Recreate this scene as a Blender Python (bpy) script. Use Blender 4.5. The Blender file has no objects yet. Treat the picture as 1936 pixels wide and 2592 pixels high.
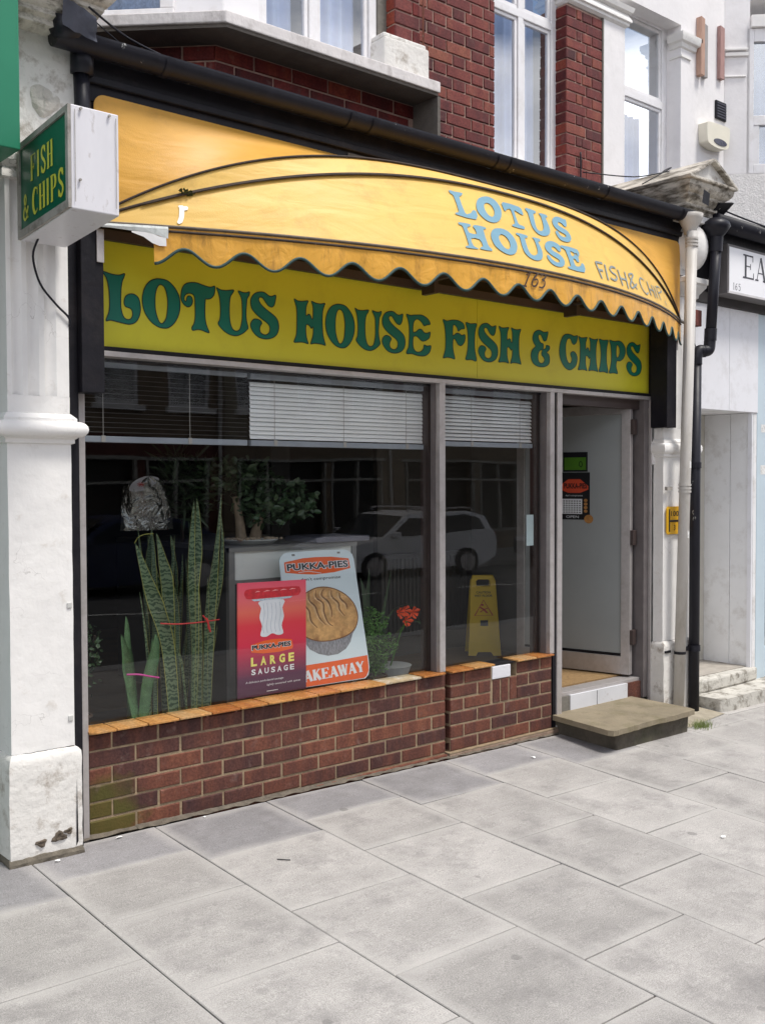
import bpy, bmesh, math, random
from mathutils import Vector, Matrix
from mathutils.geometry import tessellate_polygon
random.seed(7)
S = bpy.context.scene
COL = S.collection

# ------------------------------------------------------------------ camera
CR = Vector((0.7616310, -0.6480033, -0.0031492)); CU = Vector((0.0221579, 0.0211858, 0.9995300)); CF = Vector((0.6476320, 0.7613428, -0.0304941))
cam_d = bpy.data.cameras.new('camera')
cam = bpy.data.objects.new('camera', cam_d)
COL.objects.link(cam)
cam.matrix_world = Matrix(((CR.x, CU.x, -CF.x, -1.90213), (CR.y, CU.y, -CF.y, -4.19087), (CR.z, CU.z, -CF.z, 1.54326), (0, 0, 0, 1)))
cam_d.sensor_fit = 'VERTICAL'
cam_d.sensor_height = 36.0
cam_d.lens = 36.0 * 2617.81 / 2592.0
cam_d.clip_start = 0.05
cam_d.clip_end = 500
S.camera = cam

# ------------------------------------------------------------------ world and sun
SUN_EL = math.radians(65)
SUN_AZ = math.radians(158)      # compass-like, from +y clockwise
W = bpy.data.worlds.new('World')
S.world = W
W.use_nodes = True
wt = W.node_tree
wt.nodes.clear()
def wn(t, **k):
    n = wt.nodes.new(t)
    for a, b in k.items(): setattr(n, a, b)
    return n
sky = wn('ShaderNodeTexSky', sky_type='NISHITA', sun_disc=False)
sky.sun_elevation = SUN_EL
sky.sun_rotation = SUN_AZ
sky.air_density = 1.0; sky.dust_density = 1.5; sky.ozone_density = 1.5
tc = wn('ShaderNodeTexCoord')
mp = wn('ShaderNodeMapping'); mp.inputs['Scale'].default_value = (1.0, 1.0, 2.2); mp.inputs['Location'].default_value = (0.35, 0.2, 0.0)
nz = wn('ShaderNodeTexNoise'); nz.inputs['Scale'].default_value = 2.1; nz.inputs['Detail'].default_value = 9; nz.inputs['Roughness'].default_value = 0.58
cr = wn('ShaderNodeValToRGB'); cr.color_ramp.elements[0].position = 0.40; cr.color_ramp.elements[1].position = 0.56
nz2 = wn('ShaderNodeTexNoise'); nz2.inputs['Scale'].default_value = 5.0; nz2.inputs['Detail'].default_value = 6
cc = wn('ShaderNodeValToRGB')
cc.color_ramp.elements[0].position = 0.3; cc.color_ramp.elements[0].color = (8.0, 8.5, 9.8, 1)
cc.color_ramp.elements[1].position = 0.7; cc.color_ramp.elements[1].color = (24.0, 24.0, 24.5, 1)
mx = wn('ShaderNodeMixRGB')
bg = wn('ShaderNodeBackground'); bg.inputs['Strength'].default_value = 0.1
wo = wn('ShaderNodeOutputWorld')
L = wt.links.new
L(tc.outputs['Generated'], mp.inputs['Vector']); L(mp.outputs[0], nz.inputs['Vector']); L(mp.outputs[0], nz2.inputs['Vector'])
sz = wn('ShaderNodeSeparateXYZ'); L(tc.outputs['Generated'], sz.inputs[0])
hz = wn('ShaderNodeMapRange'); hz.inputs[1].default_value = 0.335; hz.inputs[2].default_value = 0.40; hz.inputs[3].default_value = 0.16; hz.inputs[4].default_value = -0.05
L(sz.outputs['Z'], hz.inputs[0])
hm = wn('ShaderNodeMath', operation='ADD'); L(nz.outputs['Fac'], hm.inputs[0]); L(hz.outputs[0], hm.inputs[1]); L(hm.outputs[0], cr.inputs[0]); L(nz2.outputs['Fac'], cc.inputs[0])
L(cr.outputs[0], mx.inputs[0]); L(sky.outputs[0], mx.inputs[1]); L(cc.outputs[0], mx.inputs[2])
L(mx.outputs[0], bg.inputs[0]); L(bg.outputs[0], wo.inputs[0])

sl = bpy.data.lights.new('sun', 'SUN')
sl.energy = 3.1; sl.angle = math.radians(14); sl.color = (1.0, 0.96, 0.90)
so = bpy.data.objects.new('sun', sl)
COL.objects.link(so)
sd = Vector((math.sin(SUN_AZ) * math.cos(SUN_EL), math.cos(SUN_AZ) * math.cos(SUN_EL), math.sin(SUN_EL)))
so.rotation_euler = sd.to_track_quat('Z', 'Y').to_euler()
so.location = (0, -10, 20)

S.view_settings.view_transform = 'Standard'
S.view_settings.look = 'None'
S.view_settings.gamma = 1
S.view_settings.use_curve_mapping = False
S.view_settings.exposure = 0.22

# ------------------------------------------------------------------ materials
MATS = {}
def M(name, col, rough=0.6, var=0.12, scale=6.0, bump=0.0, bscale=None, metal=0.0, dirt=None, dirt_amt=0.0, dscale=3.0,
      rnd=0.0, stretch=(1, 1, 1), spec=0.5, speck=0.0, trans=0.0, coord='Position', dth=(0.5, 0.68), crack=0.0, crack_scale=6.0, wrinkle=0.0):
    """principled material: base colour broken up by noise, optional shaped dirt patches, bump, per object variation"""
    if name in MATS: return MATS[name]
    m = bpy.data.materials.new(name); m.use_nodes = True
    nt = m.node_tree; N = nt.nodes; K = nt.links.new
    b = N['Principled BSDF']
    b.inputs['Roughness'].default_value = rough
    b.inputs['Metallic'].default_value = metal
    b.inputs['Specular IOR Level'].default_value = spec
    if trans: b.inputs['Transmission Weight'].default_value = 0
    if coord == 'Position':
        g = N.new('ShaderNodeNewGeometry'); src = g.outputs['Position']
    else:
        g = N.new('ShaderNodeTexCoord'); src = g.outputs[coord]
    mpn = N.new('ShaderNodeMapping'); mpn.inputs['Scale'].default_value = stretch
    K(src, mpn.inputs['Vector'])
    vec = mpn.outputs[0]
    oi = N.new('ShaderNodeObjectInfo')
    if coord != 'Position':
        add = N.new('ShaderNodeVectorMath'); add.operation = 'ADD'
        sc = N.new('ShaderNodeVectorMath'); sc.operation = 'SCALE'
        cx = N.new('ShaderNodeCombineXYZ')
        K(oi.outputs['Random'], cx.inputs[0]); K(oi.outputs['Random'], cx.inputs[1]); K(oi.outputs['Random'], cx.inputs[2])
        K(cx.outputs[0], sc.inputs[0]); sc.inputs['Scale'].default_value = 90
        K(vec, add.inputs[0]); K(sc.outputs[0], add.inputs[1]); vec = add.outputs[0]
    n1 = N.new('ShaderNodeTexNoise'); n1.inputs['Scale'].default_value = scale; n1.inputs['Detail'].default_value = 6; n1.inputs['Roughness'].default_value = 0.6
    K(vec, n1.inputs['Vector'])
    c0 = [max(0, c * (1 - var)) for c in col]; c1 = [min(1, c * (1 + var)) for c in col]
    r = N.new('ShaderNodeValToRGB')
    r.color_ramp.elements[0].position = 0.3; r.color_ramp.elements[0].color = (*c0, 1)
    r.color_ramp.elements[1].position = 0.7; r.color_ramp.elements[1].color = (*c1, 1)
    K(n1.outputs['Fac'], r.inputs[0])
    out = r.outputs[0]
    if speck:
        ns = N.new('ShaderNodeTexNoise'); ns.inputs['Scale'].default_value = 260; ns.inputs['Detail'].default_value = 2
        K(vec, ns.inputs['Vector'])
        rs = N.new('ShaderNodeMapRange'); rs.inputs[1].default_value = 0.3; rs.inputs[2].default_value = 0.7
        rs.inputs[3].default_value = 1 - speck; rs.inputs[4].default_value = 1 + speck
        K(ns.outputs['Fac'], rs.inputs[0])
        ms = N.new('ShaderNodeVectorMath'); ms.operation = 'SCALE'
        K(out, ms.inputs[0]); K(rs.outputs[0], ms.inputs['Scale']); out = ms.outputs[0]
    if rnd:
        rr = N.new('ShaderNodeMapRange'); rr.inputs[3].default_value = 1 - rnd; rr.inputs[4].default_value = 1 + rnd
        K(oi.outputs['Random'], rr.inputs[0])
        ms = N.new('ShaderNodeVectorMath'); ms.operation = 'SCALE'
        K(out, ms.inputs[0]); K(rr.outputs[0], ms.inputs['Scale']); out = ms.outputs[0]
    if dirt:
        n2 = N.new('ShaderNodeTexNoise'); n2.inputs['Scale'].default_value = dscale; n2.inputs['Detail'].default_value = 10; n2.inputs['Roughness'].default_value = 0.7
        K(vec, n2.inputs['Vector'])
        r2 = N.new('ShaderNodeMapRange'); r2.inputs[1].default_value = dth[0]; r2.inputs[2].default_value = dth[1]
        r2.inputs[3].default_value = 0; r2.inputs[4].default_value = dirt_amt
        K(n2.outputs['Fac'], r2.inputs[0])
        mm = N.new('ShaderNodeMixRGB'); mm.inputs[2].default_value = (*dirt, 1)
        K(r2.outputs[0], mm.inputs[0]); K(out, mm.inputs[1]); out = mm.outputs[0]
    if crack:     # hairline cracks and flaked edges, only in places
        wd = N.new('ShaderNodeTexNoise'); wd.inputs['Scale'].default_value = 5; wd.inputs['Detail'].default_value = 5; K(vec, wd.inputs['Vector'])
        wm = N.new('ShaderNodeVectorMath'); wm.operation = 'MULTIPLY_ADD'; wm.inputs[1].default_value = (.35, .35, .35); K(wd.outputs['Color'], wm.inputs[0]); K(vec, wm.inputs[2])
        vo = N.new('ShaderNodeTexVoronoi'); vo.feature = 'DISTANCE_TO_EDGE'; vo.inputs['Scale'].default_value = crack_scale; K(wm.outputs[0], vo.inputs['Vector'])
        cn = N.new('ShaderNodeMapRange'); cn.inputs[1].default_value = 0.002; cn.inputs[2].default_value = 0.008; cn.inputs[3].default_value = crack; cn.inputs[4].default_value = 0; K(vo.outputs['Distance'], cn.inputs[0])
        nm = N.new('ShaderNodeTexNoise'); nm.inputs['Scale'].default_value = 2.7; nm.inputs['Detail'].default_value = 4; K(vec, nm.inputs['Vector'])
        nr = N.new('ShaderNodeMapRange'); nr.inputs[1].default_value = 0.55; nr.inputs[2].default_value = 0.68; K(nm.outputs['Fac'], nr.inputs[0])
        mu = N.new('ShaderNodeMath'); mu.operation = 'MULTIPLY'; K(cn.outputs[0], mu.inputs[0]); K(nr.outputs[0], mu.inputs[1])
        mk = N.new('ShaderNodeMixRGB'); mk.inputs[2].default_value = (.13, .10, .075, 1); K(mu.outputs[0], mk.inputs[0]); K(out, mk.inputs[1]); out = mk.outputs[0]
    K(out, b.inputs['Base Color'])
    # roughness breakup
    rm = N.new('ShaderNodeMapRange'); rm.inputs[3].default_value = max(0.02, rough - 0.08); rm.inputs[4].default_value = min(1, rough + 0.1)
    K(n1.outputs['Fac'], rm.inputs[0]); K(rm.outputs[0], b.inputs['Roughness'])
    if bump:
        n3 = N.new('ShaderNodeTexNoise'); n3.inputs['Scale'].default_value = bscale or scale * 8; n3.inputs['Detail'].default_value = 8
        K(vec, n3.inputs['Vector'])
        bp = N.new('ShaderNodeBump'); bp.inputs['Strength'].default_value = 1.0; bp.inputs['Distance'].default_value = bump
        K(n3.outputs['Fac'], bp.inputs['Height']); K(bp.outputs[0], b.inputs['Normal'])
        if wrinkle:
            mw = N.new('ShaderNodeMapping'); mw.inputs['Scale'].default_value = (1.2, 2.5, 5.5); mw.inputs['Rotation'].default_value = (0, .35, 0); K(vec, mw.inputs[0])
            n6 = N.new('ShaderNodeTexNoise'); n6.inputs['Scale'].default_value = 1.6; n6.inputs['Detail'].default_value = 3; n6.inputs['Distortion'].default_value = .6; K(mw.outputs[0], n6.inputs['Vector'])
            b6 = N.new('ShaderNodeBump'); b6.inputs['Distance'].default_value = wrinkle; K(n6.outputs['Fac'], b6.inputs['Height']); K(bp.outputs[0], b6.inputs['Normal']); K(b6.outputs[0], b.inputs['Normal'])
    MATS[name] = m
    return m

def glass(name, tint=(0.93, 0.95, 0.945), f0=0.055, rough=0.0):
    m = bpy.data.materials.new(name); m.use_nodes = True
    nt = m.node_tree; N = nt.nodes; K = nt.links.new
    N.remove(N['Principled BSDF'])
    t = N.new('ShaderNodeBsdfTransparent'); t.inputs[0].default_value = (*tint, 1)
    g = N.new('ShaderNodeBsdfGlossy'); g.inputs['Roughness'].default_value = rough
    lw = N.new('ShaderNodeLayerWeight'); lw.inputs[0].default_value = 0.5
    p5 = N.new('ShaderNodeMath'); p5.operation = 'POWER'; p5.inputs[1].default_value = 4.0
    ml = N.new('ShaderNodeMath'); ml.operation = 'MULTIPLY_ADD'; ml.inputs[1].default_value = 1 - f0; ml.inputs[2].default_value = f0
    mi = N.new('ShaderNodeMixShader')
    # faint ripple so reflections are not laser straight
    gm = N.new('ShaderNodeNewGeometry'); nn = N.new('ShaderNodeTexNoise'); nn.inputs['Scale'].default_value = 1.6; nn.inputs['Detail'].default_value = 1
    bp = N.new('ShaderNodeBump'); bp.inputs['Distance'].default_value = 0.0015
    K(gm.outputs['Position'], nn.inputs['Vector']); K(nn.outputs['Fac'], bp.inputs['Height']); K(bp.outputs[0], g.inputs['Normal'])
    K(lw.outputs['Facing'], p5.inputs[0]); K(p5.outputs[0], ml.inputs[0]); K(ml.outputs[0], mi.inputs[0])
    K(t.outputs[0], mi.inputs[1]); K(g.outputs[0], mi.inputs[2])
    K(mi.outputs[0], N['Material Output'].inputs[0])
    return m

def brickmat(name, ramp, moss=False, wvar=.55):
    m = bpy.data.materials.new(name); m.use_nodes = True
    nt = m.node_tree; N = nt.nodes; K = nt.links.new; b = N['Principled BSDF']
    tcn = N.new('ShaderNodeTexCoord'); oi = N.new('ShaderNodeObjectInfo')
    cx = N.new('ShaderNodeCombineXYZ'); sc = N.new('ShaderNodeVectorMath'); sc.operation = 'SCALE'; sc.inputs['Scale'].default_value = 70
    for i in range(3): K(oi.outputs['Random'], cx.inputs[i])
    K(cx.outputs[0], sc.inputs[0])
    ad = N.new('ShaderNodeVectorMath'); K(tcn.outputs['Object'], ad.inputs[0]); K(sc.outputs[0], ad.inputs[1])
    mpn = N.new('ShaderNodeMapping'); mpn.inputs['Scale'].default_value = (14, 3, 3); K(ad.outputs[0], mpn.inputs[0])
    n1 = N.new('ShaderNodeTexNoise'); n1.inputs['Scale'].default_value = 1.0; n1.inputs['Detail'].default_value = 3
    K(mpn.outputs[0], n1.inputs['Vector'])
    n2 = N.new('ShaderNodeTexNoise'); n2.inputs['Scale'].default_value = 90; n2.inputs['Detail'].default_value = 6; K(ad.outputs[0], n2.inputs['Vector'])
    a = N.new('ShaderNodeMath'); a.operation = 'MULTIPLY_ADD'; a.inputs[1].default_value = wvar; K(n1.outputs['Fac'], a.inputs[0])
    o2 = N.new('ShaderNodeMath'); o2.operation = 'MULTIPLY'; o2.inputs[1].default_value = 1 - wvar; K(oi.outputs['Random'], o2.inputs[0])
    K(o2.outputs[0], a.inputs[2])
    r = N.new('ShaderNodeValToRGB')
    r.color_ramp.elements[0].position = 0.22; r.color_ramp.elements[0].color = (*ramp[0], 1)
    r.color_ramp.elements[1].position = 0.78; r.color_ramp.elements[1].color = (*ramp[-1], 1)
    for i, c in enumerate(ramp[1:-1]):
        e = r.color_ramp.elements.new(0.22 + 0.56 * (i + 1) / (len(ramp) - 1)); e.color = (*c, 1)
    K(a.outputs[0], r.inputs[0])
    mr = N.new('ShaderNodeMapRange'); mr.inputs[1].default_value = 0.3; mr.inputs[2].default_value = 0.7; mr.inputs[3].default_value = 0.72; mr.inputs[4].default_value = 1.3
    K(n2.outputs['Fac'], mr.inputs[0])
    ms = N.new('ShaderNodeVectorMath'); ms.operation = 'SCALE'; K(r.outputs[0], ms.inputs[0]); K(mr.outputs[0], ms.inputs['Scale'])
    out = ms.outputs[0]
    if moss:      # green algae at the foot of the left end of the wall
        g = N.new('ShaderNodeNewGeometry')
        vd = N.new('ShaderNodeVectorMath'); vd.operation = 'DISTANCE'; vd.inputs[1].default_value = (0.07, 0.0, 0.07)
        K(g.outputs['Position'], vd.inputs[0])
        n4 = N.new('ShaderNodeTexNoise'); n4.inputs['Scale'].default_value = 11; n4.inputs['Detail'].default_value = 8; K(g.outputs['Position'], n4.inputs['Vector'])
        q = N.new('ShaderNodeMath'); q.operation = 'MULTIPLY_ADD'; q.inputs[1].default_value = -0.22; K(n4.outputs['Fac'], q.inputs[0]); K(vd.outputs['Value'], q.inputs[2])
        m2 = N.new('ShaderNodeMapRange'); m2.inputs[1].default_value = 0.0; m2.inputs[2].default_value = 0.10; m2.inputs[3].default_value = 0.8; m2.inputs[4].default_value = 0
        K(q.outputs[0], m2.inputs[0])
        mm = N.new('ShaderNodeMixRGB'); mm.inputs[2].default_value = (0.075, 0.075, 0.012, 1); K(m2.outputs[0], mm.inputs[0]); K(out, mm.inputs[1]); out = mm.outputs[0]
    # pale lime bloom in places
    n5 = N.new('ShaderNodeTexNoise'); n5.inputs['Scale'].default_value = 22; n5.inputs['Detail'].default_value = 8; K(ad.outputs[0], n5.inputs['Vector'])
    m5 = N.new('ShaderNodeMapRange'); m5.inputs[1].default_value = 0.6; m5.inputs[2].default_value = 0.8; m5.inputs[3].default_value = 0; m5.inputs[4].default_value = 0.35
    K(n5.outputs['Fac'], m5.inputs[0])
    mm5 = N.new('ShaderNodeMixRGB'); mm5.inputs[2].default_value = (0.28, 0.2, 0.17, 1); K(m5.outputs[0], mm5.inputs[0]); K(out, mm5.inputs[1])
    K(mm5.outputs[0], b.inputs['Base Color'])
    b.inputs['Roughness'].default_value = 0.75; b.inputs['Specular IOR Level'].default_value = 0.3
    bp = N.new('ShaderNodeBump'); bp.inputs['Distance'].default_value = 0.0016; K(n2.outputs['Fac'], bp.inputs['Height']); K(bp.outputs[0], b.inputs['Normal'])
    return m

# ------------------------------------------------------------------ mesh builder
class MB:
    def __init__(s): s.v = []; s.f = []; s.m = []; s.cur = 0
    def add(s, vs, fs):
        o = len(s.v); s.v += [tuple(v) for v in vs]
        for f in fs: s.f.append(tuple(i + o for i in f)); s.m.append(s.cur)
        return s
    def box(s, x0, x1, y0, y1, z0, z1):
        return s.add([(x0, y0, z0), (x1, y0, z0), (x1, y1, z0), (x0, y1, z0), (x0, y0, z1), (x1, y0, z1), (x1, y1, z1), (x0, y1, z1)],
                     [(0, 3, 2, 1), (4, 5, 6, 7), (0, 1, 5, 4), (1, 2, 6, 5), (2, 3, 7, 6), (3, 0, 4, 7)])
    def hexa(s, p): # 8 points, bottom 4 then top 4
        return s.add(p, [(0, 3, 2, 1), (4, 5, 6, 7), (0, 1, 5, 4), (1, 2, 6, 5), (2, 3, 7, 6), (3, 0, 4, 7)])
    def tube(s, pts, r, n=12, cap=True):
        pts = [Vector(p) for p in pts]; rs = r if isinstance(r, (list, tuple)) else [r] * len(pts)
        rings = []; prev = None
        for i, p in enumerate(pts):
            t = (pts[min(i + 1, len(pts) - 1)] - pts[max(i - 1, 0)]).normalized()
            if prev is None:
                a = t.orthogonal().normalized()
            else:
                a = (prev - t * prev.dot(t)); a = a.normalized() if a.length > 1e-6 else t.orthogonal().normalized()
            prev = a; bq = t.cross(a)
            rings.append([p + (a * math.cos(k * 2 * math.pi / n) + bq * math.sin(k * 2 * math.pi / n)) * rs[i] for k in range(n)])
        vs = [v for rg in rings for v in rg]; fs = []
        for i in range(len(rings) - 1):
            for k in range(n):
                k2 = (k + 1) % n; fs.append((i * n + k, i * n + k2, (i + 1) * n + k2, (i + 1) * n + k))
        if cap: fs.append(tuple(reversed(range(n)))); fs.append(tuple(range((len(rings) - 1) * n, len(rings) * n)))
        return s.add(vs, fs)
    def poly(s, outer, holes=(), fn=None, thick=0.0):
        """flat polygon with holes; fn maps (a, b, depth) to a point"""
        loops = [list(outer)] + [list(h) for h in holes]
        tri = tessellate_polygon([[Vector((a, b, 0)) for a, b in lp] for lp in loops])
        flat = [p for lp in loops for p in lp]
        fn = fn or (lambda a, b, d: (a, d, b))
        vs = [fn(a, b, 0) for a, b in flat]
        fs = []
        for t in tri:
            A, B_, C_ = [flat[i] for i in t]
            cr_ = (B_[0] - A[0]) * (C_[1] - A[1]) - (B_[1] - A[1]) * (C_[0] - A[0])
            fs.append(tuple(t) if cr_ > 0 else tuple(reversed(t)))
        if thick:
            n = len(flat); vs += [fn(a, b, thick) for a, b in flat]
            fs += [tuple(i + n for i in reversed(f)) for f in fs]
            o = 0
            for li, lp in enumerate(loops):
                k = len(lp)
                ar = sum(lp[i][0] * lp[(i + 1) % k][1] - lp[(i + 1) % k][0] * lp[i][1] for i in range(k))
                for i in range(k):
                    j = (i + 1) % k
                    q = (o + i, o + i + n, o + j + n, o + j)
                    fs.append(q if (ar > 0) == (li == 0) else tuple(reversed(q)))
                o += k
        return s.add(vs, fs)
    def prism(s, xy, z0, z1):
        """vertical prism from a plan outline (counter-clockwise)"""
        return s.poly(xy, fn=lambda a, b, d: (a, b, z1 - d), thick=(z1 - z0))
    def ribbon(s, pts, w, fn, d=0.0, closed=False):
        n = len(pts); P = [Vector((a, b)) for a, b in pts]; L_ = []; R_ = []
        ws = w if isinstance(w, (list, tuple)) else [w] * n
        for i in range(n):
            a = P[(i - 1) % n] if (i > 0 or closed) else P[i]; c = P[(i + 1) % n] if (i < n - 1 or closed) else P[i]
            t = c - a
            if t.length < 1e-9: t = Vector((1, 0))
            t.normalize(); nn = Vector((-t.y, t.x)) * ws[i] / 2
            L_.append(P[i] + nn); R_.append(P[i] - nn)
        vs = [fn(q.x, q.y, d) for q in L_] + [fn(q.x, q.y, d) for q in R_]
        fs = [(i + n, (i + 1) % n + n, (i + 1) % n, i) for i in range(n if closed else n - 1)]
        return s.add(vs, fs)
    def band(s, x0, x1, yf, yb, prof):
        """moulding that runs round the left, front and right of a pier; prof = [(z, out)] bottom to top"""
        rings = []
        for z, o in prof:
            rings.append([(x0 - o, yb, z), (x0 - o, yf - o, z), (x1 + o, yf - o, z), (x1 + o, yb, z)])
        vs = [v for r_ in rings for v in r_]; fs = []
        for i in range(len(rings) - 1):
            for k in range(4):
                k2 = (k + 1) % 4; fs.append((i * 4 + k, i * 4 + k2, (i + 1) * 4 + k2, (i + 1) * 4 + k))
        fs.append((3, 2, 1, 0)); n = len(rings) - 1; fs.append((n * 4, n * 4 + 1, n * 4 + 2, n * 4 + 3))
        return s.add(vs, fs)
    def lathe(s, c, prof, n=20):
        vs = []; fs = []
        for z, r in prof:
            for k in range(n): vs.append((c[0] + r * math.cos(2 * math.pi * k / n), c[1] + r * math.sin(2 * math.pi * k / n), c[2] + z))
        for i in range(len(prof) - 1):
            for k in range(n):
                k2 = (k + 1) % n; fs.append((i * n + k, i * n + k2, (i + 1) * n + k2, (i + 1) * n + k))
        fs.append(tuple(reversed(range(n)))); fs.append(tuple(range((len(prof) - 1) * n, len(prof) * n)))
        return s.add(vs, fs)

def wloc(o):
    v = Vector((0, 0, 0))
    while o: v += o.location; o = o.parent
    return v
def build(name, mb, mats, parent=None, smooth=False, bevel=0.0, label=None, auto=None):
    base = wloc(parent)
    me = bpy.data.meshes.new(name)
    if parent is None and mb.v:
        cx_ = sum(v[0] for v in mb.v) / len(mb.v); cy_ = sum(v[1] for v in mb.v) / len(mb.v); cz_ = min(v[2] for v in mb.v)
        base = Vector((cx_, cy_, cz_))
    me.from_pydata([(v[0] - base.x, v[1] - base.y, v[2] - base.z) for v in mb.v], [], mb.f)
    if not isinstance(mats, (list, tuple)): mats = [mats]
    for m in mats: me.materials.append(m)
    if len(mats) > 1: me.polygons.foreach_set('material_index', mb.m)
    me.validate(); me.update()
    if smooth: me.polygons.foreach_set('use_smooth', [True] * len(me.polygons))
    o = bpy.data.objects.new(name, me); COL.objects.link(o)
    if parent: o.parent = parent
    else: o.location = base
    if bevel:
        bv = o.modifiers.new('bevel', 'BEVEL'); bv.width = bevel; bv.segments = 2; bv.limit_method = 'ANGLE'; bv.angle_limit = 0.6
        bv.harden_normals = False
    if auto:
        me.polygons.foreach_set('use_smooth', [True] * len(me.polygons))
        try: me.set_sharp_from_angle(angle=math.radians(auto))
        except Exception: pass
    if label: o['label'] = label
    return o
def thing(name, loc, label, cat, group=None):
    o = bpy.data.objects.new(name, None); COL.objects.link(o); o.location = loc; o.empty_display_size = 0.1
    o['label'] = label; o['category'] = cat
    if group: o['group'] = group
    return o
def tag(o, label, cat, group=None):
    o['label'] = label; o['category'] = cat
    if group: o['group'] = group
    return o
def struct(o): o['kind'] = 'structure'; return o
def bx(name, x0, x1, y0, y1, z0, z1, mat, parent=None, bevel=0.0):
    return build(name, MB().box(x0, x1, y0, y1, z0, z1), mat, parent, bevel=bevel)
def crv(pts, n=6, closed=False):
    """catmull rom through 2D or 3D points"""
    P = [Vector(p) for p in pts]; k = len(P); out = []
    for i in range(k if closed else k - 1):
        if closed: a, b, c, d = P[(i - 1) % k], P[i], P[(i + 1) % k], P[(i + 2) % k]
        else: a, b, c, d = P[max(i - 1, 0)], P[i], P[i + 1], P[min(i + 2, k - 1)]
        for j in range(n):
            t = j / n
            out.append(tuple(0.5 * ((2 * b) + (-a + c) * t + (2 * a - 5 * b + 4 * c - d) * t * t + (-a + 3 * b - 3 * c + d) * t ** 3)))
    if not closed: out.append(tuple(P[-1]))
    return out

# text made with Blender's own built-in face, turned into mesh and squeezed into a box on any surface
def text_mesh(mb, string, fn, x0, x1, y0, y1, d=0.0, bold=0.0, shear=0.0):
    cu = bpy.data.curves.new('t', 'FONT'); cu.body = string; cu.size = 1; cu.offset = bold; cu.resolution_u = 3
    o = bpy.data.objects.new('t', cu); COL.objects.link(o)
    dg = bpy.context.evaluated_depsgraph_get(); dg.update()
    me = bpy.data.meshes.new_from_object(o.evaluated_get(dg))
    vs = [v.co.copy() for v in me.vertices]; fs = [tuple(p.vertices) for p in me.polygons]
    bpy.data.objects.remove(o); bpy.data.curves.remove(cu); bpy.data.meshes.remove(me)
    a0 = min(v.x for v in vs); a1 = max(v.x for v in vs); b0 = min(v.y for v in vs); b1 = max(v.y for v in vs)
    out = []
    for v in vs:
        t = (v.y - b0) / (b1 - b0)
        out.append(fn(x0 + (v.x - a0) / (a1 - a0) * (x1 - x0) + shear * t, y0 + t * (y1 - y0), d))
    mb.add(out, fs)

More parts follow.
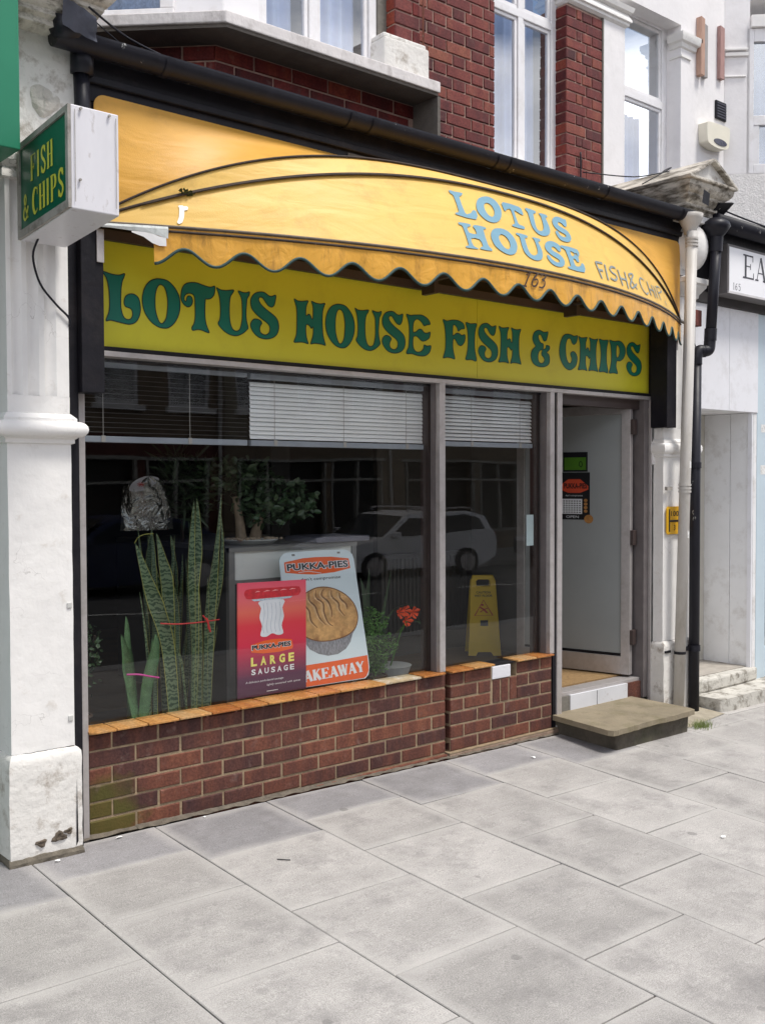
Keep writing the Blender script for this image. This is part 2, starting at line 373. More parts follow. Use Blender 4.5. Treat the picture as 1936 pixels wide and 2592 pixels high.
# small serif face drawn as strokes: thick stems, thin arms, slab ends. unit box 0..1
def arc(cx, cy, rx, ry, a0, a1, n=10):
    return [(cx + rx * math.cos(math.radians(a0 + (a1 - a0) * i / n)), cy + ry * math.sin(math.radians(a0 + (a1 - a0) * i / n))) for i in range(n + 1)]
def serif_glyph(ch, T=0.22, t=0.07, sf=0.07):
    s = []; V = lambda x, w=T: s.append(([(x, 0), (x, 1)], w))
    def foot(x, z, h=0.2): s.append(([(x - h, z), (x + h, z)], sf))
    lo, hi = sf / 2, 1 - sf / 2
    if ch == 'F': V(.25); s.append(([(.2, hi), (.9, hi)], sf)); s.append(([(.9, 1), (.9, .72)], t)); s.append(([(.25, .5), (.68, .5)], t)); s.append(([(.68, .62), (.68, .38)], t)); foot(.25, lo); foot(.2, hi, .15)
    elif ch == 'I': V(.5); foot(.5, lo, .3); foot(.5, hi, .3)
    elif ch == 'H': V(.2); V(.8); s.append(([(.2, .5), (.8, .5)], t)); [foot(a, b) for a in (.2, .8) for b in (lo, hi)]
    elif ch == 'E': V(.25); s.append(([(.2, hi), (.88, hi)], sf)); s.append(([(.2, lo), (.95, lo)], sf)); s.append(([(.86, 1), (.86, .74)], t)); s.append(([(.93, 0), (.93, .28)], t)); s.append(([(.25, .52), (.66, .52)], t)); s.append(([(.66, .64), (.66, .4)], t)); foot(.15, lo, .12); foot(.15, hi, .12)
    elif ch == 'T': V(.5); s.append(([(.05, hi), (.95, hi)], sf)); s.append(([(.07, 1), (.07, .7)], t)); s.append(([(.93, 1), (.93, .7)], t)); foot(.5, lo, .25)
    elif ch == 'P': V(.25); s.append((arc(.45, .72, .38, .25, 90, -90), [t, t, T * .7, T, T, T, T, T, T * .7, t, t])); s.append(([(.25, .97), (.45, .97)], t)); s.append(([(.25, .47), (.45, .47)], t)); foot(.25, lo); foot(.15, hi, .12)
    elif ch == 'A': s.append(([(.46, 1), (.84, 0)], T)); s.append(([(.46, 1), (.12, 0)], t)); s.append(([(.25, .34), (.68, .34)], t)); foot(.12, lo, .14); foot(.84, lo, .18)
    elif ch == 'K': V(.22); s.append(([(.25, .42), (.8, 1)], t)); s.append(([(.42, .58), (.85, 0)], T)); foot(.22, lo); foot(.22, hi); foot(.8, hi, .14); foot(.85, lo, .16)
    elif ch == 'W': s.append(([(.1, 1), (.32, 0)], T)); s.append(([(.32, 0), (.5, .9)], t)); s.append(([(.48, 1), (.7, 0)], T)); s.append(([(.7, 0), (.9, 1)], t)); foot(.1, hi, .14); foot(.9, hi, .12); foot(.48, hi, .1)
    elif ch == 'Y': s.append(([(.12, 1), (.5, .45)], T)); s.append(([(.5, .45), (.86, 1)], t)); s.append(([(.5, 0), (.5, .5)], T)); foot(.12, hi, .15); foot(.86, hi, .13); foot(.5, lo, .24)
    elif ch == 'C': s.append((arc(.55, .5, .42, .48, 45, 315, 16), [t, t, t, T * .6, T, T, T * 1.1, T * 1.1, T * 1.1, T * 1.1, T, T, T, T * .6, t, t, t])); s.append(([(.86, .98), (.86, .68)], t))
    elif ch == 'S': s.append((crv([(.8, .78), (.62, .95), (.35, .94), (.2, .76), (.32, .58), (.62, .44), (.8, .26), (.66, .06), (.38, .04), (.17, .22)], 3), T * .8)); s.append(([(.83, .98), (.83, .7)], t)); s.append(([(.14, .02), (.14, .3)], t))
    elif ch == '&': s.append((crv([(.92, .5), (.8, .25), (.55, .04), (.28, .05), (.14, .22), (.24, .42), (.52, .62), (.6, .82), (.46, .96), (.3, .86), (.32, .68), (.55, .38), (.9, .03)], 3), T * .6))
    elif ch == '1': V(.55, T * .8); s.append(([(.3, .82), (.55, .97)], t)); foot(.55, lo, .22)
    elif ch == '6': s.append((crv([(.8, .95), (.5, .8), (.26, .5), (.24, .25), (.45, .03), (.7, .08), (.78, .28), (.66, .5), (.42, .5), (.27, .36)], 3), T * .7))
    elif ch == '5': s.append(([(.3, .95), (.82, .95)], t * 1.4)); s.append(([(.32, .95), (.27, .58)], t)); s.append((crv([(.27, .58), (.55, .62), (.78, .42), (.72, .14), (.45, .02), (.2, .12)], 3), T * .7))
    return s
def serif_text(mb, string, fn, x0, x1, y0, y1, d=0.0, T=0.22, t=0.07, gap=0.12, narrow='I1', lift=0.0):
    wid = [0.55 if c in narrow else (1.25 if c == 'W' else (0.5 if c == ' ' else 1.0)) for c in string]
    tot = sum(wid) + gap * (len(string) - 1); x = 0.0
    for k, c in enumerate(string):
        w_ = wid[k]; e = 0.0
        for pts, ww in serif_glyph(c, T, t):
            e += 0.00012
            lx = lambda a: x0 + (x + a * w_) / tot * (x1 - x0)
            mb.ribbon([(lx(a), y0 + b * (y1 - y0)) for a, b in pts], [v_ * (x1 - x0) / tot if True else 0 for v_ in (ww if isinstance(ww, list) else [ww] * len(pts))], fn, d - e if lift == 0 else d + e)
        x += w_ + gap

# ------------------------------------------------------------------ brick laying
BM = {}
def brick_mesh(w, h, d, mat, var):
    key = (round(w, 3), round(h, 3), mat.name, var)
    if key in BM: return BM[key]
    rg = random.Random(hash((round(w, 3), round(h, 3), var)) & 0xffff)
    c = 0.004; j = lambda a=0.0016: rg.uniform(-a, a)
    x0, x1, z0, z1 = j(), w + j(), j(), h + j()
    y = j(0.0015)
    vs = [(x0, d, z0), (x1, d, z0), (x1, d, z1), (x0, d, z1),
          (x0, c, z0), (x1, c, z0), (x1, c, z1), (x0, c, z1),
          (x0 + c + j(), y + j(.0008), z0 + c + j()), (x1 - c + j(), y + j(.0008), z0 + c + j()), (x1 - c + j(), y + j(.0008), z1 - c + j()), (x0 + c + j(), y + j(.0008), z1 - c + j())]
    fs = [(0, 1, 5, 4), (1, 2, 6, 5), (2, 3, 7, 6), (3, 0, 4, 7), (4, 5, 9, 8), (5, 6, 10, 9), (6, 7, 11, 10), (7, 4, 8, 11), (8, 9, 10, 11)]
    fs = [tuple(reversed(f)) if False else f for f in fs]
    me = bpy.data.meshes.new('brick'); me.from_pydata(vs, [], fs); me.materials.append(mat); me.update()
    BM[key] = me
    return me
def put_brick(parent, pos, w, h, mat, ang=0.0, d=0.05, name='brick'):
    me = brick_mesh(w, h, d, mat, random.randrange(5))
    o = bpy.data.objects.new(name, me); COL.objects.link(o); o.parent = parent
    o.location = Vector(pos) - wloc(parent)
    o.rotation_euler = (random.uniform(-.006, .006), random.uniform(-.004, .004), ang)
    return o
def lay(parent, org, ang, length, z0, n, mat, bond='stretcher', h=0.065, pitch=0.075, phase=0, d=0.05, trim=0.03):
    """n courses from z0 upwards along a line that starts at org (x, y); ang turns the line about z"""
    ca, sa = math.cos(ang), math.sin(ang)
    for k in range(n):
        s_ = 0.0; i = 0
        if bond == 'stretcher': seq = [0.215] if (k + phase) % 2 == 0 else [0.1025] + [0.215]
        while s_ < length - trim:
            if bond == 'stretcher': w_ = 0.1025 if ((k + phase) % 2 == 1 and i == 0) else 0.215
            elif bond == 'header': w_ = 0.1025
            else:
                seq = [0.215, 0.1025] if (k + phase) % 2 == 0 else [0.1025, 0.0475, 0.215, 0.1025]
                if (k + phase) % 2 == 0: w_ = seq[i % 2]
                else: w_ = [0.1025, 0.045][i] if i < 2 else [0.215, 0.1025][i % 2]
            w_ = min(w_, length - s_)
            put_brick(parent, (org[0] + ca * s_, org[1] + sa * s_, z0 + k * pitch), w_, h, mat, ang, d)
            s_ += w_ + 0.01; i += 1

# ------------------------------------------------------------------ palette
WHITE = M('white_masonry_paint', (0.78, 0.765, 0.74), 0.6, 0.05, 5, 0.004, 18, dirt=(0.40, 0.33, 0.25), dirt_amt=0.5, dscale=9, dth=(0.60, 0.76), crack=.4, crack_scale=5)
WHITE_OLD = M('weathered_white_paint', (0.72, 0.70, 0.66), 0.75, 0.08, 8, 0.006, 30, dirt=(0.20, 0.15, 0.10), dirt_amt=0.85, dscale=8, dth=(0.52, 0.68), crack=.6, crack_scale=7)
STONE_OLD = M('sooty_painted_stone', (0.56, 0.52, 0.45), 0.85, 0.15, 12, 0.006, 40, dirt=(0.07, 0.055, 0.035), dirt_amt=0.9, dscale=9, stretch=(1, .5, 2.2), dth=(0.44, 0.6))
RENDER = M('white_render', (0.80, 0.78, 0.78), 0.7, 0.04, 3, 0.002, 25, dirt=(0.5, 0.48, 0.46), dirt_amt=0.3, dscale=2)
CONC = M('bare_concrete', (0.16, 0.15, 0.13), 0.9, 0.2, 8, 0.004, 50)
BLACK = M('black_gloss_paint', (0.009, 0.0085, 0.012), 0.5, 0.25, 9, 0.002, 30, dirt=(0.04, 0.034, 0.034), dirt_amt=0.35, dscale=7, spec=.25)
BLACKPIPE = M('black_plastic_pipe', (0.011, 0.011, 0.017), 0.45, 0.2, 20, 0.0008, 60, dirt=(0.5, 0.5, 0.48), dirt_amt=0.9, dscale=16, stretch=(1, 1, .5), dth=(0.66, 0.69), spec=.3)
GREYPIPE = M('grey_white_plastic_pipe', (0.50, 0.48, 0.45), 0.5, 0.1, 6, 0.0006, 50, dirt=(0.25, 0.22, 0.17), dirt_amt=0.5, dscale=6, stretch=(1, 1, .4))
ALU = M('anodised_aluminium', (0.52, 0.49, 0.48), 0.42, 0.06, 30, 0.0, metal=0.55, dirt=(0.3, 0.27, 0.24), dirt_amt=0.4, dscale=8)
BROWN = M('dark_brown_frame', (0.045, 0.03, 0.027), 0.5, 0.15, 12)
GREYBROWN = M('grey_brown_jamb', (0.13, 0.115, 0.115), 0.5, 0.15, 12)
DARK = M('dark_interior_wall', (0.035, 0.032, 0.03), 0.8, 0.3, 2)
MORTAR = M('buff_mortar', (0.29, 0.215, 0.135), 0.95, 0.2, 25, 0.003, 120, dirt=(0.12, 0.09, 0.06), dirt_amt=0.6, dscale=10)
MORTAR_RED = M('old_lime_mortar', (0.40, 0.27, 0.22), 0.95, 0.2, 25, 0.003, 120)
BRICK_LOW = brickmat('brown_purple_brick', [(0.045, 0.021, 0.022), (0.085, 0.034, 0.027), (0.135, 0.048, 0.031), (0.20, 0.075, 0.043)], moss=True, wvar=.68)
BRICK_UP = brickmat('red_stock_brick', [(0.070, 0.026, 0.028), (0.14, 0.036, 0.034), (0.19, 0.050, 0.042), (0.25, 0.085, 0.055)])
BRICK_SOOT = brickmat('sooty_red_brick', [(0.055, 0.012, 0.013), (0.10, 0.017, 0.017), (0.17, 0.026, 0.022), (0.26, 0.055, 0.03)])
UPVC = M('white_upvc', (0.80, 0.79, 0.80), 0.35, 0.03, 5, dirt=(0.55, 0.52, 0.48), dirt_amt=0.4, dscale=6)
GLASS = glass('shop_glass')
GLASS_UP = glass('upstairs_glass', (0.85, 0.88, 0.9), 0.26)
GREEN_PAINT = M('green_sign_board', (0.012, 0.19, 0.10), 0.4, 0.06, 3)

def gz(x, y): return -0.0125 * x + 0.045 * y
# ------------------------------------------------------------------ pavement
def slabmat():
    m = M('concrete_paving', (0.362, 0.345, 0.326), 0.85, 0.17, 3.2, 0.0014, 150, dirt=(0.15, 0.142, 0.14), dirt_amt=0.65, dscale=3.4, rnd=0.15, speck=0.32, dth=(0.5, 0.72))
    nt = m.node_tree; N = nt.nodes; K = nt.links.new; b = N['Principled BSDF']
    src = b.inputs['Base Color'].links[0].from_socket
    g = N.new('ShaderNodeNewGeometry')
    # brushed streaks
    mpn = N.new('ShaderNodeMapping'); mpn.inputs['Scale'].default_value = (3, 26, 3); mpn.inputs['Rotation'].default_value = (0, 0, 0.15); K(g.outputs['Position'], mpn.inputs[0])
    n = N.new('ShaderNodeTexNoise'); n.inputs['Scale'].default_value = 3; n.inputs['Detail'].default_value = 7; K(mpn.outputs[0], n.inputs['Vector'])
    mr = N.new('ShaderNodeMapRange'); mr.inputs[1].default_value = 0.3; mr.inputs[2].default_value = 0.7; mr.inputs[3].default_value = 0.94; mr.inputs[4].default_value = 1.04; K(n.outputs['Fac'], mr.inputs[0])
    ms = N.new('ShaderNodeVectorMath'); ms.operation = 'SCALE'; K(src, ms.inputs[0]); K(mr.outputs[0], ms.inputs['Scale'])
    # worn pale arrises: generated coordinate of each slab
    t = N.new('ShaderNodeTexCoord'); sx = N.new('ShaderNodeSeparateXYZ'); K(t.outputs['Generated'], sx.inputs[0])
    def edge(sock):
        a = N.new('ShaderNodeMath'); a.operation = 'SUBTRACT'; a.inputs[1].default_value = 0.5; K(sock, a.inputs[0])
        c = N.new('ShaderNodeMath'); c.operation = 'ABSOLUTE'; K(a.outputs[0], c.inputs[0]); return c.outputs[0]
    mxn = N.new('ShaderNodeMath'); mxn.operation = 'MAXIMUM'; K(edge(sx.outputs[0]), mxn.inputs[0]); K(edge(sx.outputs[1]), mxn.inputs[1])
    n2 = N.new('ShaderNodeTexNoise'); n2.inputs['Scale'].default_value = 5; n2.inputs['Detail'].default_value = 6; K(g.outputs['Position'], n2.inputs['Vector'])
    ad = N.new('ShaderNodeMath'); ad.operation = 'MULTIPLY_ADD'; ad.inputs[1].default_value = 0.22; K(n2.outputs['Fac'], ad.inputs[0]); K(mxn.outputs[0], ad.inputs[2])
    er = N.new('ShaderNodeMapRange'); er.inputs[1].default_value = 0.5; er.inputs[2].default_value = 0.63; er.inputs[3].default_value = 0; er.inputs[4].default_value = 0.55; K(ad.outputs[0], er.inputs[0])
    mm = N.new('ShaderNodeMixRGB'); mm.inputs[2].default_value = (0.46, 0.44, 0.415, 1); K(er.outputs[0], mm.inputs[0]); K(ms.outputs[0], mm.inputs[1])
    # old chewing gum: small round spots
    v = N.new('ShaderNodeTexVoronoi'); v.voronoi_dimensions = '2D'; v.inputs['Scale'].default_value = 2.6; K(g.outputs['Position'], v.inputs['Vector'])
    lt = N.new('ShaderNodeMapRange'); lt.inputs[1].default_value = 0.055; lt.inputs[2].default_value = 0.07; lt.inputs[3].default_value = 0.6; lt.inputs[4].default_value = 0; K(v.outputs['Distance'], lt.inputs[0])
    sc2 = N.new('ShaderNodeSeparateColor'); K(v.outputs['Color'], sc2.inputs[0])
    gt = N.new('ShaderNodeMapRange'); gt.inputs[1].default_value = 0.55; gt.inputs[2].default_value = 0.95; K(sc2.outputs[0], gt.inputs[0])
    dv = N.new('ShaderNodeMath'); dv.operation = 'MULTIPLY_ADD'; dv.inputs[1].default_value = .05; K(sc2.outputs[1], dv.inputs[0]); K(v.outputs['Distance'], dv.inputs[2]); K(dv.outputs[0], lt.inputs[0])
    mu = N.new('ShaderNodeMath'); mu.operation = 'MULTIPLY'; K(lt.outputs[0], mu.inputs[0]); K(gt.outputs[0], mu.inputs[1])
    m3 = N.new('ShaderNodeMixRGB'); m3.inputs[2].default_value = (0.13, 0.125, 0.12, 1); K(mu.outputs[0], m3.inputs[0]); K(mm.outputs[0], m3.inputs[1])
    K(m3.outputs[0], b.inputs['Base Color'])
    return m
SLAB = slabmat()
SLABD = SLAB.copy(); SLABD.name = 'concrete_paving_grime_shade'  # first row by the wall: grime plus some wall-foot shade in the colour
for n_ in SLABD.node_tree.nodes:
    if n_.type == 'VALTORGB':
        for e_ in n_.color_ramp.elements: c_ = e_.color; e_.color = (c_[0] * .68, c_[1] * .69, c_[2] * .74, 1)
GROUT = M('dirty_joint_sand', (0.05, 0.042, 0.034), 0.95, 0.3, 20, 0.004, 90)
pv = MB()
pv.hexa([(-9, -5.0, gz(-9, -5) - .3), (16, -5.0, gz(16, -5) - .3), (16, 0.45, gz(16, .45) - .3), (-9, .45, gz(-9, .45) - .3),
         (-9, -5.0, gz(-9, -5) - .009), (16, -5.0, gz(16, -5) - .009), (16, .45, gz(16, .45) - .009), (-9, .45, gz(-9, .45) - .009)])
pavement = struct(build('pavement', pv, GROUT))
JA = [-.03, -.35, -.78, -1.375, -1.97, -2.57, -3.17, -3.77, -4.37, -4.85]
JB = [-.03, -.49, -1.08, -1.665, -2.26, -2.86, -3.46, -4.06, -4.66, -4.85]
def slab(x0, x1, y0, y1):
    g = .0027; h = .045
    j = lambda: random.uniform(-.0022, .0022)
    x0 += g + j() * .3; x1 -= g + j() * .3; y0 += g + .0008 + j() * .4; y1 -= g + .0008
    a, b_, c, d = [(x0, y0), (x1, y0), (x1, y1), (x0, y1)]
    z = [gz(*p) + j() for p in (a, b_, c, d)]
    c_ = .003
    vs = [(p[0], p[1], gz(*p) - h) for p in (a, b_, c, d)] + [(p[0], p[1], z[i] - c_) for i, p in enumerate((a, b_, c, d))]
    q = [(x0 + c_, y0 + c_), (x1 - c_, y0 + c_), (x1 - c_, y1 - c_), (x0 + c_, y1 - c_)]
    vs += [(p[0], p[1], z[i]) for i, p in enumerate(q)]
    mb = MB().add(vs, [(0, 1, 5, 4), (1, 2, 6, 5), (2, 3, 7, 6), (3, 0, 4, 7), (4, 5, 9, 8), (5, 6, 10, 9), (6, 7, 11, 10), (7, 4, 8, 11), (8, 9, 10, 11)])
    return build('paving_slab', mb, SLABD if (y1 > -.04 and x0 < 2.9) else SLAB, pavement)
XC = [-.305 + .596 * k for k in range(-4, 16)]
for k in range(len(XC) - 1):
    J = JA if (k - 4) % 2 == 0 else JB
    for i in range(len(J) - 1):
        slab(XC[k], XC[k + 1], J[i + 1], J[i])
# kerb, road, far pavement
KERB = M('granite_kerb', (0.3, 0.3, 0.3), 0.8, 0.15, 12)
ASPH = M('asphalt', (0.055, 0.055, 0.058), 0.85, 0.2, 3, 0.004, 120, speck=0.2)
struct(build('kerb', MB().hexa([(-9, -5.15, gz(-9, -5) - .3), (16, -5.15, gz(16, -5) - .3), (16, -4.86, gz(16, -5) - .3), (-9, -4.86, gz(-9, -5) - .3),
    (-9, -5.15, gz(-9, -5) + .002), (16, -5.15, gz(16, -5) + .002), (16, -4.86, gz(16, -4.86) + .002), (-9, -4.86, gz(-9, -4.86) + .002)]), KERB, bevel=.01))
def rz(x): return -.0125 * x - .36
struct(build('ground', MB().add([(-90, -90, -2.2), (110, -90, -2.2), (110, 60, -2.2), (-90, 60, -2.2)], [(0, 1, 2, 3)]), CONC))
struct(build('road', MB().add([(-40, -14.2, rz(-40) - .08), (60, -14.2, rz(60) - .08), (60, -9.8, rz(60)), (60, -5.15, rz(60) - .04), (-40, -5.15, rz(-40) - .04), (-40, -9.8, rz(-40))], [(0, 1, 2, 5), (5, 2, 3, 4)]), ASPH))
LINE = M('road_paint', (0.6, 0.6, 0.58), 0.7, 0.1, 10)
ln = MB()
for k in range(-5, 12): ln.add([(k * 4, -9.86, rz(k * 4) + .006), (k * 4 + 2, -9.86, rz(k * 4 + 2) + .006), (k * 4 + 2, -9.76, rz(k * 4 + 2) + .006), (k * 4, -9.76, rz(k * 4) + .006)], [(0, 1, 2, 3)])
struct(build('road_marking', ln, LINE))
struct(build('far_pavement', MB().hexa([(-40, -17.4, rz(-40) - .5), (60, -17.4, rz(60) - .5), (60, -14.2, rz(60) - .5), (-40, -14.2, rz(-40) - .5),
    (-40, -17.4, rz(-40) + .06), (60, -17.4, rz(60) + .06), (60, -14.2, rz(60) + .03), (-40, -14.2, rz(-40) + .03)]), SLAB))
# crumbling mortar fillet where the pavement meets the wall
fl = MB(); n = 90
for i in range(n):
    x = -.36 + i * 3.45 / n; dx = 3.45 / n
    def w_(q): rg = random.Random(int(q * 1000)); return .012 + .022 * rg.random()
    a, b_ = w_(x), w_(x + dx)
    y_b = .02
    fl.add([(x, y_b, gz(x, 0) + .02), (x + dx, y_b, gz(x, 0) + .02), (x + dx, -.01 - b_, gz(x, 0) + .004 * (1 if i % 3 else 2)), (x, -.01 - a, gz(x, 0) + .004 * (1 if (i - 1) % 3 else 2))], [(0, 3, 2, 1)])
struct(build('pavement_edge_mortar', fl, M('gritty_mortar', (0.13, 0.11, 0.085), 0.95, 0.35, 30, 0.006, 110)))

# ------------------------------------------------------------------ low brick walls under the shop window
TILE = brickmat('glazed_tile_body', [(0.33, 0.11, 0.03), (0.42, 0.17, 0.045), (0.50, 0.25, 0.08), (0.46, 0.29, 0.14)])
TILE.node_tree.nodes['Principled BSDF'].inputs['Roughness'].default_value = 0.25
def coping_tile(parent, x0, x1, yf, yb, z, clip=False):
    mb = MB(); c = .004
    z += random.uniform(-.001, .0015)
    a = [(x0, yf), (x1, yf), (x1, yb), (x0, yb)]
    if clip: a = [(x0, yf + .02), (x0 + .03, yf), (x1, yf), (x1, yb), (x0, yb)]
    mb.prism(a, z, z + .011)
    return build('tile', mb, TILE, parent, bevel=.0025)
w1 = thing('low_brick_wall', (1.06, 0.05, 0), 'long low brown brick wall under the big shop window, green with moss at its left end', 'wall', 'low brick walls under the shopfront')
bx('mortar_bed', 0.004, 2.121, .0042, .12, -.06, .452, MORTAR, w1)
for k in range(6):
    ph = 1 if k % 2 == 1 else 0       # bottom course starts with a whole brick, top with a half
    lay(w1, (0, 0), 0, 2.125, .005 + .075 * k, 1, BRICK_LOW, 'stretcher', phase=ph)
bp_ = MB().box(.5, 2.13, -.012, .05, -.09, -.004)
build('plinth_course', bp_, BRICK_LOW, w1, bevel=.004)
tx = [-.012, .113, .264, .42, .59, .748, .903, 1.05, 1.205, 1.345, 1.504, 1.654]
for i in range(len(tx) - 1): coping_tile(w1, tx[i] + .003, tx[i + 1] - .003, -.038 + random.uniform(-.004, .002), .10, .456, clip=(i == 0))
bx('bare_coping_mortar', 1.656, 1.93, -.014, .10, .45, .462, M('pale_coping_mortar', (0.42, 0.33, 0.2), 0.9, 0.2, 20, .003, 80, dirt=(.7, .68, .64), dirt_amt=.8, dscale=18), w1, bevel=.003)
coping_tile(w1, 1.935, 2.10, -.03, .10, .456)
w2 = thing('low_brick_wall', (2.6, 0.05, 0), 'short low brown brick wall with a notch and a white block, beside the doorway', 'wall', 'low brick walls under the shopfront')
mo = MB().box(2.166, 2.505, .0042, .12, -.10, .452); mo.box(2.505, 2.715, .0042, .12, -.10, .368); mo.box(2.715, 3.036, .0042, .12, -.10, .452)
build('mortar_bed', mo, MORTAR, w2)
for k in range(6):
    z = .005 + .075 * k
    if k <= 2: lay(w2, (2.165, 0), 0, .872, z, 1, BRICK_LOW, 'stretcher', phase=(0 if k % 2 == 0 else 1))
    elif k == 3:
        put_brick(w2, (2.165, 0, z), .1025, .065, BRICK_LOW); put_brick(w2, (2.2775, 0, z), .215, .065, BRICK_LOW)
        put_brick(w2, (2.72, 0, z), .205, .065, BRICK_LOW); put_brick(w2, (2.935, 0, z), .1, .065, BRICK_LOW)
    elif k == 4:
        put_brick(w2, (2.165, 0, z), .215, .065, BRICK_LOW); put_brick(w2, (2.39, 0, z), .1025, .065, BRICK_LOW)
        put_brick(w2, (2.72, 0, z), .1, .065, BRICK_LOW); put_brick(w2, (2.83, 0, z), .205, .065, BRICK_LOW)
    else:
        put_brick(w2, (2.165, 0, z), .1025, .065, BRICK_LOW); put_brick(w2, (2.2775, 0, z), .215, .065, BRICK_LOW)
        put_brick(w2, (2.72, 0, z), .205, .065, BRICK_LOW); put_brick(w2, (2.935, 0, z), .1, .065, BRICK_LOW)
for i in range(3): put_brick(w2, (2.512 + i * .072, 0, .232), .060, .135, BRICK_LOW)
# left reveal of the short wall and of the raised part
for k in range(6): put_brick(w2, (2.1655, .118, .005 + .075 * k), .108, .065, BRICK_LOW, -math.pi / 2, .03)
for k in (4.72,): put_brick(w2, (2.7205, .118, .005 + .075 * k + .02), .108, .07, BRICK_LOW, -math.pi / 2, .03)
bx('white_block', 2.503, 2.66, -.004, .12, .371, .446, M('white_block_paint', (.68, .68, .72), .5, .05, 10, .002, 60), w2, bevel=.004)
bx('slate_strip', 2.50, 2.72, .004, .125, .449, .457, BLACK, w2)
for a, b_ in ((2.15, 2.322), (2.327, 2.498)): coping_tile(w2, a, b_, -.03, .10, .456)
for a, b_ in ((2.70, 2.868), (2.873, 3.03)): coping_tile(w2, a, b_, -.028, .10, .456)
build('plinth_course', MB().box(2.14, 3.16, -.02, .05, -.11, -.006), M('worn_plinth', (0.27, 0.19, 0.14), .9, .25, 20, .005, 60), w2, bevel=.006)
bx('plinth_step', 2.14, 3.16, -.02, .05, -.0055, .001, MORTAR, w2)

# ------------------------------------------------------------------ shopfront: frames, glass, door
sf = thing('shopfront', (2.0, 0.03, 0), 'brown and aluminium framed shop window and doorway under the yellow sign', 'shopfront')
bx('left_jamb', -.034, -.006, -.012, .06, -.02, 1.92, ALU, sf, .002)
bx('left_jamb_board', -.11, -.0345, .0, .06, -.02, 1.95, BLACK, sf)
bx('head_rail', -.04, 4.055, -.014, .06, 2.083, 2.106, ALU, sf, .002)
bx('mullion', 2.072, 2.115, -.012, .06, .468, 2.083, ALU, sf, .002)
bx('mullion', 3.007, 3.047, -.012, .075, .468, 2.083, ALU, sf, .002)
bx('inner_post', 2.055, 2.12, .066, .13, .44, 2.083, BROWN, sf)
bx('inner_post', 2.98, 3.06, .081, .13, .44, 2.083, BROWN, sf)
bx('glazing_bead', 2.066, 2.0715, .02, .058, .468, 2.083, GREYBROWN, sf)
bx('glazing_bead', 3.0, 3.0065, .02, .07, .468, 2.083, GREYBROWN, sf)
bx('door_post', 3.0475, 3.074, .0, .09, -.03, 2.083, BLACK, sf)
bx('door_post', 3.0745, 3.121, -.012, .09, -.02, 2.083, ALU, sf, .002)
build('window_pane', MB().add([(-.006, .058, .45), (2.072, .058, .45), (2.072, .058, 2.083), (-.006, .058, 2.083)], [(0, 1, 2, 3)]), GLASS, sf)
build('window_pane', MB().add([(2.115, .058, .45), (3.007, .058, .45), (3.007, .058, 2.083), (2.115, .058, 2.083)], [(0, 1, 2, 3)]), GLASS, sf)
bx('right_jamb', 3.985, 4.034, -.0, .12, .06, 2.083, GREYBROWN, sf, .002)
bx('right_jamb_strip', 4.0345, 4.045, -.022, .0, .02, 2.083, ALU, sf, .002)
bx('right_jamb_back', 3.955, 3.984, .1, .16, .19, 2.083, BROWN, sf)
bx('door_head', 3.121, 3.985, .04, .12, 2.02, 2.0825, BROWN, sf)
# threshold
bx('threshold', 3.121, 3.985, .03, .14, .172, .196, ALU, sf, .002)
bx('kick_plate', 3.235, 3.83, .012, .028, .076, .176, M('scuffed_white_plate', (.62, .63, .66), .45, .06, 5, dirt=(.3, .22, .16), dirt_amt=.7, dscale=9, dth=(.58, .7)), sf, .002)
bx('kick_plate_strip', 3.5, 3.5035, .0105, .0115, .08, .172, BLACK, sf)
bx('riser', 3.121, 3.235, .02, .06, .02, .172, CONC, sf)
bx('riser', 3.83, 3.985, .02, .06, .02, .172, BRICK_LOW, sf)
bx('riser_back', 3.235, 3.83, .0285, .06, .02, .172, CONC, sf)
# open door, hinged on the right and swung inwards
door = bpy.data.objects.new('door', None); COL.objects.link(door); door.parent = sf
door.location = Vector((3.95, .10, .21)) - sf.location
DD = Vector((-.2538, .967, 0)); DN = Vector((-.967, -.2538, 0))
def dp(s_, z, d): return tuple(Vector((3.95, .10, .21)) + DD * s_ + DN * d + Vector((0, 0, z - .21)))
def dbox(name, s0, s1, z0, z1, d0, d1, mat):
    p = [dp(s0, z0, d0), dp(s0, z0, d1), dp(s1, z0, d1), dp(s1, z0, d0), dp(s0, z1, d0), dp(s0, z1, d1), dp(s1, z1, d1), dp(s1, z1, d0)]
    return build(name, MB().hexa(p), mat, door, bevel=.002)
dbox('stile', -.03, .035, .213, 2.05, 0, .045, ALU); dbox('stile', .77, .83, .213, 2.05, 0, .045, ALU)
dbox('rail', .035, .77, .213, .335, 0, .045, ALU); dbox('rail', .035, .77, 1.99, 2.05, 0, .045, ALU)
dbox('glazing_gasket', .036, .769, .336, .352, .01, .036, BLACK)
DOORW = M('pale_door_panel', (0.31, 0.33, 0.33), 0.35, 0.05, 2)
dbox('panel', .037, .768, .353, 1.989, .012, .03, DOORW)
for z in (.42, 1.1, 1.85): dbox('hinge', -.055, -.031, z, z + .1, -.01, .05, BROWN)
GREENLCD = M('green_sticker', (.07, .2, .012), .5, .15, 12)
def dfn(s_, z, d): return dp(s_, z, .0305 + d)
def dtag(o, *a): return tag(o, *a)
mb = MB(); fnd = lambda a, b_, d: dfn(-a, b_, -d)       # a runs to the right as seen from the street
mb.poly([(-.46, 1.605), (-.285, 1.605), (-.285, 1.735), (-.46, 1.735)], fn=fnd, thick=-.0) if False else None
def dquad(mb, s0, s1, z0, z1, d, mi=0):
    mb.cur = mi; mb.add([dfn(s0, z0, d), dfn(s1, z0, d), dfn(s1, z1, d), dfn(s0, z1, d)], [(0, 1, 2, 3)])
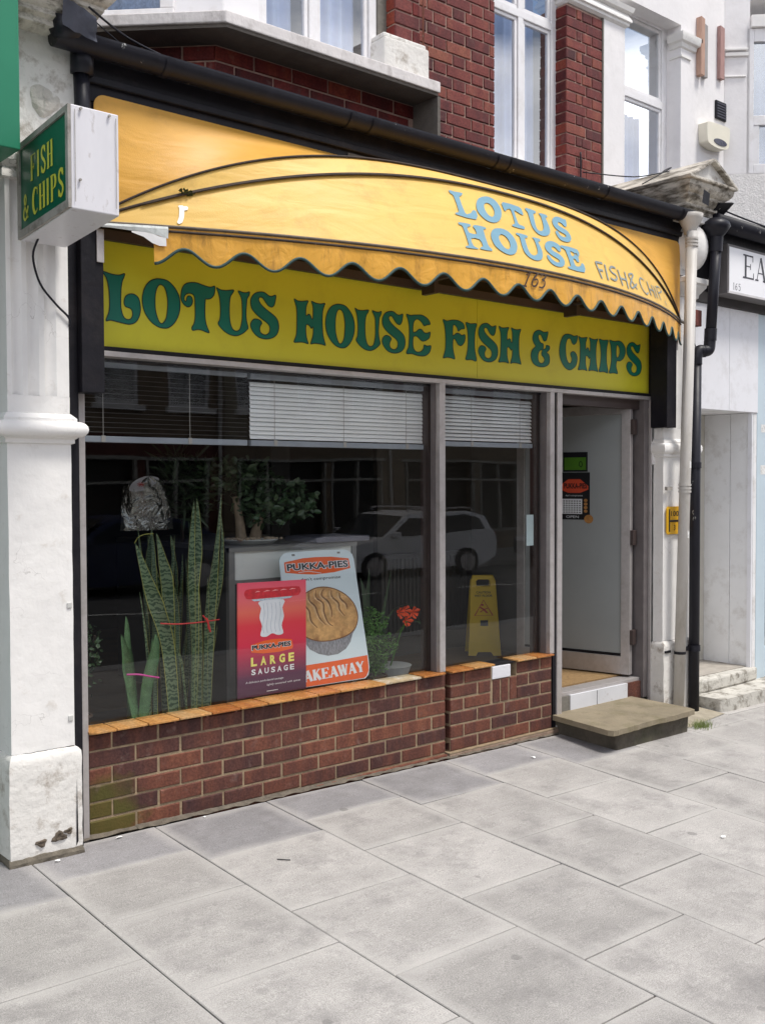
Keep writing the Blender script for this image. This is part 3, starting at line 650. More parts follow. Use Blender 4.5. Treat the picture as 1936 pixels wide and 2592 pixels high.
mb = MB(); dquad(mb, .47, .285, 1.60, 1.737, .002, 0); dquad(mb, .46, .297, 1.612, 1.70, .003, 1); mb.cur = 0
mb.ribbon(crv([(-.335, 1.632), (-.325, 1.645), (-.33, 1.668), (-.343, 1.668), (-.348, 1.648), (-.335, 1.632)], 4), .005, lambda a, b_, d: dfn(-a, b_, .004))
dst = build('door_sticker', mb, [BLACK, GREENLCD]); tag(dst, 'small black and green sticker at the top of the open door panel', 'sticker')
REDL = M('poster_orange_red', (0.62, 0.075, 0.03), .45, .05, 8); PAPER = M('poster_white', (.74, .76, .78), .5, .03, 8)
BLKP = M('poster_black', (.012, .012, .014), .4, .1, 8); PIEC = M('pie_crust_print', (.42, .2, .06), .5, .3, 30)
def ell(cx, cy, rx, ry, n=20): return [(cx + rx * math.cos(2 * math.pi * i / n), cy + ry * math.sin(2 * math.pi * i / n)) for i in range(n)]
mb = MB(); F_ = lambda a, b_, d: dfn(-a, b_, d)
dquad(mb, .50, .268, 1.265, 1.595, .002, 2)
mb.cur = 0; mb.poly([(-.495, 1.50), (-.43, 1.548), (-.34, 1.548), (-.28, 1.50), (-.28, 1.475), (-.34, 1.452), (-.43, 1.452), (-.495, 1.478)], fn=lambda a, b_, d: F_(a, b_, .003))
mb.cur = 2; text_mesh(mb, 'PUKKA-PIES', F_, -.462, -.288, 1.482, 1.52, .004, .03)
mb.cur = 1; text_mesh(mb, "don't compromise", F_, -.45, -.32, 1.425, 1.44, .004)
text_mesh(mb, 'OPEN', F_, -.445, -.35, 1.276, 1.293, .004)
mb.add([F_(-.495, 1.305, .003), F_(-.325, 1.305, .003), F_(-.325, 1.41, .003), F_(-.495, 1.41, .003)], [(0, 1, 2, 3)])
mb.cur = 2
for r_ in range(6):
    for c_ in range(7):
        x = -.468 + c_ * .020; z = 1.312 + r_ * .0158
        mb.add([F_(x, z, .004), F_(x + .013, z, .004), F_(x + .011, z + .0075, .004), F_(x + .002, z + .008, .004)], [(0, 1, 2, 3)])
mb.cur = 3
for z in (1.40, 1.375, 1.35, 1.325): mb.poly(ell(-.298, z, .014, .011), fn=lambda a, b_, d: F_(a, b_, .004))
mb.poly(ell(-.275, 1.27, .034, .03), fn=lambda a, b_, d: F_(a, b_, .0045))
tag(build('opening_hours_poster', mb, [REDL, PAPER, BLKP, PIEC]), 'black opening hours poster with red oval logo stuck on the open door', 'poster')

# ------------------------------------------------------------------ stone doorstep
STEP = M('worn_york_stone', (0.24, 0.20, 0.135), .85, .18, 7, .003, 60, dirt=(.13, .115, .05), dirt_amt=.6, dscale=5, speck=.06)
st = thing('doorstep', (3.42, -.22, -.05), 'worn tan stone doorstep slab on a dark block in front of the shop door', 'step')
sl_ = MB(); top = .08
yy = crv([(3.85, -.49), (3.6, -.502), (3.4, -.49), (3.2, -.5), (3.03, -.505)], 5)
out = [(3.05, .02), (2.985, -.47), (3.0, -.5), (3.04, -.508)] + [(a, b_ + random.uniform(-.004, .004)) for a, b_ in reversed(yy[:-1])] + [(3.865, -.45), (3.88, .02)]
sl_.prism(out, top - .034, top)
build('step_slab', sl_, STEP, st, bevel=.008)
build('step_block', MB().hexa([(3.09, -.45, -.12), (3.83, -.45, -.12), (3.85, .03, -.12), (3.09, .03, -.12), (3.08, -.46, .045), (3.84, -.455, .045), (3.85, .03, .045), (3.07, .03, .045)]),
      M('shaded_dark_stone', (.085, .073, .055), .9, .35, 9, .006, 40, dirt=(.05, .06, .02), dirt_amt=.6), st, bevel=.012)  # dark stone, its colour also carrying shade beneath the slab

# ------------------------------------------------------------------ fascia sign with its lettering
GLYPH={'L':[(0.0,0.982),(0.083,0.982),(0.215,0.959),(0.365,0.95),(0.475,0.963),(0.586,1.0),(0.575,0.941),(0.53,0.854),(0.497,0.731),(0.486,0.612),(0.481,0.466),(0.481,0.324),(0.514,0.201),(0.564,0.123),(0.635,0.091),(0.718,0.1),(0.768,0.146),(0.79,0.205),(0.773,0.279),(0.724,0.32),(0.663,0.333),(0.602,0.347),(0.569,0.402),(0.575,0.489),(0.619,0.557),(0.707,0.603),(0.818,0.612),(0.928,0.566),(0.983,0.466),(1.0,0.32),(0.961,0.174),(0.867,0.055),(0.713,0.0),(0.558,0.005),(0.354,0.027),(0.199,0.041),(0.094,0.018),(0.116,0.091),(0.166,0.192),(0.188,0.324),(0.188,0.466),(0.177,0.626),(0.149,0.767),(0.11,0.868),(0.055,0.932)],'O':[(0.447,1.0),(0.67,0.982),(0.862,0.854),(0.973,0.694),(1.0,0.498),(0.952,0.297),(0.835,0.128),(0.691,0.027),(0.548,0.0),(0.372,0.027),(0.197,0.123),(0.059,0.279),(0.0,0.457),(0.005,0.626),(0.069,0.79),(0.191,0.922),(0.319,0.977)],'Oh':[(0.484,0.886),(0.574,0.849),(0.633,0.735),(0.665,0.566),(0.654,0.37),(0.622,0.219),(0.564,0.128),(0.5,0.091),(0.436,0.119),(0.378,0.224),(0.335,0.365),(0.33,0.534),(0.34,0.68),(0.383,0.808),(0.431,0.868)],'T':[(0.14,0.951),(0.279,0.987),(0.453,1.0),(0.626,0.973),(0.788,0.951),(0.894,0.955),(0.994,0.982),(1.0,0.897),(0.966,0.794),(0.872,0.717),(0.765,0.691),(0.715,0.682),(0.698,0.525),(0.698,0.323),(0.726,0.179),(0.777,0.081),(0.821,0.0),(0.721,0.009),(0.598,0.036),(0.475,0.04),(0.33,0.013),(0.307,0.072),(0.369,0.152),(0.402,0.274),(0.408,0.448),(0.402,0.619),(0.385,0.717),(0.324,0.758),(0.24,0.767),(0.151,0.74),(0.101,0.691),(0.089,0.628),(0.117,0.596),(0.151,0.601),(0.162,0.659),(0.196,0.7),(0.257,0.713),(0.313,0.682),(0.335,0.614),(0.307,0.538),(0.235,0.489),(0.151,0.489),(0.056,0.543),(0.0,0.632),(0.006,0.753),(0.05,0.87)],'U':[(0.0,0.995),(0.11,0.959),(0.291,0.959),(0.511,0.991),(0.489,0.931),(0.429,0.862),(0.396,0.77),(0.379,0.608),(0.379,0.456),(0.396,0.3),(0.445,0.175),(0.516,0.115),(0.61,0.106),(0.692,0.157),(0.742,0.276),(0.769,0.433),(0.769,0.645),(0.758,0.802),(0.709,0.899),(0.648,0.986),(0.802,0.968),(0.912,0.972),(1.0,1.0),(0.989,0.926),(0.929,0.843),(0.907,0.71),(0.89,0.525),(0.901,0.369),(0.951,0.212),(0.907,0.157),(0.813,0.088),(0.681,0.028),(0.538,0.0),(0.352,0.023),(0.176,0.101),(0.038,0.221),(0.088,0.313),(0.11,0.484),(0.104,0.664),(0.077,0.816),(0.038,0.912)],'S':[(0.896,0.973),(0.884,0.871),(0.841,0.763),(0.756,0.705),(0.646,0.719),(0.561,0.768),(0.476,0.839),(0.415,0.884),(0.329,0.884),(0.287,0.835),(0.323,0.772),(0.415,0.705),(0.579,0.625),(0.793,0.54),(0.945,0.446),(1.0,0.308),(0.963,0.174),(0.854,0.076),(0.659,0.013),(0.445,0.0),(0.238,0.036),(0.079,0.129),(0.0,0.241),(0.024,0.33),(0.116,0.397),(0.244,0.406),(0.348,0.379),(0.396,0.33),(0.348,0.277),(0.317,0.21),(0.341,0.134),(0.427,0.094),(0.537,0.089),(0.64,0.138),(0.677,0.232),(0.64,0.308),(0.537,0.366),(0.366,0.433),(0.183,0.518),(0.043,0.625),(0.006,0.75),(0.049,0.866),(0.165,0.955),(0.354,1.0),(0.5,0.996),(0.646,0.942),(0.756,0.938)],'H':[(0.01,1.0),(0.118,0.967),(0.272,0.972),(0.446,1.0),(0.421,0.939),(0.385,0.85),(0.374,0.752),(0.379,0.654),(0.421,0.659),(0.477,0.692),(0.528,0.654),(0.554,0.598),(0.59,0.593),(0.605,0.692),(0.605,0.804),(0.595,0.897),(0.554,1.0),(0.687,0.972),(0.846,0.967),(0.99,0.995),(0.959,0.921),(0.918,0.804),(0.903,0.636),(0.903,0.435),(0.918,0.266),(0.954,0.131),(1.0,0.005),(0.897,0.019),(0.759,0.028),(0.626,0.023),(0.523,0.0),(0.549,0.084),(0.59,0.187),(0.61,0.299),(0.6,0.411),(0.549,0.364),(0.508,0.402),(0.456,0.439),(0.41,0.449),(0.379,0.421),(0.369,0.308),(0.385,0.168),(0.415,0.075),(0.441,0.0),(0.318,0.019),(0.19,0.019),(0.0,0.0),(0.021,0.07),(0.067,0.173),(0.087,0.336),(0.092,0.505),(0.092,0.696),(0.072,0.836)],'E':[(0.0,0.973),(0.155,0.96),(0.398,0.987),(0.646,1.0),(0.84,0.942),(0.939,0.874),(0.967,0.803),(0.84,0.78),(0.718,0.749),(0.641,0.807),(0.547,0.865),(0.425,0.892),(0.326,0.839),(0.276,0.749),(0.265,0.632),(0.276,0.561),(0.376,0.57),(0.448,0.614),(0.519,0.65),(0.619,0.646),(0.718,0.583),(0.84,0.574),(0.967,0.61),(0.967,0.538),(0.917,0.457),(0.79,0.39),(0.641,0.368),(0.519,0.417),(0.42,0.466),(0.326,0.466),(0.276,0.43),(0.26,0.283),(0.287,0.166),(0.37,0.099),(0.492,0.085),(0.619,0.126),(0.691,0.193),(0.718,0.278),(0.84,0.256),(1.0,0.274),(0.978,0.166),(0.89,0.072),(0.713,0.004),(0.442,0.0),(0.199,0.031),(0.006,0.018),(0.017,0.094),(0.083,0.184),(0.105,0.359),(0.116,0.534),(0.105,0.709),(0.061,0.848)],'F':[(0.0,0.973),(0.167,0.95),(0.408,0.991),(0.684,1.0),(0.902,0.945),(0.966,0.864),(0.954,0.809),(0.816,0.791),(0.684,0.727),(0.626,0.809),(0.546,0.868),(0.466,0.873),(0.437,0.791),(0.437,0.609),(0.489,0.614),(0.598,0.668),(0.736,0.668),(0.845,0.632),(0.983,0.659),(1.0,0.555),(0.943,0.445),(0.816,0.364),(0.678,0.382),(0.598,0.455),(0.517,0.523),(0.454,0.491),(0.437,0.336),(0.466,0.182),(0.529,0.009),(0.356,0.023),(0.167,0.027),(0.006,0.0),(0.034,0.082),(0.098,0.223),(0.115,0.436),(0.103,0.645),(0.063,0.827)],'I':[(0.011,0.995),(0.42,0.977),(1.0,1.0),(0.943,0.887),(0.852,0.723),(0.818,0.493),(0.852,0.272),(0.989,0.0),(0.523,0.019),(0.0,0.005),(0.102,0.15),(0.193,0.347),(0.216,0.568),(0.159,0.793)],'&':[(0.902,0.982),(0.867,0.847),(0.803,0.743),(0.676,0.721),(0.595,0.797),(0.514,0.874),(0.439,0.883),(0.387,0.829),(0.422,0.734),(0.52,0.658),(0.647,0.635),(0.653,0.536),(0.653,0.486),(0.786,0.527),(0.803,0.604),(0.965,0.599),(1.0,0.541),(0.936,0.473),(0.838,0.414),(0.954,0.356),(0.994,0.261),(0.971,0.126),(0.809,0.036),(0.584,0.0),(0.329,0.009),(0.11,0.081),(0.0,0.221),(0.012,0.365),(0.104,0.468),(0.231,0.545),(0.139,0.635),(0.075,0.743),(0.127,0.878),(0.26,0.964),(0.451,1.0),(0.647,0.964),(0.775,0.964)],'&h':[(0.486,0.455),(0.393,0.374),(0.37,0.257),(0.41,0.144),(0.532,0.095),(0.659,0.126),(0.711,0.212),(0.647,0.279),(0.572,0.32),(0.555,0.383),(0.595,0.432),(0.566,0.464)],'C':[(1.0,1.0),(1.0,0.892),(0.931,0.788),(0.799,0.73),(0.695,0.775),(0.626,0.865),(0.529,0.892),(0.425,0.842),(0.362,0.721),(0.351,0.55),(0.374,0.383),(0.443,0.252),(0.552,0.185),(0.644,0.216),(0.684,0.32),(0.632,0.401),(0.615,0.473),(0.73,0.532),(0.868,0.514),(0.966,0.437),(1.0,0.32),(0.937,0.162),(0.764,0.054),(0.563,0.0),(0.333,0.045),(0.132,0.185),(0.017,0.365),(0.0,0.563),(0.063,0.766),(0.195,0.928),(0.391,1.0),(0.626,1.0),(0.828,0.968)],'P':[(0.017,0.986),(0.289,0.968),(0.618,1.0),(0.844,0.945),(0.994,0.806),(1.0,0.645),(0.884,0.493),(0.665,0.396),(0.497,0.396),(0.439,0.286),(0.457,0.157),(0.532,0.009),(0.295,0.018),(0.0,0.0),(0.075,0.157),(0.133,0.373),(0.127,0.627),(0.087,0.839)],'Ph':[(0.474,0.866),(0.584,0.834),(0.647,0.733),(0.624,0.585),(0.526,0.488),(0.451,0.539),(0.439,0.719)]}
PLACE=[('L',0.093,0.274,2.235,2.454),('O',0.284,0.472,2.233,2.452),('T',0.477,0.656,2.234,2.457),('U',0.665,0.847,2.232,2.449),('S',0.852,1.016,2.232,2.456),('H',1.107,1.302,2.23,2.444),('O',1.304,1.492,2.226,2.448),('U',1.495,1.675,2.227,2.441),('S',1.68,1.844,2.227,2.448),('E',1.853,2.034,2.227,2.45),('F',2.127,2.301,2.228,2.448),('I',2.305,2.393,2.231,2.444),('S',2.408,2.572,2.232,2.454),('H',2.578,2.773,2.237,2.448),('&',2.862,3.035,2.235,2.457),('C',3.126,3.3,2.234,2.456),('H',3.309,3.508,2.241,2.453),('I',3.518,3.614,2.242,2.453),('P',3.624,3.797,2.241,2.458),('S',3.81,3.978,2.239,2.46)]
CANOPY_LETTERS=[[[(-0.1948,0.885),(-0.1782,0.876),(-0.1531,0.874),(-0.1619,0.831),(-0.1693,0.801),(-0.1698,0.604),(-0.1613,0.594),(-0.1496,0.619),(-0.1414,0.655),(-0.1308,0.649),(-0.1417,0.534),(-0.1992,0.56),(-0.1975,0.589),(-0.1878,0.611),(-0.1861,0.814),(-0.1932,0.839)]],[[(-0.0754,0.895),(-0.0554,0.889),(-0.0423,0.839),(-0.0386,0.75),(-0.0483,0.649),(-0.0649,0.575),(-0.0838,0.539),(-0.1034,0.544),(-0.1183,0.592),(-0.1257,0.667),(-0.1199,0.762),(-0.1031,0.847)],[(-0.0822,0.804),(-0.0688,0.784),(-0.0656,0.716),(-0.0725,0.649),(-0.0838,0.614),(-0.094,0.638),(-0.0978,0.699),(-0.095,0.762)]],[[(-0.0205,0.869),(0.0355,0.857),(0.042,0.815),(0.0403,0.75),(0.0296,0.755),(0.0183,0.777),(0.0096,0.773),(0.0056,0.615),(0.0109,0.589),(0.0236,0.579),(0.019,0.538),(-0.021,0.545),(-0.0161,0.575),(-0.0064,0.604),(-0.0013,0.774),(-0.0078,0.788),(-0.018,0.768),(-0.0264,0.74),(-0.0279,0.801)]],[[(0.0625,0.871),(0.0991,0.862),(0.0915,0.822),(0.0835,0.804),(0.0739,0.647),(0.0741,0.584),(0.0858,0.574),(0.0986,0.607),(0.1072,0.679),(0.1128,0.802),(0.1092,0.848),(0.14,0.854),(0.1391,0.82),(0.1306,0.8),(0.1313,0.704),(0.1265,0.614),(0.1123,0.547),(0.0901,0.511),(0.0704,0.518),(0.0592,0.57),(0.0572,0.652),(0.0634,0.804),(0.0591,0.832)]],[[(0.2236,0.89),(0.2168,0.791),(0.2051,0.766),(0.1962,0.799),(0.1843,0.807),(0.176,0.764),(0.1824,0.739),(0.2026,0.718),(0.2138,0.676),(0.2126,0.597),(0.1962,0.535),(0.1773,0.515),(0.1562,0.526),(0.1488,0.594),(0.1513,0.639),(0.1621,0.651),(0.1654,0.6),(0.1792,0.582),(0.1921,0.607),(0.1892,0.637),(0.1694,0.659),(0.1552,0.697),(0.1535,0.761),(0.1611,0.824),(0.1804,0.879),(0.2013,0.894),(0.2128,0.882)]],[[(-0.2025,0.458),(-0.1679,0.456),(-0.1723,0.423),(-0.1806,0.407),(-0.1813,0.338),(-0.1596,0.333),(-0.1587,0.403),(-0.1623,0.43),(-0.1518,0.457),(-0.1225,0.449),(-0.1226,0.423),(-0.1318,0.403),(-0.1357,0.213),(-0.13,0.174),(-0.13,0.139),(-0.1636,0.139),(-0.1621,0.165),(-0.1538,0.184),(-0.1564,0.267),(-0.1821,0.263),(-0.1835,0.17),(-0.1743,0.147),(-0.1724,0.133),(-0.2072,0.128),(-0.2049,0.155),(-0.1966,0.175),(-0.1942,0.408),(-0.202,0.423)]],[[(-0.0701,0.476),(-0.0506,0.465),(-0.0361,0.407),(-0.0325,0.309),(-0.0403,0.224),(-0.0552,0.157),(-0.076,0.128),(-0.0958,0.153),(-0.112,0.21),(-0.1156,0.306),(-0.1088,0.39),(-0.0927,0.452)],[(-0.0759,0.395),(-0.0627,0.376),(-0.0568,0.31),(-0.0621,0.237),(-0.0737,0.199),(-0.0839,0.221),(-0.0897,0.286),(-0.0885,0.346)]],[[(-0.0167,0.463),(0.0204,0.454),(0.0153,0.419),(0.0066,0.405),(0.0017,0.266),(0.0049,0.198),(0.0174,0.188),(0.0324,0.23),(0.0397,0.307),(0.0418,0.421),(0.0363,0.447),(0.0654,0.451),(0.0645,0.42),(0.0543,0.396),(0.056,0.3),(0.0484,0.202),(0.0348,0.145),(0.0153,0.122),(-0.0043,0.141),(-0.0163,0.202),(-0.0158,0.303),(-0.011,0.417),(-0.0192,0.431)]],[[(0.1234,0.462),(0.142,0.427),(0.1372,0.349),(0.126,0.334),(0.1186,0.374),(0.1078,0.385),(0.0987,0.346),(0.1054,0.316),(0.1262,0.286),(0.1349,0.231),(0.1295,0.164),(0.1141,0.116),(0.0937,0.101),(0.0753,0.121),(0.0654,0.185),(0.069,0.239),(0.0774,0.235),(0.0836,0.189),(0.098,0.159),(0.111,0.18),(0.1105,0.211),(0.0907,0.246),(0.0759,0.295),(0.0744,0.356),(0.086,0.418),(0.1042,0.455)]],[[(0.1486,0.44),(0.2188,0.449),(0.2175,0.36),(0.2057,0.349),(0.1935,0.384),(0.1803,0.385),(0.179,0.323),(0.1897,0.329),(0.199,0.375),(0.209,0.374),(0.2044,0.26),(0.1929,0.25),(0.19,0.28),(0.1796,0.277),(0.1773,0.183),(0.1903,0.179),(0.2041,0.206),(0.2129,0.247),(0.2215,0.233),(0.209,0.113),(0.1418,0.111),(0.1428,0.144),(0.1551,0.164),(0.1603,0.38),(0.1467,0.4)]]]
CANOPY_THIN=[[(0.2915,0.347),(0.2916,0.096)],[(0.2915,0.347),(0.3287,0.365)],[(0.2885,0.229),(0.3153,0.238)],[(0.3403,0.362),(0.3246,0.102)],[(0.4013,0.38),(0.3787,0.371),(0.3622,0.312),(0.3685,0.266),(0.3867,0.242),(0.3829,0.183),(0.3635,0.139),(0.3447,0.157)],[(0.4132,0.37),(0.4064,0.095)],[(0.4571,0.391),(0.4391,0.077)],[(0.4082,0.224),(0.4498,0.234)],[(0.5079,0.138),(0.4792,0.34),(0.4997,0.419),(0.5156,0.424),(0.4859,0.28),(0.4634,0.156),(0.4747,0.128),(0.5187,0.254)],[(0.5964,0.463),(0.5745,0.469),(0.5539,0.353),(0.556,0.201),(0.5766,0.135),(0.5978,0.198)],[(0.6254,0.509),(0.6185,0.161)],[(0.6617,0.505),(0.6616,0.176)],[(0.6205,0.322),(0.6675,0.355)],[(0.6863,0.551),(0.6869,0.203)],[(0.7125,0.611),(0.7209,0.23)],[(0.7125,0.611),(0.7595,0.744),(0.7632,0.629),(0.7114,0.408)],[(0.8141,0.992),(0.8191,0.859)],[(0.7676,0.326),(0.7792,0.223)]]
CANOPY_TORN=[[(-0.8343,0.676),(-0.8285,0.638),(-0.8323,0.328),(-0.8394,0.112)],[(-0.8291,0.587),(-0.8244,0.641),(-0.8211,0.599),(-0.8236,0.527)]]

fs_ = thing('shop_sign', (2.07, .02, 2.1), 'long yellow fascia sign reading LOTUS HOUSE FISH & CHIPS in green', 'sign')
YEL = M('yellow_sign_acrylic', (0.67, 0.63, 0.035), .35, .03, 2, dirt=(.4, .33, .03), dirt_amt=.25, dscale=3)
LGREEN = M('green_vinyl_letter', (0.0, 0.17, 0.12), .4, .05, 6)
LDARK = M('letter_outline', (0.01, 0.03, 0.03), .4, .05, 6)
bx('sign_panel', .046, 2.398, .02, .05, 2.128, 2.585, YEL, fs_); bx('sign_panel', 2.401, 4.062, .02, .05, 2.128, 2.585, YEL, fs_)
bx('lower_trim', -.04, 4.075, .0, .06, 2.107, 2.127, BLACK, fs_)
bx('upper_trim', .02, 4.075, .0, .06, 2.586, 2.63, BROWN, fs_)
bx('side_trim', 4.0625, 4.085, .005, .06, 2.128, 2.586, BLACK, fs_)
bx('sign_back', .0, 4.085, .0605, .1, 2.07, 2.7, BLACK, fs_)
def sfn(a, b_, d): return (a, .0186 - d, b_)
def lerp_glyph(g, p): return [(p[1] + a * (p[2] - p[1]), p[3] + b_ * (p[4] - p[3])) for a, b_ in g]
for p in PLACE:
    g = crv(lerp_glyph(GLYPH[p[0]], p), 3, True); hs = [crv(lerp_glyph(GLYPH[p[0] + 'h'], p), 3, True)] if p[0] + 'h' in GLYPH else []
    mb = MB(); mb.poly(g, hs, fn=lambda a, b_, d: sfn(a, b_, .0))
    mb.cur = 1
    for lp in [g] + hs: mb.ribbon(lp, .0045, lambda a, b_, d: sfn(a, b_, .0006), closed=True)
    build('letter', mb, [LGREEN, LDARK], fs_)

# ------------------------------------------------------------------ black timber boxes, fascia board, gutter
bb_ = bx('timber_corner_box', -.055, .045, -.10, .0, 1.915, 3.12, BLACK, None, .003)
tag(bb_, 'black painted timber box beside the left white pilaster', 'timber box', 'black timber boxes at the sign ends')
bb_ = bx('timber_corner_box', 4.022, 4.128, -.155, -.024, 1.892, 2.60, BLACK, None, .003)
tag(bb_, 'black painted timber box hanging at the right end of the sign', 'timber box', 'black timber boxes at the sign ends')
fb = thing('fascia_board', (2.1, -.05, 3.12), 'long black timber fascia board between the yellow awning and the gutter', 'fascia')
bx('board', -.06, 4.26, -.105, .0, 3.121, 3.30, BLACK, fb, .004)
bx('moulding', -.06, 4.26, -.125, -.105, 3.19, 3.225, BLACK, fb, .006)
bx('roof_edge', -.1, 4.5, -.1, .62, 3.301, 3.315, BLACK, fb)
gt = thing('gutter', (2.1, -.17, 3.3), 'long black half round gutter running over the shopfront', 'gutter')
g_ = MB(); n = 14
def gut(x0, x1, yc, zc, r):
    vs = []; fs = []
    for x in (x0, x1):
        for k in range(n + 1):
            a = math.pi + math.pi * k / n; vs.append((x, yc + r * math.cos(a), zc + r * math.sin(a)))
    for k in range(n): fs.append((k, k + 1, n + 2 + k, n + 1 + k))
    g_.add(vs, fs)
    g_.add([(x0, yc - r, zc), (x0, yc - r, zc + .008), (x1, yc - r, zc + .008), (x1, yc - r, zc)], [(0, 3, 2, 1)])
gut(-.19, 4.25, -.17, 3.335, .058)
build('channel', g_, BLACKPIPE, gt, smooth=True)
build('end_cap', MB().add([(-.19, -.17 + .058 * math.cos(math.pi + math.pi * k / n), 3.335 + .058 * math.sin(math.pi + math.pi * k / n)) for k in range(n + 1)], [tuple(range(n + 1))]), BLACKPIPE, gt)
def hring(x, w_=.05, r=.064):
    m_ = MB(); vs = []; fs = []
    for xx in (x, x + w_):
        for k in range(n + 1):
            a = math.pi + math.pi * k / n; vs.append((xx, -.17 + r * math.cos(a), 3.337 + r * math.sin(a)))
    for k in range(n): fs.append((k, k + 1, n + 2 + k, n + 1 + k))
    m_.add(vs, fs); build('joint_clip', m_, BLACKPIPE, gt, smooth=True)
for x in (.28, 1.28, 1.42, 2.32, 2.42, 3.3, 4.1): hring(x, .035)
bx('ply_patch', 1.35, 2.2, -.112, -.106, 3.135, 3.18, M('grey_patch', (.09, .085, .08), .7), gt)
op = thing('downpipe', (-.055, -.13, 3.1), 'short black rainwater outlet at the left end of the gutter', 'pipe')
build('socket', MB().tube([(-.055, -.135, 3.31), (-.055, -.13, 3.21)], .047, 14), BLACKPIPE, op, smooth=True)
build('outlet', MB().tube([(-.055, -.125, 3.22), (-.04, -.11, 2.9)], .033, 12), BLACKPIPE, op, smooth=True)
build('branch', MB().tube([(-.055, -.15, 3.335), (-.14, -.2, 3.35), (-.2, -.22, 3.34)], [.05, .05, .045], 14), BLACKPIPE, op, smooth=True)

# ------------------------------------------------------------------ bowed awning
def fabric(name, col, tr=0.14, rough=0.5, var=.07, dirt=(.3, .17, .04), damt=.4, st=(1, 1, 1)):
    m = M(name, col, rough, var, 3, .0006, 240, dirt=dirt, dirt_amt=damt, dscale=4, dth=(.52, .74), wrinkle=.009, stretch=st)
    nt = m.node_tree; N = nt.nodes; K = nt.links.new
    t = N.new('ShaderNodeBsdfTranslucent'); t.inputs[0].default_value = (col[0], col[1] * .8, col[2] * .4, 1)
    mi = N.new('ShaderNodeMixShader'); mi.inputs[0].default_value = tr
    K(N['Principled BSDF'].outputs[0], mi.inputs[1]); K(t.outputs[0], mi.inputs[2]); K(mi.outputs[0], N['Material Output'].inputs[0])
    return m
CANVAS = fabric('yellow_canopy_vinyl', (0.82, 0.52, 0.12), damt=.5)
CANVAS_B = fabric('deep_yellow_canopy_vinyl', (0.74, 0.39, 0.062), .15)
ORANGE = fabric('orange_valance', (0.82, 0.42, 0.055), .14, damt=.8, dirt=(.2, .085, .02), st=(5, 5, 1.2))
PIPING = M('dirty_dark_piping', (.045, .03, .022), .8, .4, 30, .002, 90)
GREENTRIM = M('dark_green_binding', (.02, .06, .058), .6, .1, 10)
HX0, HX1, HY, HZ = -.0315, 4.2567, -.0955, 2.6213
RIBS = [(.5781, 1.9865, -.018), (.5483, 2.2793, .8528), (.5503, 3.0582, 1.0635)]
def ribp(k, u):
    P_, e, ph = RIBS[k]
    r_ = P_ * (1 - min(1, abs(u)) ** e)
    return Vector(((HX0 + HX1) / 2 + u * (HX1 - HX0) / 2, HY - r_ * math.cos(ph), HZ + r_ * math.sin(ph)))
def us(n=72, a=-1.0, b_=1.0):
    # denser near the ends where the bow turns
    return [a + (b_ - a) * (.4 * i / n + .6 * (0.5 - 0.5 * math.cos(math.pi * i / n))) for i in range(n + 1)]
def frame_pt(u):
    L0, R0, T0, r_ = .003, 4.225, 3.155, .05; y = -.112; zb = HZ + .012; s_ = abs(u)
    if s_ > .96: p = (0, (1 - s_) / .04 * (T0 - r_ - zb) + zb)
    elif s_ > .92: a = (.96 - s_) / .04 * math.pi / 2; p = (r_ * (1 - math.cos(a)), T0 - r_ + r_ * math.sin(a))
    else: p = (r_ + (.92 - s_) / .92 * ((R0 - L0) / 2 - r_), T0)
    return Vector((L0 + p[0] if u < 0 else R0 - p[0], y, p[1]))
aw = thing('awning', (2.11, -.1, 2.62), 'bowed yellow canopy awning with scalloped orange valance over the shopfront', 'awning')
def loft(fa, fb, U, n=8, sag=0.0):
    mb = MB(); vs = []; fs = []
    for u in U:
        a, b_ = fa(u), fb(u)
        for j in range(n + 1):
            t = j / n; p = a.lerp(b_, t); p.y -= sag * math.sin(math.pi * t) * (1 - abs(u) ** 4); vs.append(p)
    for i in range(len(U) - 1):
        for j in range(n): fs.append((i * (n + 1) + j, (i + 1) * (n + 1) + j, (i + 1) * (n + 1) + j + 1, i * (n + 1) + j + 1))
    return mb.add(vs, fs)
U_ = us()
build('front_panel', loft(lambda u: ribp(0, u), lambda u: ribp(1, u), U_, 8), CANVAS, aw, smooth=True)
build('top_panel', loft(lambda u: ribp(1, u), lambda u: ribp(2, u), U_, 4), CANVAS, aw, smooth=True)
UB = sorted(set(U_ + [s_ * (.92 + .01 * k) for k in range(9) for s_ in (-1, 1)] + [s_ * (.925 + .01 * k) for k in range(4) for s_ in (-1, 1)]))
def back_sur(u): 
    return frame_pt(u)
bk = MB(); vs = []; n = 14
for u in UB:
    a, b_ = ribp(2, u), frame_pt(u)
    for j in range(n + 1):
        t = j / n; p = a.lerp(b_, t)
        # fabric hollows back towards the wall between rib and frame
        p.y += .10 * math.sin(math.pi * t) * max(0, -a.y - .15) * 1.3
        p.z -= .10 * math.sin(math.pi * t) * max(0, -a.y - .15) * .6
        vs.append(p)
fs = []
for i in range(len(UB) - 1):
    for j in range(n): fs.append((i * (n + 1) + j, (i + 1) * (n + 1) + j, (i + 1) * (n + 1) + j + 1, i * (n + 1) + j + 1))
bk.add(vs, fs)
build('back_panel', bk, CANVAS_B, aw, smooth=True)
for k, r_ in ((1, .0065), (2, .0055)):
    build('piping', MB().tube([ribp(k, u) + Vector((0, -.004, .004)) for u in us(90, -.995, .995)], r_, 6), PIPING, aw, smooth=True)
build('piping', MB().tube([ribp(1, u) + Vector((0, -.012, .0)) for u in us(90, -.9, .97)], .004, 6), PIPING, aw, smooth=True)
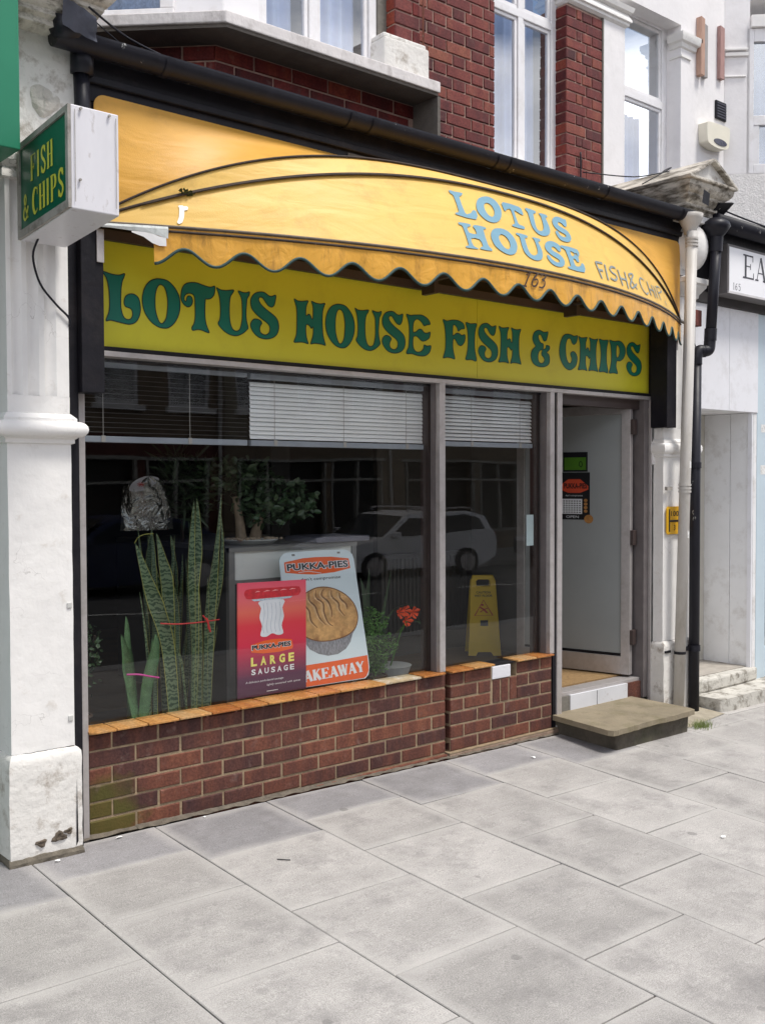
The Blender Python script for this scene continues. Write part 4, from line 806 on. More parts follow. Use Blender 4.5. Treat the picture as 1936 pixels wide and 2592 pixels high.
build('front_rail', MB().tube([ribp(0, u) + Vector((0, -.003, 0)) for u in us(90, -.995, .995)], .0075, 8), M('grubby_rail', (.11, .085, .06), .6, .3, 30, .001, 80), aw, smooth=True)
build('front_rail_lip', MB().tube([ribp(0, u) + Vector((0, -.006, -.02)) for u in us(90, -.86, .995)], .0055, 6), PIPING, aw, smooth=True)
# valance with scalloped hem
def vdrop(u): return .128 + .034 * math.cos(2 * math.pi * (u + .666) / .1105)
def vpt(u, d, out=0.0):
    p = ribp(0, u); p.z -= d; p.y -= .004 + .006 * math.sin(2 * math.pi * (u + .666) / .1105 + .6) * d / .16 + out; return p
mb = MB(); vs = []; fs = []; n = 6; NU = 340
for i in range(NU + 1):
    u = -.886 + (.992 + .886) * i / NU
    for j in range(n + 1): vs.append(vpt(u, vdrop(u) * j / n))
for i in range(NU):
    for j in range(n): fs.append((i * (n + 1) + j, i * (n + 1) + j + 1, (i + 1) * (n + 1) + j + 1, (i + 1) * (n + 1) + j))
build('valance', mb.add(vs, fs), ORANGE, aw, smooth=True)
build('valance_binding', MB().tube([vpt(-.886 + 1.878 * i / NU, vdrop(-.886 + 1.878 * i / NU) - .003, .002) for i in range(NU + 1)], .0065, 6), GREENTRIM, aw, smooth=True)
# torn end: bare white rail and a ripped tongue of cloth
mb = MB(); vs = []; fs = []
TU = [-.985, -.96, -.93, -.905, -.885, -.862]; TD = [.018, .02, .026, .03, .038, .052]
for u, d in zip(TU, TD): vs += [vpt(u, -.006, .004), vpt(u, .012, .01), vpt(u, d, .006)]
for i in range(len(TU) - 1):
    for j in range(2): fs.append((i * 3 + j, i * 3 + j + 1, i * 3 + j + 4, i * 3 + j + 3))
build('bare_rail', mb.add(vs, fs), M('chalky_white_rail', (.72, .76, .74), .5, .05, 20, dirt=(.3, .33, .3), dirt_amt=.5, dscale=25), aw)
mb = MB(); vs = []; fs = []
for u, d0, d1 in ((-.925, .028, .034), (-.905, .03, .05), (-.89, .035, .075), (-.878, .045, .085), (-.866, .05, .085)): vs += [vpt(u, d0, .008), vpt(u, d1, .009)]
for i in range(4): fs.append((2 * i, 2 * i + 1, 2 * i + 3, 2 * i + 2))
build('torn_cloth', mb.add(vs, fs), M('torn_white_lining', (.82, .82, .82), .7), aw)
# lettering on the canopy
LB = M('pale_blue_letter', (.15, .31, .40), .45, .05, 6)
GRY = M('thin_grey_letter', (.22, .26, .25), .5, .3, 60)
BRN = M('dark_number', (.06, .03, .015), .5)
def cfn(u, t, d):
    a, b_ = ribp(0, u), ribp(1, u); p = a.lerp(b_, t); e = 1e-3
    du = (ribp(0, u + e).lerp(ribp(1, u + e), t) - p); dv = (b_ - a); nn = du.cross(dv).normalized()
    if nn.y > 0: nn = -nn
    return p + nn * (.004 + d)
def subdiv_loop(lp, n=2):
    return crv(lp, n, True)
for g in CANOPY_LETTERS:
    mb = MB(); mb.poly(subdiv_loop(g[0]), [subdiv_loop(h) for h in g[1:]], fn=lambda a, b_, d: cfn(a, b_, 0)); build('letter', mb, LB, aw)
mb = MB()
def cribbon(mb, pts, w_, fn=cfn, sx=2.14, sy=.45, d=.0):
    q = [(a * sx, b_ * sy) for a, b_ in pts]; mb.ribbon(q, w_, lambda a, b_, dd: fn(a / sx, b_ / sy, dd), d)
for grp_ in ((0, 1, 2), (3,), (4,), (5, 6, 7), (8,), (9,), (10, 11, 12), (13,), (14, 15), (16,), (17,)):
    mb = MB()
    for k_ in grp_: s_ = CANOPY_THIN[k_]; cribbon(mb, crv(s_, 4) if len(s_) > 2 else s_, .015)
    build('thin_letter', mb, GRY, aw)
mb = MB()
for s_ in CANOPY_TORN: cribbon(mb, crv(s_, 3), [.008] + [.02] * (len(crv(s_, 3)) - 2) + [.006])
build('torn_letter', mb, M('bare_white_patch', (.85, .85, .8), .6), aw)
def vfn(u, t, d): return vpt(u, -t, .006 + d)
NUM = [[(-.037, .039), (-.024, .024), (-.04, .093)], [(-.047, .095), (-.034, .095)], [(.004, .02), (-.009, .043), (-.017, .072), (-.014, .089), (-.004, .084), (.002, .064), (-.001, .052), (-.011, .059)],
       [(.012, .029), (.024, .018), (.032, .026), (.026, .041), (.017, .049), (.027, .055), (.026, .076), (.016, .09), (.006, .089)]]
mb = MB()
for s_ in NUM: cribbon(mb, [(a, -b_) for a, b_ in (crv(s_, 4) if len(s_) > 3 else s_)], .009, vfn, 2.14, 1.0)
build('street_number', mb, BRN, aw)
# moss clump on the lower piping and fixing brackets
mb = MB(); mp_ = ribp(1, -.815)
for i in range(60):
    c_ = mp_ + Vector((random.gauss(0, .018), random.gauss(-.008, .006), random.gauss(.004, .006))); r_ = .007
    mb.add([c_ + Vector((-r_, 0, 0)), c_ + Vector((r_, 0, 0)), c_ + Vector((0, -r_, r_)), c_ + Vector((0, r_, r_ * .6))], [(0, 1, 2), (0, 3, 1), (1, 3, 2), (0, 2, 3)])
build('moss', mb, M('moss', (.05, .06, .012), .95, .3, 90), aw)
bx('bracket', .012, .045, -.108, -.101, 2.46, 2.60, ALU, aw, .002); bx('bracket', 4.178, 4.2, -.118, -.112, 2.42, 2.56, ALU, aw, .002)
for x in (1.93, 3.12):
    bx('bow_support', x, x + .03, -.12, -.02, 2.55, 2.72, BROWN, aw); build('bow_arm', MB().tube([(x, -.1, 2.62), (x + .01, -.5, 2.63)], .012, 6), BROWN, aw)
build('end_hook', MB().tube([(4.21, -.13, 2.62), (4.235, -.16, 2.60), (4.262, -.15, 2.59)], .012, 8), M('dull_zinc', (.35, .35, .36), .5, .2, 20), aw, smooth=True)

# ------------------------------------------------------------------ pilasters
def fluted(x0, x1, yf, yb, z0, z1, flutes, depth=.014):
    pts = [(x0, yb), (x0, yf)]
    for a, b_ in flutes:
        pts.append((a, yf))
        for k in range(1, 8): pts.append((a + (b_ - a) * k / 8, yf + depth * math.sin(math.pi * k / 8)))
        pts.append((b_, yf))
    pts += [(x1, yf), (x1, yb)]
    return MB().prism(list(pts), z0, z1)
def rough_band(x0, x1, yf, yb, prof, n=10, amp=.003, seed=1):
    """pier face with a lumpy, thickly painted surface"""
    rg = random.Random(seed); mb = MB(); nx = 10; nz = len(prof)
    plan = [(x0, yb)] + [(x0, yb + (yf - yb) * k / 3) for k in range(1, 3)] + [(x0 + (x1 - x0) * k / nx, yf) for k in range(nx + 1)] + [(x1, yb + (yf - yb) * k / 3) for k in range(2, -1, -1)]
    cx_ = (x0 + x1) / 2; rows = []
    for z, o in prof:
        row = []
        for i, (px, py) in enumerate(plan):
            qx = px + (-o if px < cx_ - (x1 - x0) / 2 + 1e-6 else (o if px > cx_ + (x1 - x0) / 2 - 1e-6 else 0)); qy = py - (o if abs(py - yf) < 1e-6 else 0)
            row.append((qx + rg.uniform(-amp, amp), qy + rg.uniform(-amp, amp), z + rg.uniform(-amp, amp)))
        rows.append(row)
    vs = [v for r_ in rows for v in r_]; fs = []; m_ = len(plan)
    for i in range(nz - 1):
        for k in range(m_ - 1): fs.append((i * m_ + k, i * m_ + k + 1, (i + 1) * m_ + k + 1, (i + 1) * m_ + k))
    return mb.add(vs, fs)
def pilaster(name, x0, x1, label, foot, seed, flutes, top, grp, yb=.10, mo=.035):
    p_ = thing(name, ((x0 + x1) / 2, 0, foot), label, 'pilaster', grp)
    pr = [(foot, .018), (foot + .05, .02)] + [(foot + .05 + (.40 - foot - .05) * k / 6, .02) for k in range(1, 7)] + [(.425, .018), (.44, .008), (.445, .0)]
    build('base', rough_band(x0, x1, -.105, yb, pr, amp=.0022, seed=seed), WHITE_OLD, p_, auto=40)
    build('grimy_foot', rough_band(x0, x1, -.105, yb, [(foot - .01, .024), (foot + .012, .026), (foot + .028, .021), (foot + .034, .015)], amp=.003, seed=seed + 5), M('splashed_grime', (.15, .13, .10), .95, .3, 20, .006, 60), p_)
    build('shaft', rough_band(x0, x1, -.10, yb, [(.445 + 1.255 * k / 14, 0) for k in range(15)], amp=.0012, seed=seed + 1), WHITE, p_, auto=40)
    prof = [(1.695, .0), (1.70, .012), (1.715, .012), (1.72, .02)] + [(1.7555 - .033 * math.cos(math.pi * k / 8), .02 + mo * math.sin(math.pi * k / 8)) for k in range(9)] + [(1.79, .02), (1.80, .02), (1.812, .008), (1.82, 0)]
    build('moulding', MB().band(x0, x1, -.10, yb, prof), WHITE, p_, auto=35)
    build('plain_block', rough_band(x0 + .003, x1 - .003, -.098, yb, [(1.82, 0), (1.86, 0), (1.89, 0)], amp=.001, seed=seed + 3), WHITE, p_)
    build('fluted_shaft', fluted(x0 + .004, x1 - .004, -.099, yb, 1.89, top, flutes), WHITE, p_, auto=30)
    return p_
pl_ = pilaster('pilaster', -.372, -.108, 'tall white painted pilaster left of the shop, chipped at its base', 0.0, 3,
               [(-.350, -.305), (-.285, -.238), (-.215, -.165)], 2.74, 'white pilasters either side of the shop')
cap = [(2.74, 0), (2.745, .014), (2.77, .014), (2.785, .006), (2.81, .028), (2.83, .03), (2.845, .018), (2.86, .0)]
build('capital', MB().band(-.37, -.11, -.10, .10, cap), WHITE_OLD, pl_, auto=35)
build('console', rough_band(-.355, -.082, -.105, .10, [(2.86, 0), (2.9, .0), (3.0, .0), (3.1, .0), (3.2, 0), (3.3, 0), (3.34, .0)], amp=.003, seed=9), WHITE_OLD, pl_, auto=50)
vs = []; fs = []; rg = random.Random(4); NR, NA = 6, 20
for i in range(NR + 1):
    r_ = i / NR
    for k in range(NA):
        a = 2 * math.pi * k / NA; rr_ = r_ * (1 + .12 * math.sin(3 * a + 1)); bump_ = .03 * (1 - r_ ** 2) ** .5 * (1.15 if math.sin(a) < 0 else .4)
        vs.append((-.205 + .062 * rr_ * math.cos(a), -.103 - bump_ * .6 + rg.uniform(-.002, .002), 3.075 + .066 * rr_ * math.sin(a)))
for i in range(NR):
    for k in range(NA): fs.append((i * NA + k, i * NA + (k + 1) % NA, (i + 1) * NA + (k + 1) % NA, (i + 1) * NA + k))
build('broken_scroll', MB().add(vs, fs), M('broken_plaster', (.58, .55, .49), .95, .12, 14, .012, 45, dirt=(.3, .26, .2), dirt_amt=.6, dscale=12), pl_, smooth=True)
def pediment(cx_, parent, name='pediment'):
    x0, x1 = cx_ - .165, cx_ + .165
    prof = [(3.335, .0), (3.36, .0), (3.37, .02), (3.39, .02), (3.40, .035), (3.43, .055), (3.445, .055), (3.455, .075), (3.48, .095), (3.50, .10), (3.515, .10)]
    o = build(name, MB().band(x0, x1, -.205, .56, prof), STONE_OLD, parent, auto=30)
    ex0, ex1, yf, yb, ze, za = x0 - .115, x1 + .115, -.325, .56, 3.515, 3.665
    m_ = MB(); th = .022
    for s_, xa in ((1, ex0), (-1, ex1)):
        n_ = Vector((-(za - ze) * s_, 0, abs(cx_ - xa))).normalized() * th
        p = [(xa, yf, ze), (cx_, yf, za), (cx_, yb, za), (xa, yb, ze)]
        q = [tuple(Vector(v) + n_) for v in p]
        if s_ > 0: m_.hexa(p + q)
        else: m_.hexa([p[1], p[0], p[3], p[2]] + [q[1], q[0], q[3], q[2]])
    m_.box(ex0, ex1, -.323, yb - .01, 3.5155, 3.535)
    build('pediment_roof', m_, STONE_OLD, parent, bevel=.005)
    build('tympanum', MB().add([(ex0 + .03, -.285, 3.535), (ex1 - .03, -.285, 3.535), (cx_, -.285, za - .002)], [(0, 1, 2)]), WHITE_OLD, parent)
    return o
pediment(-.235, pl_)
# grey tape over the leak under the cap
vs = []; fs = []; rg = random.Random(11)
for i in range(7):
    for k in range(5): vs.append((-.215 + .14 * i / 6 + .02 * (1 - k / 4), -.27 - .045 * k / 4 + rg.uniform(-.008, .008), 3.325 + .085 * k / 4 - .03 * i / 6 + rg.uniform(-.008, .008)))
for i in range(6):
    for k in range(4): fs.append((i * 5 + k, (i + 1) * 5 + k, (i + 1) * 5 + k + 1, i * 5 + k + 1))
build('tape_patch', MB().add(vs, fs), M('grey_tape', (.075, .08, .105), .45, .2, 9, .004, 30), pl_, smooth=True)
build('black_board', MB().box(-.108, -.056, -.06, .09, -.02, 3.3), BLACK, pl_)

HOLE = M('exposed_dirty_render', (.12, .095, .07), .95, .4, 30, .01, 60)
for cx_, cz_, rr_ in ((-.19, .085, .022), (-.265, .075, .016), (-.15, .10, .013)):
    vs = []; fs = []
    for i in range(4):
        for k in range(12):
            a = 2 * math.pi * k / 12; q = rr_ * (i / 3) * (1 + .3 * math.sin(3 * a + cx_ * 50)); vs.append((cx_ + q * 1.5 * math.cos(a), -.127 + .0025 * (i == 3) - .006 * (i == 2), cz_ + q * math.sin(a)))
    for i in range(3):
        for k in range(12): fs.append((i * 12 + k, i * 12 + (k + 1) % 12, (i + 1) * 12 + (k + 1) % 12, (i + 1) * 12 + k))
    build('chipped_hole', MB().add(vs, fs), HOLE, pl_, smooth=True)
build('black_scrape', MB().add([(-.118, -.1275, .03), (-.108, -.1275, .05), (-.112, -.1275, .32)], [(0, 1, 2)]), BLACK, pl_)
ts = MB().add([(-.098, -.002, 1.27), (-.062, -.002, 1.265), (-.064, -.002, 1.36), (-.075, -.002, 1.37), (-.088, -.002, 1.315)], [(0, 1, 2, 3, 4)]); tag(build('torn_sticker', ts, M('torn_sticker', (.5, .58, .62), .5, .2, 60)), 'torn pale sticker on the black board beside the left pilaster', 'sticker')
for x, z in ((-.135, 1.02), (-.135, .55)): bx('wall_plug', x, x + .02, -.106, -.0995, z, z + .022, M('plug_plate', (.5, .5, .48), .6), pl_, .002)
pr_ = pilaster('pilaster', 4.062, 4.44, 'peeling white pilaster behind the downpipes, right of the shop door', -.07, 23,
               [(4.10, 4.17), (4.205, 4.275), (4.31, 4.38)], 2.79, 'white pilasters either side of the shop', -.022, .016)
cap = [(2.79, 0), (2.80, .012), (2.82, .014), (2.85, .035), (2.87, .05), (2.885, .052), (2.89, .068), (2.92, .068), (2.93, .05), (2.94, .0)]
build('capital', MB().band(4.30, 4.44, -.10, .10, cap), WHITE, pr_, auto=35)
build('console', MB().band(4.08, 4.42, -.10, .10, [(2.94, 0), (3.335, .0)]), WHITE, pr_)
vs = []; prof = []
for k in range(13):
    a = math.pi * k / 12; prof.append((3.13 - .16 * math.cos(a), .13 * math.sin(a) ** .8))
build('scroll', MB().lathe((4.345, -.10, 0), [(z, max(.002, r_)) for z, r_ in prof], 24), WHITE, pr_, smooth=True)
pediment(4.31, pr_)
build('cap_block', MB().band(4.15, 4.47, -.2, .1, [(3.285, 0), (3.335, 0)]), WHITE, pr_, bevel=.004)
build('lead_flashing', MB().add([(4.13, -.34, 3.36), (4.20, -.345, 3.345), (4.215, -.345, 3.43), (4.15, -.34, 3.45)], [(0, 1, 2, 3)]), BLACK, pr_)
build('lead_flashing', MB().hexa([(4.45, -.1, 3.29), (4.60, -.1, 3.29), (4.60, -.08, 3.29), (4.45, -.08, 3.29), (4.45, -.28, 3.42), (4.62, -.28, 3.45), (4.62, -.26, 3.46), (4.45, -.26, 3.43)]), BLACK, pr_)

# ------------------------------------------------------------------ projecting box sign
ps = thing('projecting_sign', (-.23, -.35, 2.5), 'box sign projecting from the left pilaster, green side reading FISH & CHIPS', 'sign')
SX0, SX1, SY0, SY1 = -.32, -.135, -.615, -.135
def szb(y): return 2.492 + (SY1 - y) * .07
SIGNW = M('grubby_white_box', (.70, .69, .72), .4, .04, 6, dirt=(.28, .23, .2), dirt_amt=.7, dscale=6, stretch=(3, 3, 1), dth=(.58, .7))
dz = .372
build('case', MB().hexa([(SX0, SY0, szb(SY0)), (SX1, SY0, szb(SY0)), (SX1, SY1, szb(SY1)), (SX0, SY1, szb(SY1)), (SX0, SY0, szb(SY0) + dz), (SX1, SY0, szb(SY0) + dz), (SX1, SY1, szb(SY1) + dz), (SX0, SY1, szb(SY1) + dz)]), SIGNW, ps, bevel=.004)
GPS = M('green_sign_face', (.005, .105, .055), .3, .05, 4); YT = M('yellow_sign_text', (.55, .56, .06), .4, .06, 8)
def pfn(a, b_, d): return (SX0 - .004 - d, a, b_)     # a = y (decreasing to the right when seen from the left)
def pq(mb, y0, y1, z0, z1, d): mb.add([pfn(y0, z0 + (y0 - SY1) * -.07, d), pfn(y1, z0 + (y1 - SY1) * -.07, d), pfn(y1, z1 + (y1 - SY1) * -.07, d), pfn(y0, z1 + (y0 - SY1) * -.07, d)], [(0, 1, 2, 3)])
mb = MB(); pq(mb, -.155, -.592, 2.525, 2.84, 0); build('face_panel', mb, GPS, ps)
ftr = M('dirty_aluminium_trim', (.33, .31, .28), .55, .15, 12, dirt=(.1, .08, .06), dirt_amt=.7, dscale=14)
mb = MB()
for y0, y1, z0, z1 in ((-.135, -.155, 2.495, 2.862), (-.592, -.615, 2.495, 2.862), (-.155, -.592, 2.495, 2.525), (-.155, -.592, 2.84, 2.862)):
    for k in (0,): mb.hexa([(SX0 - .012, y1, z0 - (y1 - SY1) * .07), (SX0, y1, z0 - (y1 - SY1) * .07), (SX0, y0, z0 - (y0 - SY1) * .07), (SX0 - .012, y0, z0 - (y0 - SY1) * .07),
                            (SX0 - .012, y1, z1 - (y1 - SY1) * .07), (SX0, y1, z1 - (y1 - SY1) * .07), (SX0, y0, z1 - (y0 - SY1) * .07), (SX0 - .012, y0, z1 - (y0 - SY1) * .07)])
build('face_trim', mb, ftr, ps)
mb = MB(); tf = lambda a, b_, d: pfn(-a, b_ + (a + SY1) * .07, .002 - d)
serif_text(mb, 'FISH', tf, .255, .468, 2.688, 2.787, T=.3, t=.08, gap=.16)
serif_text(mb, '&', tf, .176, .232, 2.556, 2.655, T=.3, t=.08)
serif_text(mb, 'CHIPS', tf, .27, .566, 2.556, 2.655, T=.3, t=.08, gap=.14)
build('lettering', mb, YT, ps)
for x in (SX0 + .012, SX1 - .014):
    build('edge_strip', MB().box(x, x + .002, SY0 - .006, SY0 - .0045, 2.55, 2.88), ftr, ps)
for x, z in ((SX0 + .035, 2.885), (SX1 - .04, 2.883), (SX0 + .03, 2.63)):
    build('screw', MB().tube([(x, SY0 - .012, z), (x, SY0 - .003, z)], .005, 8), ftr, ps)
tag(build('cable', MB().tube(crv([(-.275, -.2, 2.5), (-.27, -.13, 2.44), (-.235, -.112, 2.34), (-.17, -.11, 2.265), (-.115, -.11, 2.215), (-.108, -.1, 2.18)], 5), .0045, 6), BLACKPIPE, smooth=True),
    'thin dark cable drooping from the projecting sign across the white pilaster', 'cable')
for pts, lb in (([(-.09, -.28, 3.42), (.12, -.2, 3.38), (.38, -.16, 3.355)], 'thicker black cable slanting from the pilaster cap down to the gutter'),
                ([(-.14, -.3, 3.4), (-.02, -.24, 3.375), (.08, -.2, 3.35)], 'thinner black cable slanting from the pilaster cap to the gutter, left of the thick one')):
    tag(build('cable', MB().tube(crv(pts, 5), .005 if 'thicker' in lb else .003, 6), BLACKPIPE, smooth=True), lb, 'cable')

# ------------------------------------------------------------------ downpipes right of the door
dw = thing('downpipe', (4.16, -.17, -.05), 'cream white plastic downpipe standing in front of the right pilaster', 'pipe')
tw = (4.195, -.225, 3.2); bw = (4.155, -.165, -.06)
def along(a, b_, t): return Vector(a).lerp(Vector(b_), t)
build('pipe', MB().tube([bw, tw], .037, 22), GREYPIPE, dw, smooth=True)
for z in (1.455, 3.10):
    t = (z + .06) / 3.26
    for dz_ in (0, .022, .045): build('collar', MB().tube([along(bw, tw, t) + Vector((0, 0, dz_)), along(bw, tw, t) + Vector((0, 0, dz_ + .014))], .0425, 22), GREYPIPE, dw, smooth=False)
build('hopper', MB().lathe((4.21, -.2, 3.19), [(0, .040), (.03, .042), (.05, .055), (.1, .08), (.13, .085), (.135, .07)], 20), GREYPIPE, dw, smooth=True)
t = (.36 + .06) / 3.26
build('strap', MB().tube([along(bw, tw, t), along(bw, tw, t) + Vector((0, 0, .018))], .0395, 20), BLACK, dw); bx('strap_lug', 4.05, 4.11, -.135, -.12, .37, .385, BLACK, dw)
bx('bracket', 4.05, 4.11, -.14, -.12, 1.47, 1.495, ftr, dw)
LBL = M('pipe_sticker', (.75, .75, .72), .5, .1, 90, dirt=(.3, .3, .3), dirt_amt=.8, dscale=60)
for z in (1.15, 1.62):
    c_ = along(bw, tw, (z + .06) / 3.26); mb = MB(); vs = []
    for k in range(6):
        a = math.radians(-100 + k * 14); vs += [(c_.x + .0378 * math.cos(a), c_.y + .0378 * math.sin(a), z), (c_.x + .0378 * math.cos(a), c_.y + .0378 * math.sin(a), z + .05)]
    mb.add(vs, [(2 * k, 2 * k + 2, 2 * k + 3, 2 * k + 1) for k in range(5)]); build('sticker', mb, LBL, dw)
db = thing('downpipe', (4.35, -.16, -.06), 'black plastic downpipe with a swan neck and peeling white specks', 'pipe')
BR_ = .036
build('lower_pipe', MB().tube([(4.348, -.16, -.07), (4.348, -.16, 1.38), (4.350, -.162, 2.36)], BR_, 22), BLACKPIPE, db, smooth=True)
build('swan_neck', MB().tube(crv([(4.350, -.162, 2.33), (4.352, -.163, 2.385), (4.375, -.17, 2.425), (4.41, -.185, 2.425), (4.445, -.198, 2.44), (4.455, -.2, 2.50)], 6), [BR_ + .004] * 31, 22), BLACKPIPE, db, smooth=True)
for p in ((4.385, -.173, 2.425), (4.405, -.182, 2.425)): build('rib_collar', MB().tube([p, (p[0] + .012, p[1] - .006, p[2])], .043, 22), BLACKPIPE, db)
build('upper_pipe', MB().tube([(4.455, -.2, 2.46), (4.462, -.245, 3.2)], BR_, 22), BLACKPIPE, db, smooth=True)
for p, q in (((4.348, -.16, 1.62), (4.348, -.16, 1.66)), ((4.455, -.203, 2.5), (4.456, -.206, 2.58)), ((4.348, -.16, .36), (4.348, -.16, .40)), ((4.46, -.24, 3.1), (4.462, -.245, 3.2))):
    build('collar', MB().tube([p, q], BR_ + .006, 22), BLACKPIPE, db)
build('hopper', MB().lathe((4.47, -.23, 3.17), [(0, .041), (.03, .045), (.07, .08), (.10, .10), (.13, .09), (.16, .04)], 18), BLACKPIPE, db, smooth=True)
bx('bracket', 4.24, 4.32, -.15, -.13, .365, .39, BLACK, db); bx('bracket', 4.26, 4.31, -.15, -.13, 1.60, 1.64, BLACK, db)
rb = build('junction_box', MB().box(4.345, 4.435, -.15, -.10, 2.60, 2.71), M('rusty_red_box', (.16, .045, .035), .85, .3, 20, .003, 60), bevel=.004)
tag(rb, 'small rusty red box between the cream and black downpipes', 'junction box')
tag(build('cable', MB().tube(crv([(4.36, -.12, 2.6), (4.37, -.115, 2.53), (4.41, -.115, 2.47), (4.43, -.12, 2.40)], 5), .003, 6), BLACKPIPE, smooth=True), 'thin wire curling down from the rusty box beside the black downpipe', 'cable')

# yellow hydrant plate on the right pilaster, partly behind the cream pipe
hy = MB(); HYM = M('hydrant_yellow', (.72, .40, .015), .4, .05, 10)
hy.poly([(4.078, 1.185), (4.09, 1.172), (4.25, 1.172), (4.262, 1.185), (4.262, 1.345), (4.25, 1.36), (4.09, 1.36), (4.078, 1.345)], fn=lambda a, b_, d: (a, -.118 + d, b_), thick=.006)
hy.cur = 1
hq = lambda x0, x1, z0, z1: hy.add([(x0, -.1192, z0), (x1, -.1192, z0), (x1, -.1192, z1), (x0, -.1192, z1)], [(0, 1, 2, 3)])
hq(4.102, 4.116, 1.19, 1.342); hq(4.224, 4.238, 1.19, 1.342); hq(4.1165, 4.2235, 1.255, 1.269)
hfn = lambda a, b_, d: (a, -.1192 - d, b_)
text_mesh(hy, '100', hfn, 4.128, 4.215, 1.295, 1.33, 0, .01); text_mesh(hy, '3', hfn, 4.16, 4.178, 1.198, 1.235, 0, .01)
tag(build('hydrant_sign', hy, [HYM, BLKP]), 'yellow hydrant plate with black H behind the cream downpipe', 'sign')
sw = build('contact_sensor', MB().box(4.045, 4.068, -.03, -.006, 1.645, 1.72), UPVC, bevel=.004); tag(sw, 'small white plastic box high on the right door jamb', 'sensor')

# ------------------------------------------------------------------ upstairs: set back brick wall of the shop building
MY = .62
uw = thing('upper_brick_wall', (3.1, MY, 3.3), 'red brick upstairs wall above the shop with a tall white window in it', 'wall')
def mort(x0, x1, z0, z1): return bx('mortar_bed', x0, x1, MY + .008, MY + .25, z0, z1, MORTAR_RED, uw)
mort(1.6, 3.175, 3.3, 5.7); mort(3.925, 4.318, 3.3, 4.925); mort(3.175, 3.925, 5.55, 5.7)
rs = random.getstate()
for k in range(28):
    lay(uw, (1.90, MY), 0, 1.28, 3.30 + .075 * k, 1, BRICK_UP, 'flemish', phase=k % 2)
for k in range(21):
    z = 3.345 + .075 * k
    if k % 2: seq = [(0, .215), (.225, .175)]
    else: seq = [(0, .1025), (.1125, .055), (.1775, .1025), (.29, .11)]
    for a, w_ in seq: put_brick(uw, (3.918 + a, MY, z), w_, .065, BRICK_UP)
    put_brick(uw, (3.9165, MY + .115, z), .108, .065, BRICK_SOOT, -math.pi / 2, .03)
bx('window_sill', 3.18, 4.03, MY - .04, MY + .1, 3.66, 3.70, UPVC, uw, .003)
def frame_window(parent, name, x0, x1, z0, z1, y, mull=(), trans=(), fr=.055, mat=UPVC, gl=GLASS_UP, dp_=.06):
    """white plastic window: outer frame, mullions, transoms, a pane in each light"""
    w_ = bpy.data.objects.new(name, None); COL.objects.link(w_); w_.parent = parent; w_.location = Vector((x0, y, z0)) - wloc(parent)
    mb = MB(); mb.box(x0, x1, y, y + dp_, z0, z0 + fr); mb.box(x0, x1, y, y + dp_, z1 - fr, z1); mb.box(x0, x0 + fr, y, y + dp_, z0 + fr, z1 - fr); mb.box(x1 - fr, x1, y, y + dp_, z0 + fr, z1 - fr)
    xs = [x0] + list(mull) + [x1]; zs = [z0] + list(trans) + [z1]
    for m_ in mull: mb.box(m_ - fr / 2, m_ + fr / 2, y + .002, y + dp_, z0 + fr, z1 - fr)
    for t_ in trans: mb.box(x0 + fr, x1 - fr, y + .001, y + dp_ - .001, t_ - fr / 2, t_ + fr / 2)
    build('frame', mb, mat, w_, bevel=.004)
    for i in range(len(xs) - 1):
        for j in range(len(zs) - 1):
            a0 = xs[i] + (fr if i == 0 else fr / 2); a1 = xs[i + 1] - (fr if i == len(xs) - 2 else fr / 2)
            b0 = zs[j] + (fr if j == 0 else fr / 2); b1 = zs[j + 1] - (fr if j == len(zs) - 2 else fr / 2)
            sm = MB(); sf_ = .026
            sm.box(a0 + .002, a1 - .002, y + .012, y + .04, b0 + .002, b0 + sf_); sm.box(a0 + .002, a1 - .002, y + .012, y + .04, b1 - sf_, b1 - .002)
            sm.box(a0 + .002, a0 + sf_, y + .012, y + .04, b0 + sf_, b1 - sf_); sm.box(a1 - sf_, a1 - .002, y + .012, y + .04, b0 + sf_, b1 - sf_)
            build('sash', sm, mat, w_, bevel=.004)
            ty = random.uniform(-.002, .002)
            build('pane', MB().add([(a0 + sf_, y + .026 + ty, b0 + sf_), (a1 - sf_, y + .026, b0 + sf_), (a1 - sf_, y + .026 + ty * .5, b1 - sf_), (a0 + sf_, y + .026, b1 - sf_)], [(0, 1, 2, 3)]), gl, w_)
    return w_
NET = M('sky_tinted_net', (.46, .54, .76), .9, .05, 30)  # bluish cloth colour carries part of the sky reflected in the panes
def curtain(x0, x1, z0, z1, y, label, waves=7, amp=.018, mat=NET, grp=None):
    mb = MB(); n = 60; vs = []
    for i in range(n + 1):
        x = x0 + (x1 - x0) * i / n; yy_ = y + amp * math.sin(waves * 2 * math.pi * i / n + .7 * math.sin(5 * i / n))
        vs += [(x, yy_, z0), (x, yy_ + .01, z1)]
    mb.add(vs, [(2 * i, 2 * i + 2, 2 * i + 3, 2 * i + 1) for i in range(n)])
    return tag(build('curtain', mb, mat, smooth=True), label, 'curtain', grp)
frame_window(uw, 'window', 3.165, 3.925, 3.70, 5.55, MY + .10, mull=(3.55,), trans=(4.775,))
curtain(3.2, 3.86, 3.75, 5.5, MY + .27, 'pale net curtain behind the tall window of the brick wall', 9)
bx('wall_top', 1.5, 4.33, MY, MY + .25, 5.701, 6.6, BRICK_UP, uw); bx('wall_left', -.2, 1.6, MY + .02, MY + .25, 3.3, 6.6, BRICK_UP, uw)
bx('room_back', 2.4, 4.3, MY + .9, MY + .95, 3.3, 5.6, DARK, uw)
bx('party_edge', 4.318, 4.333, MY - .006, MY + .1, 3.3, 4.93, CONC, uw)
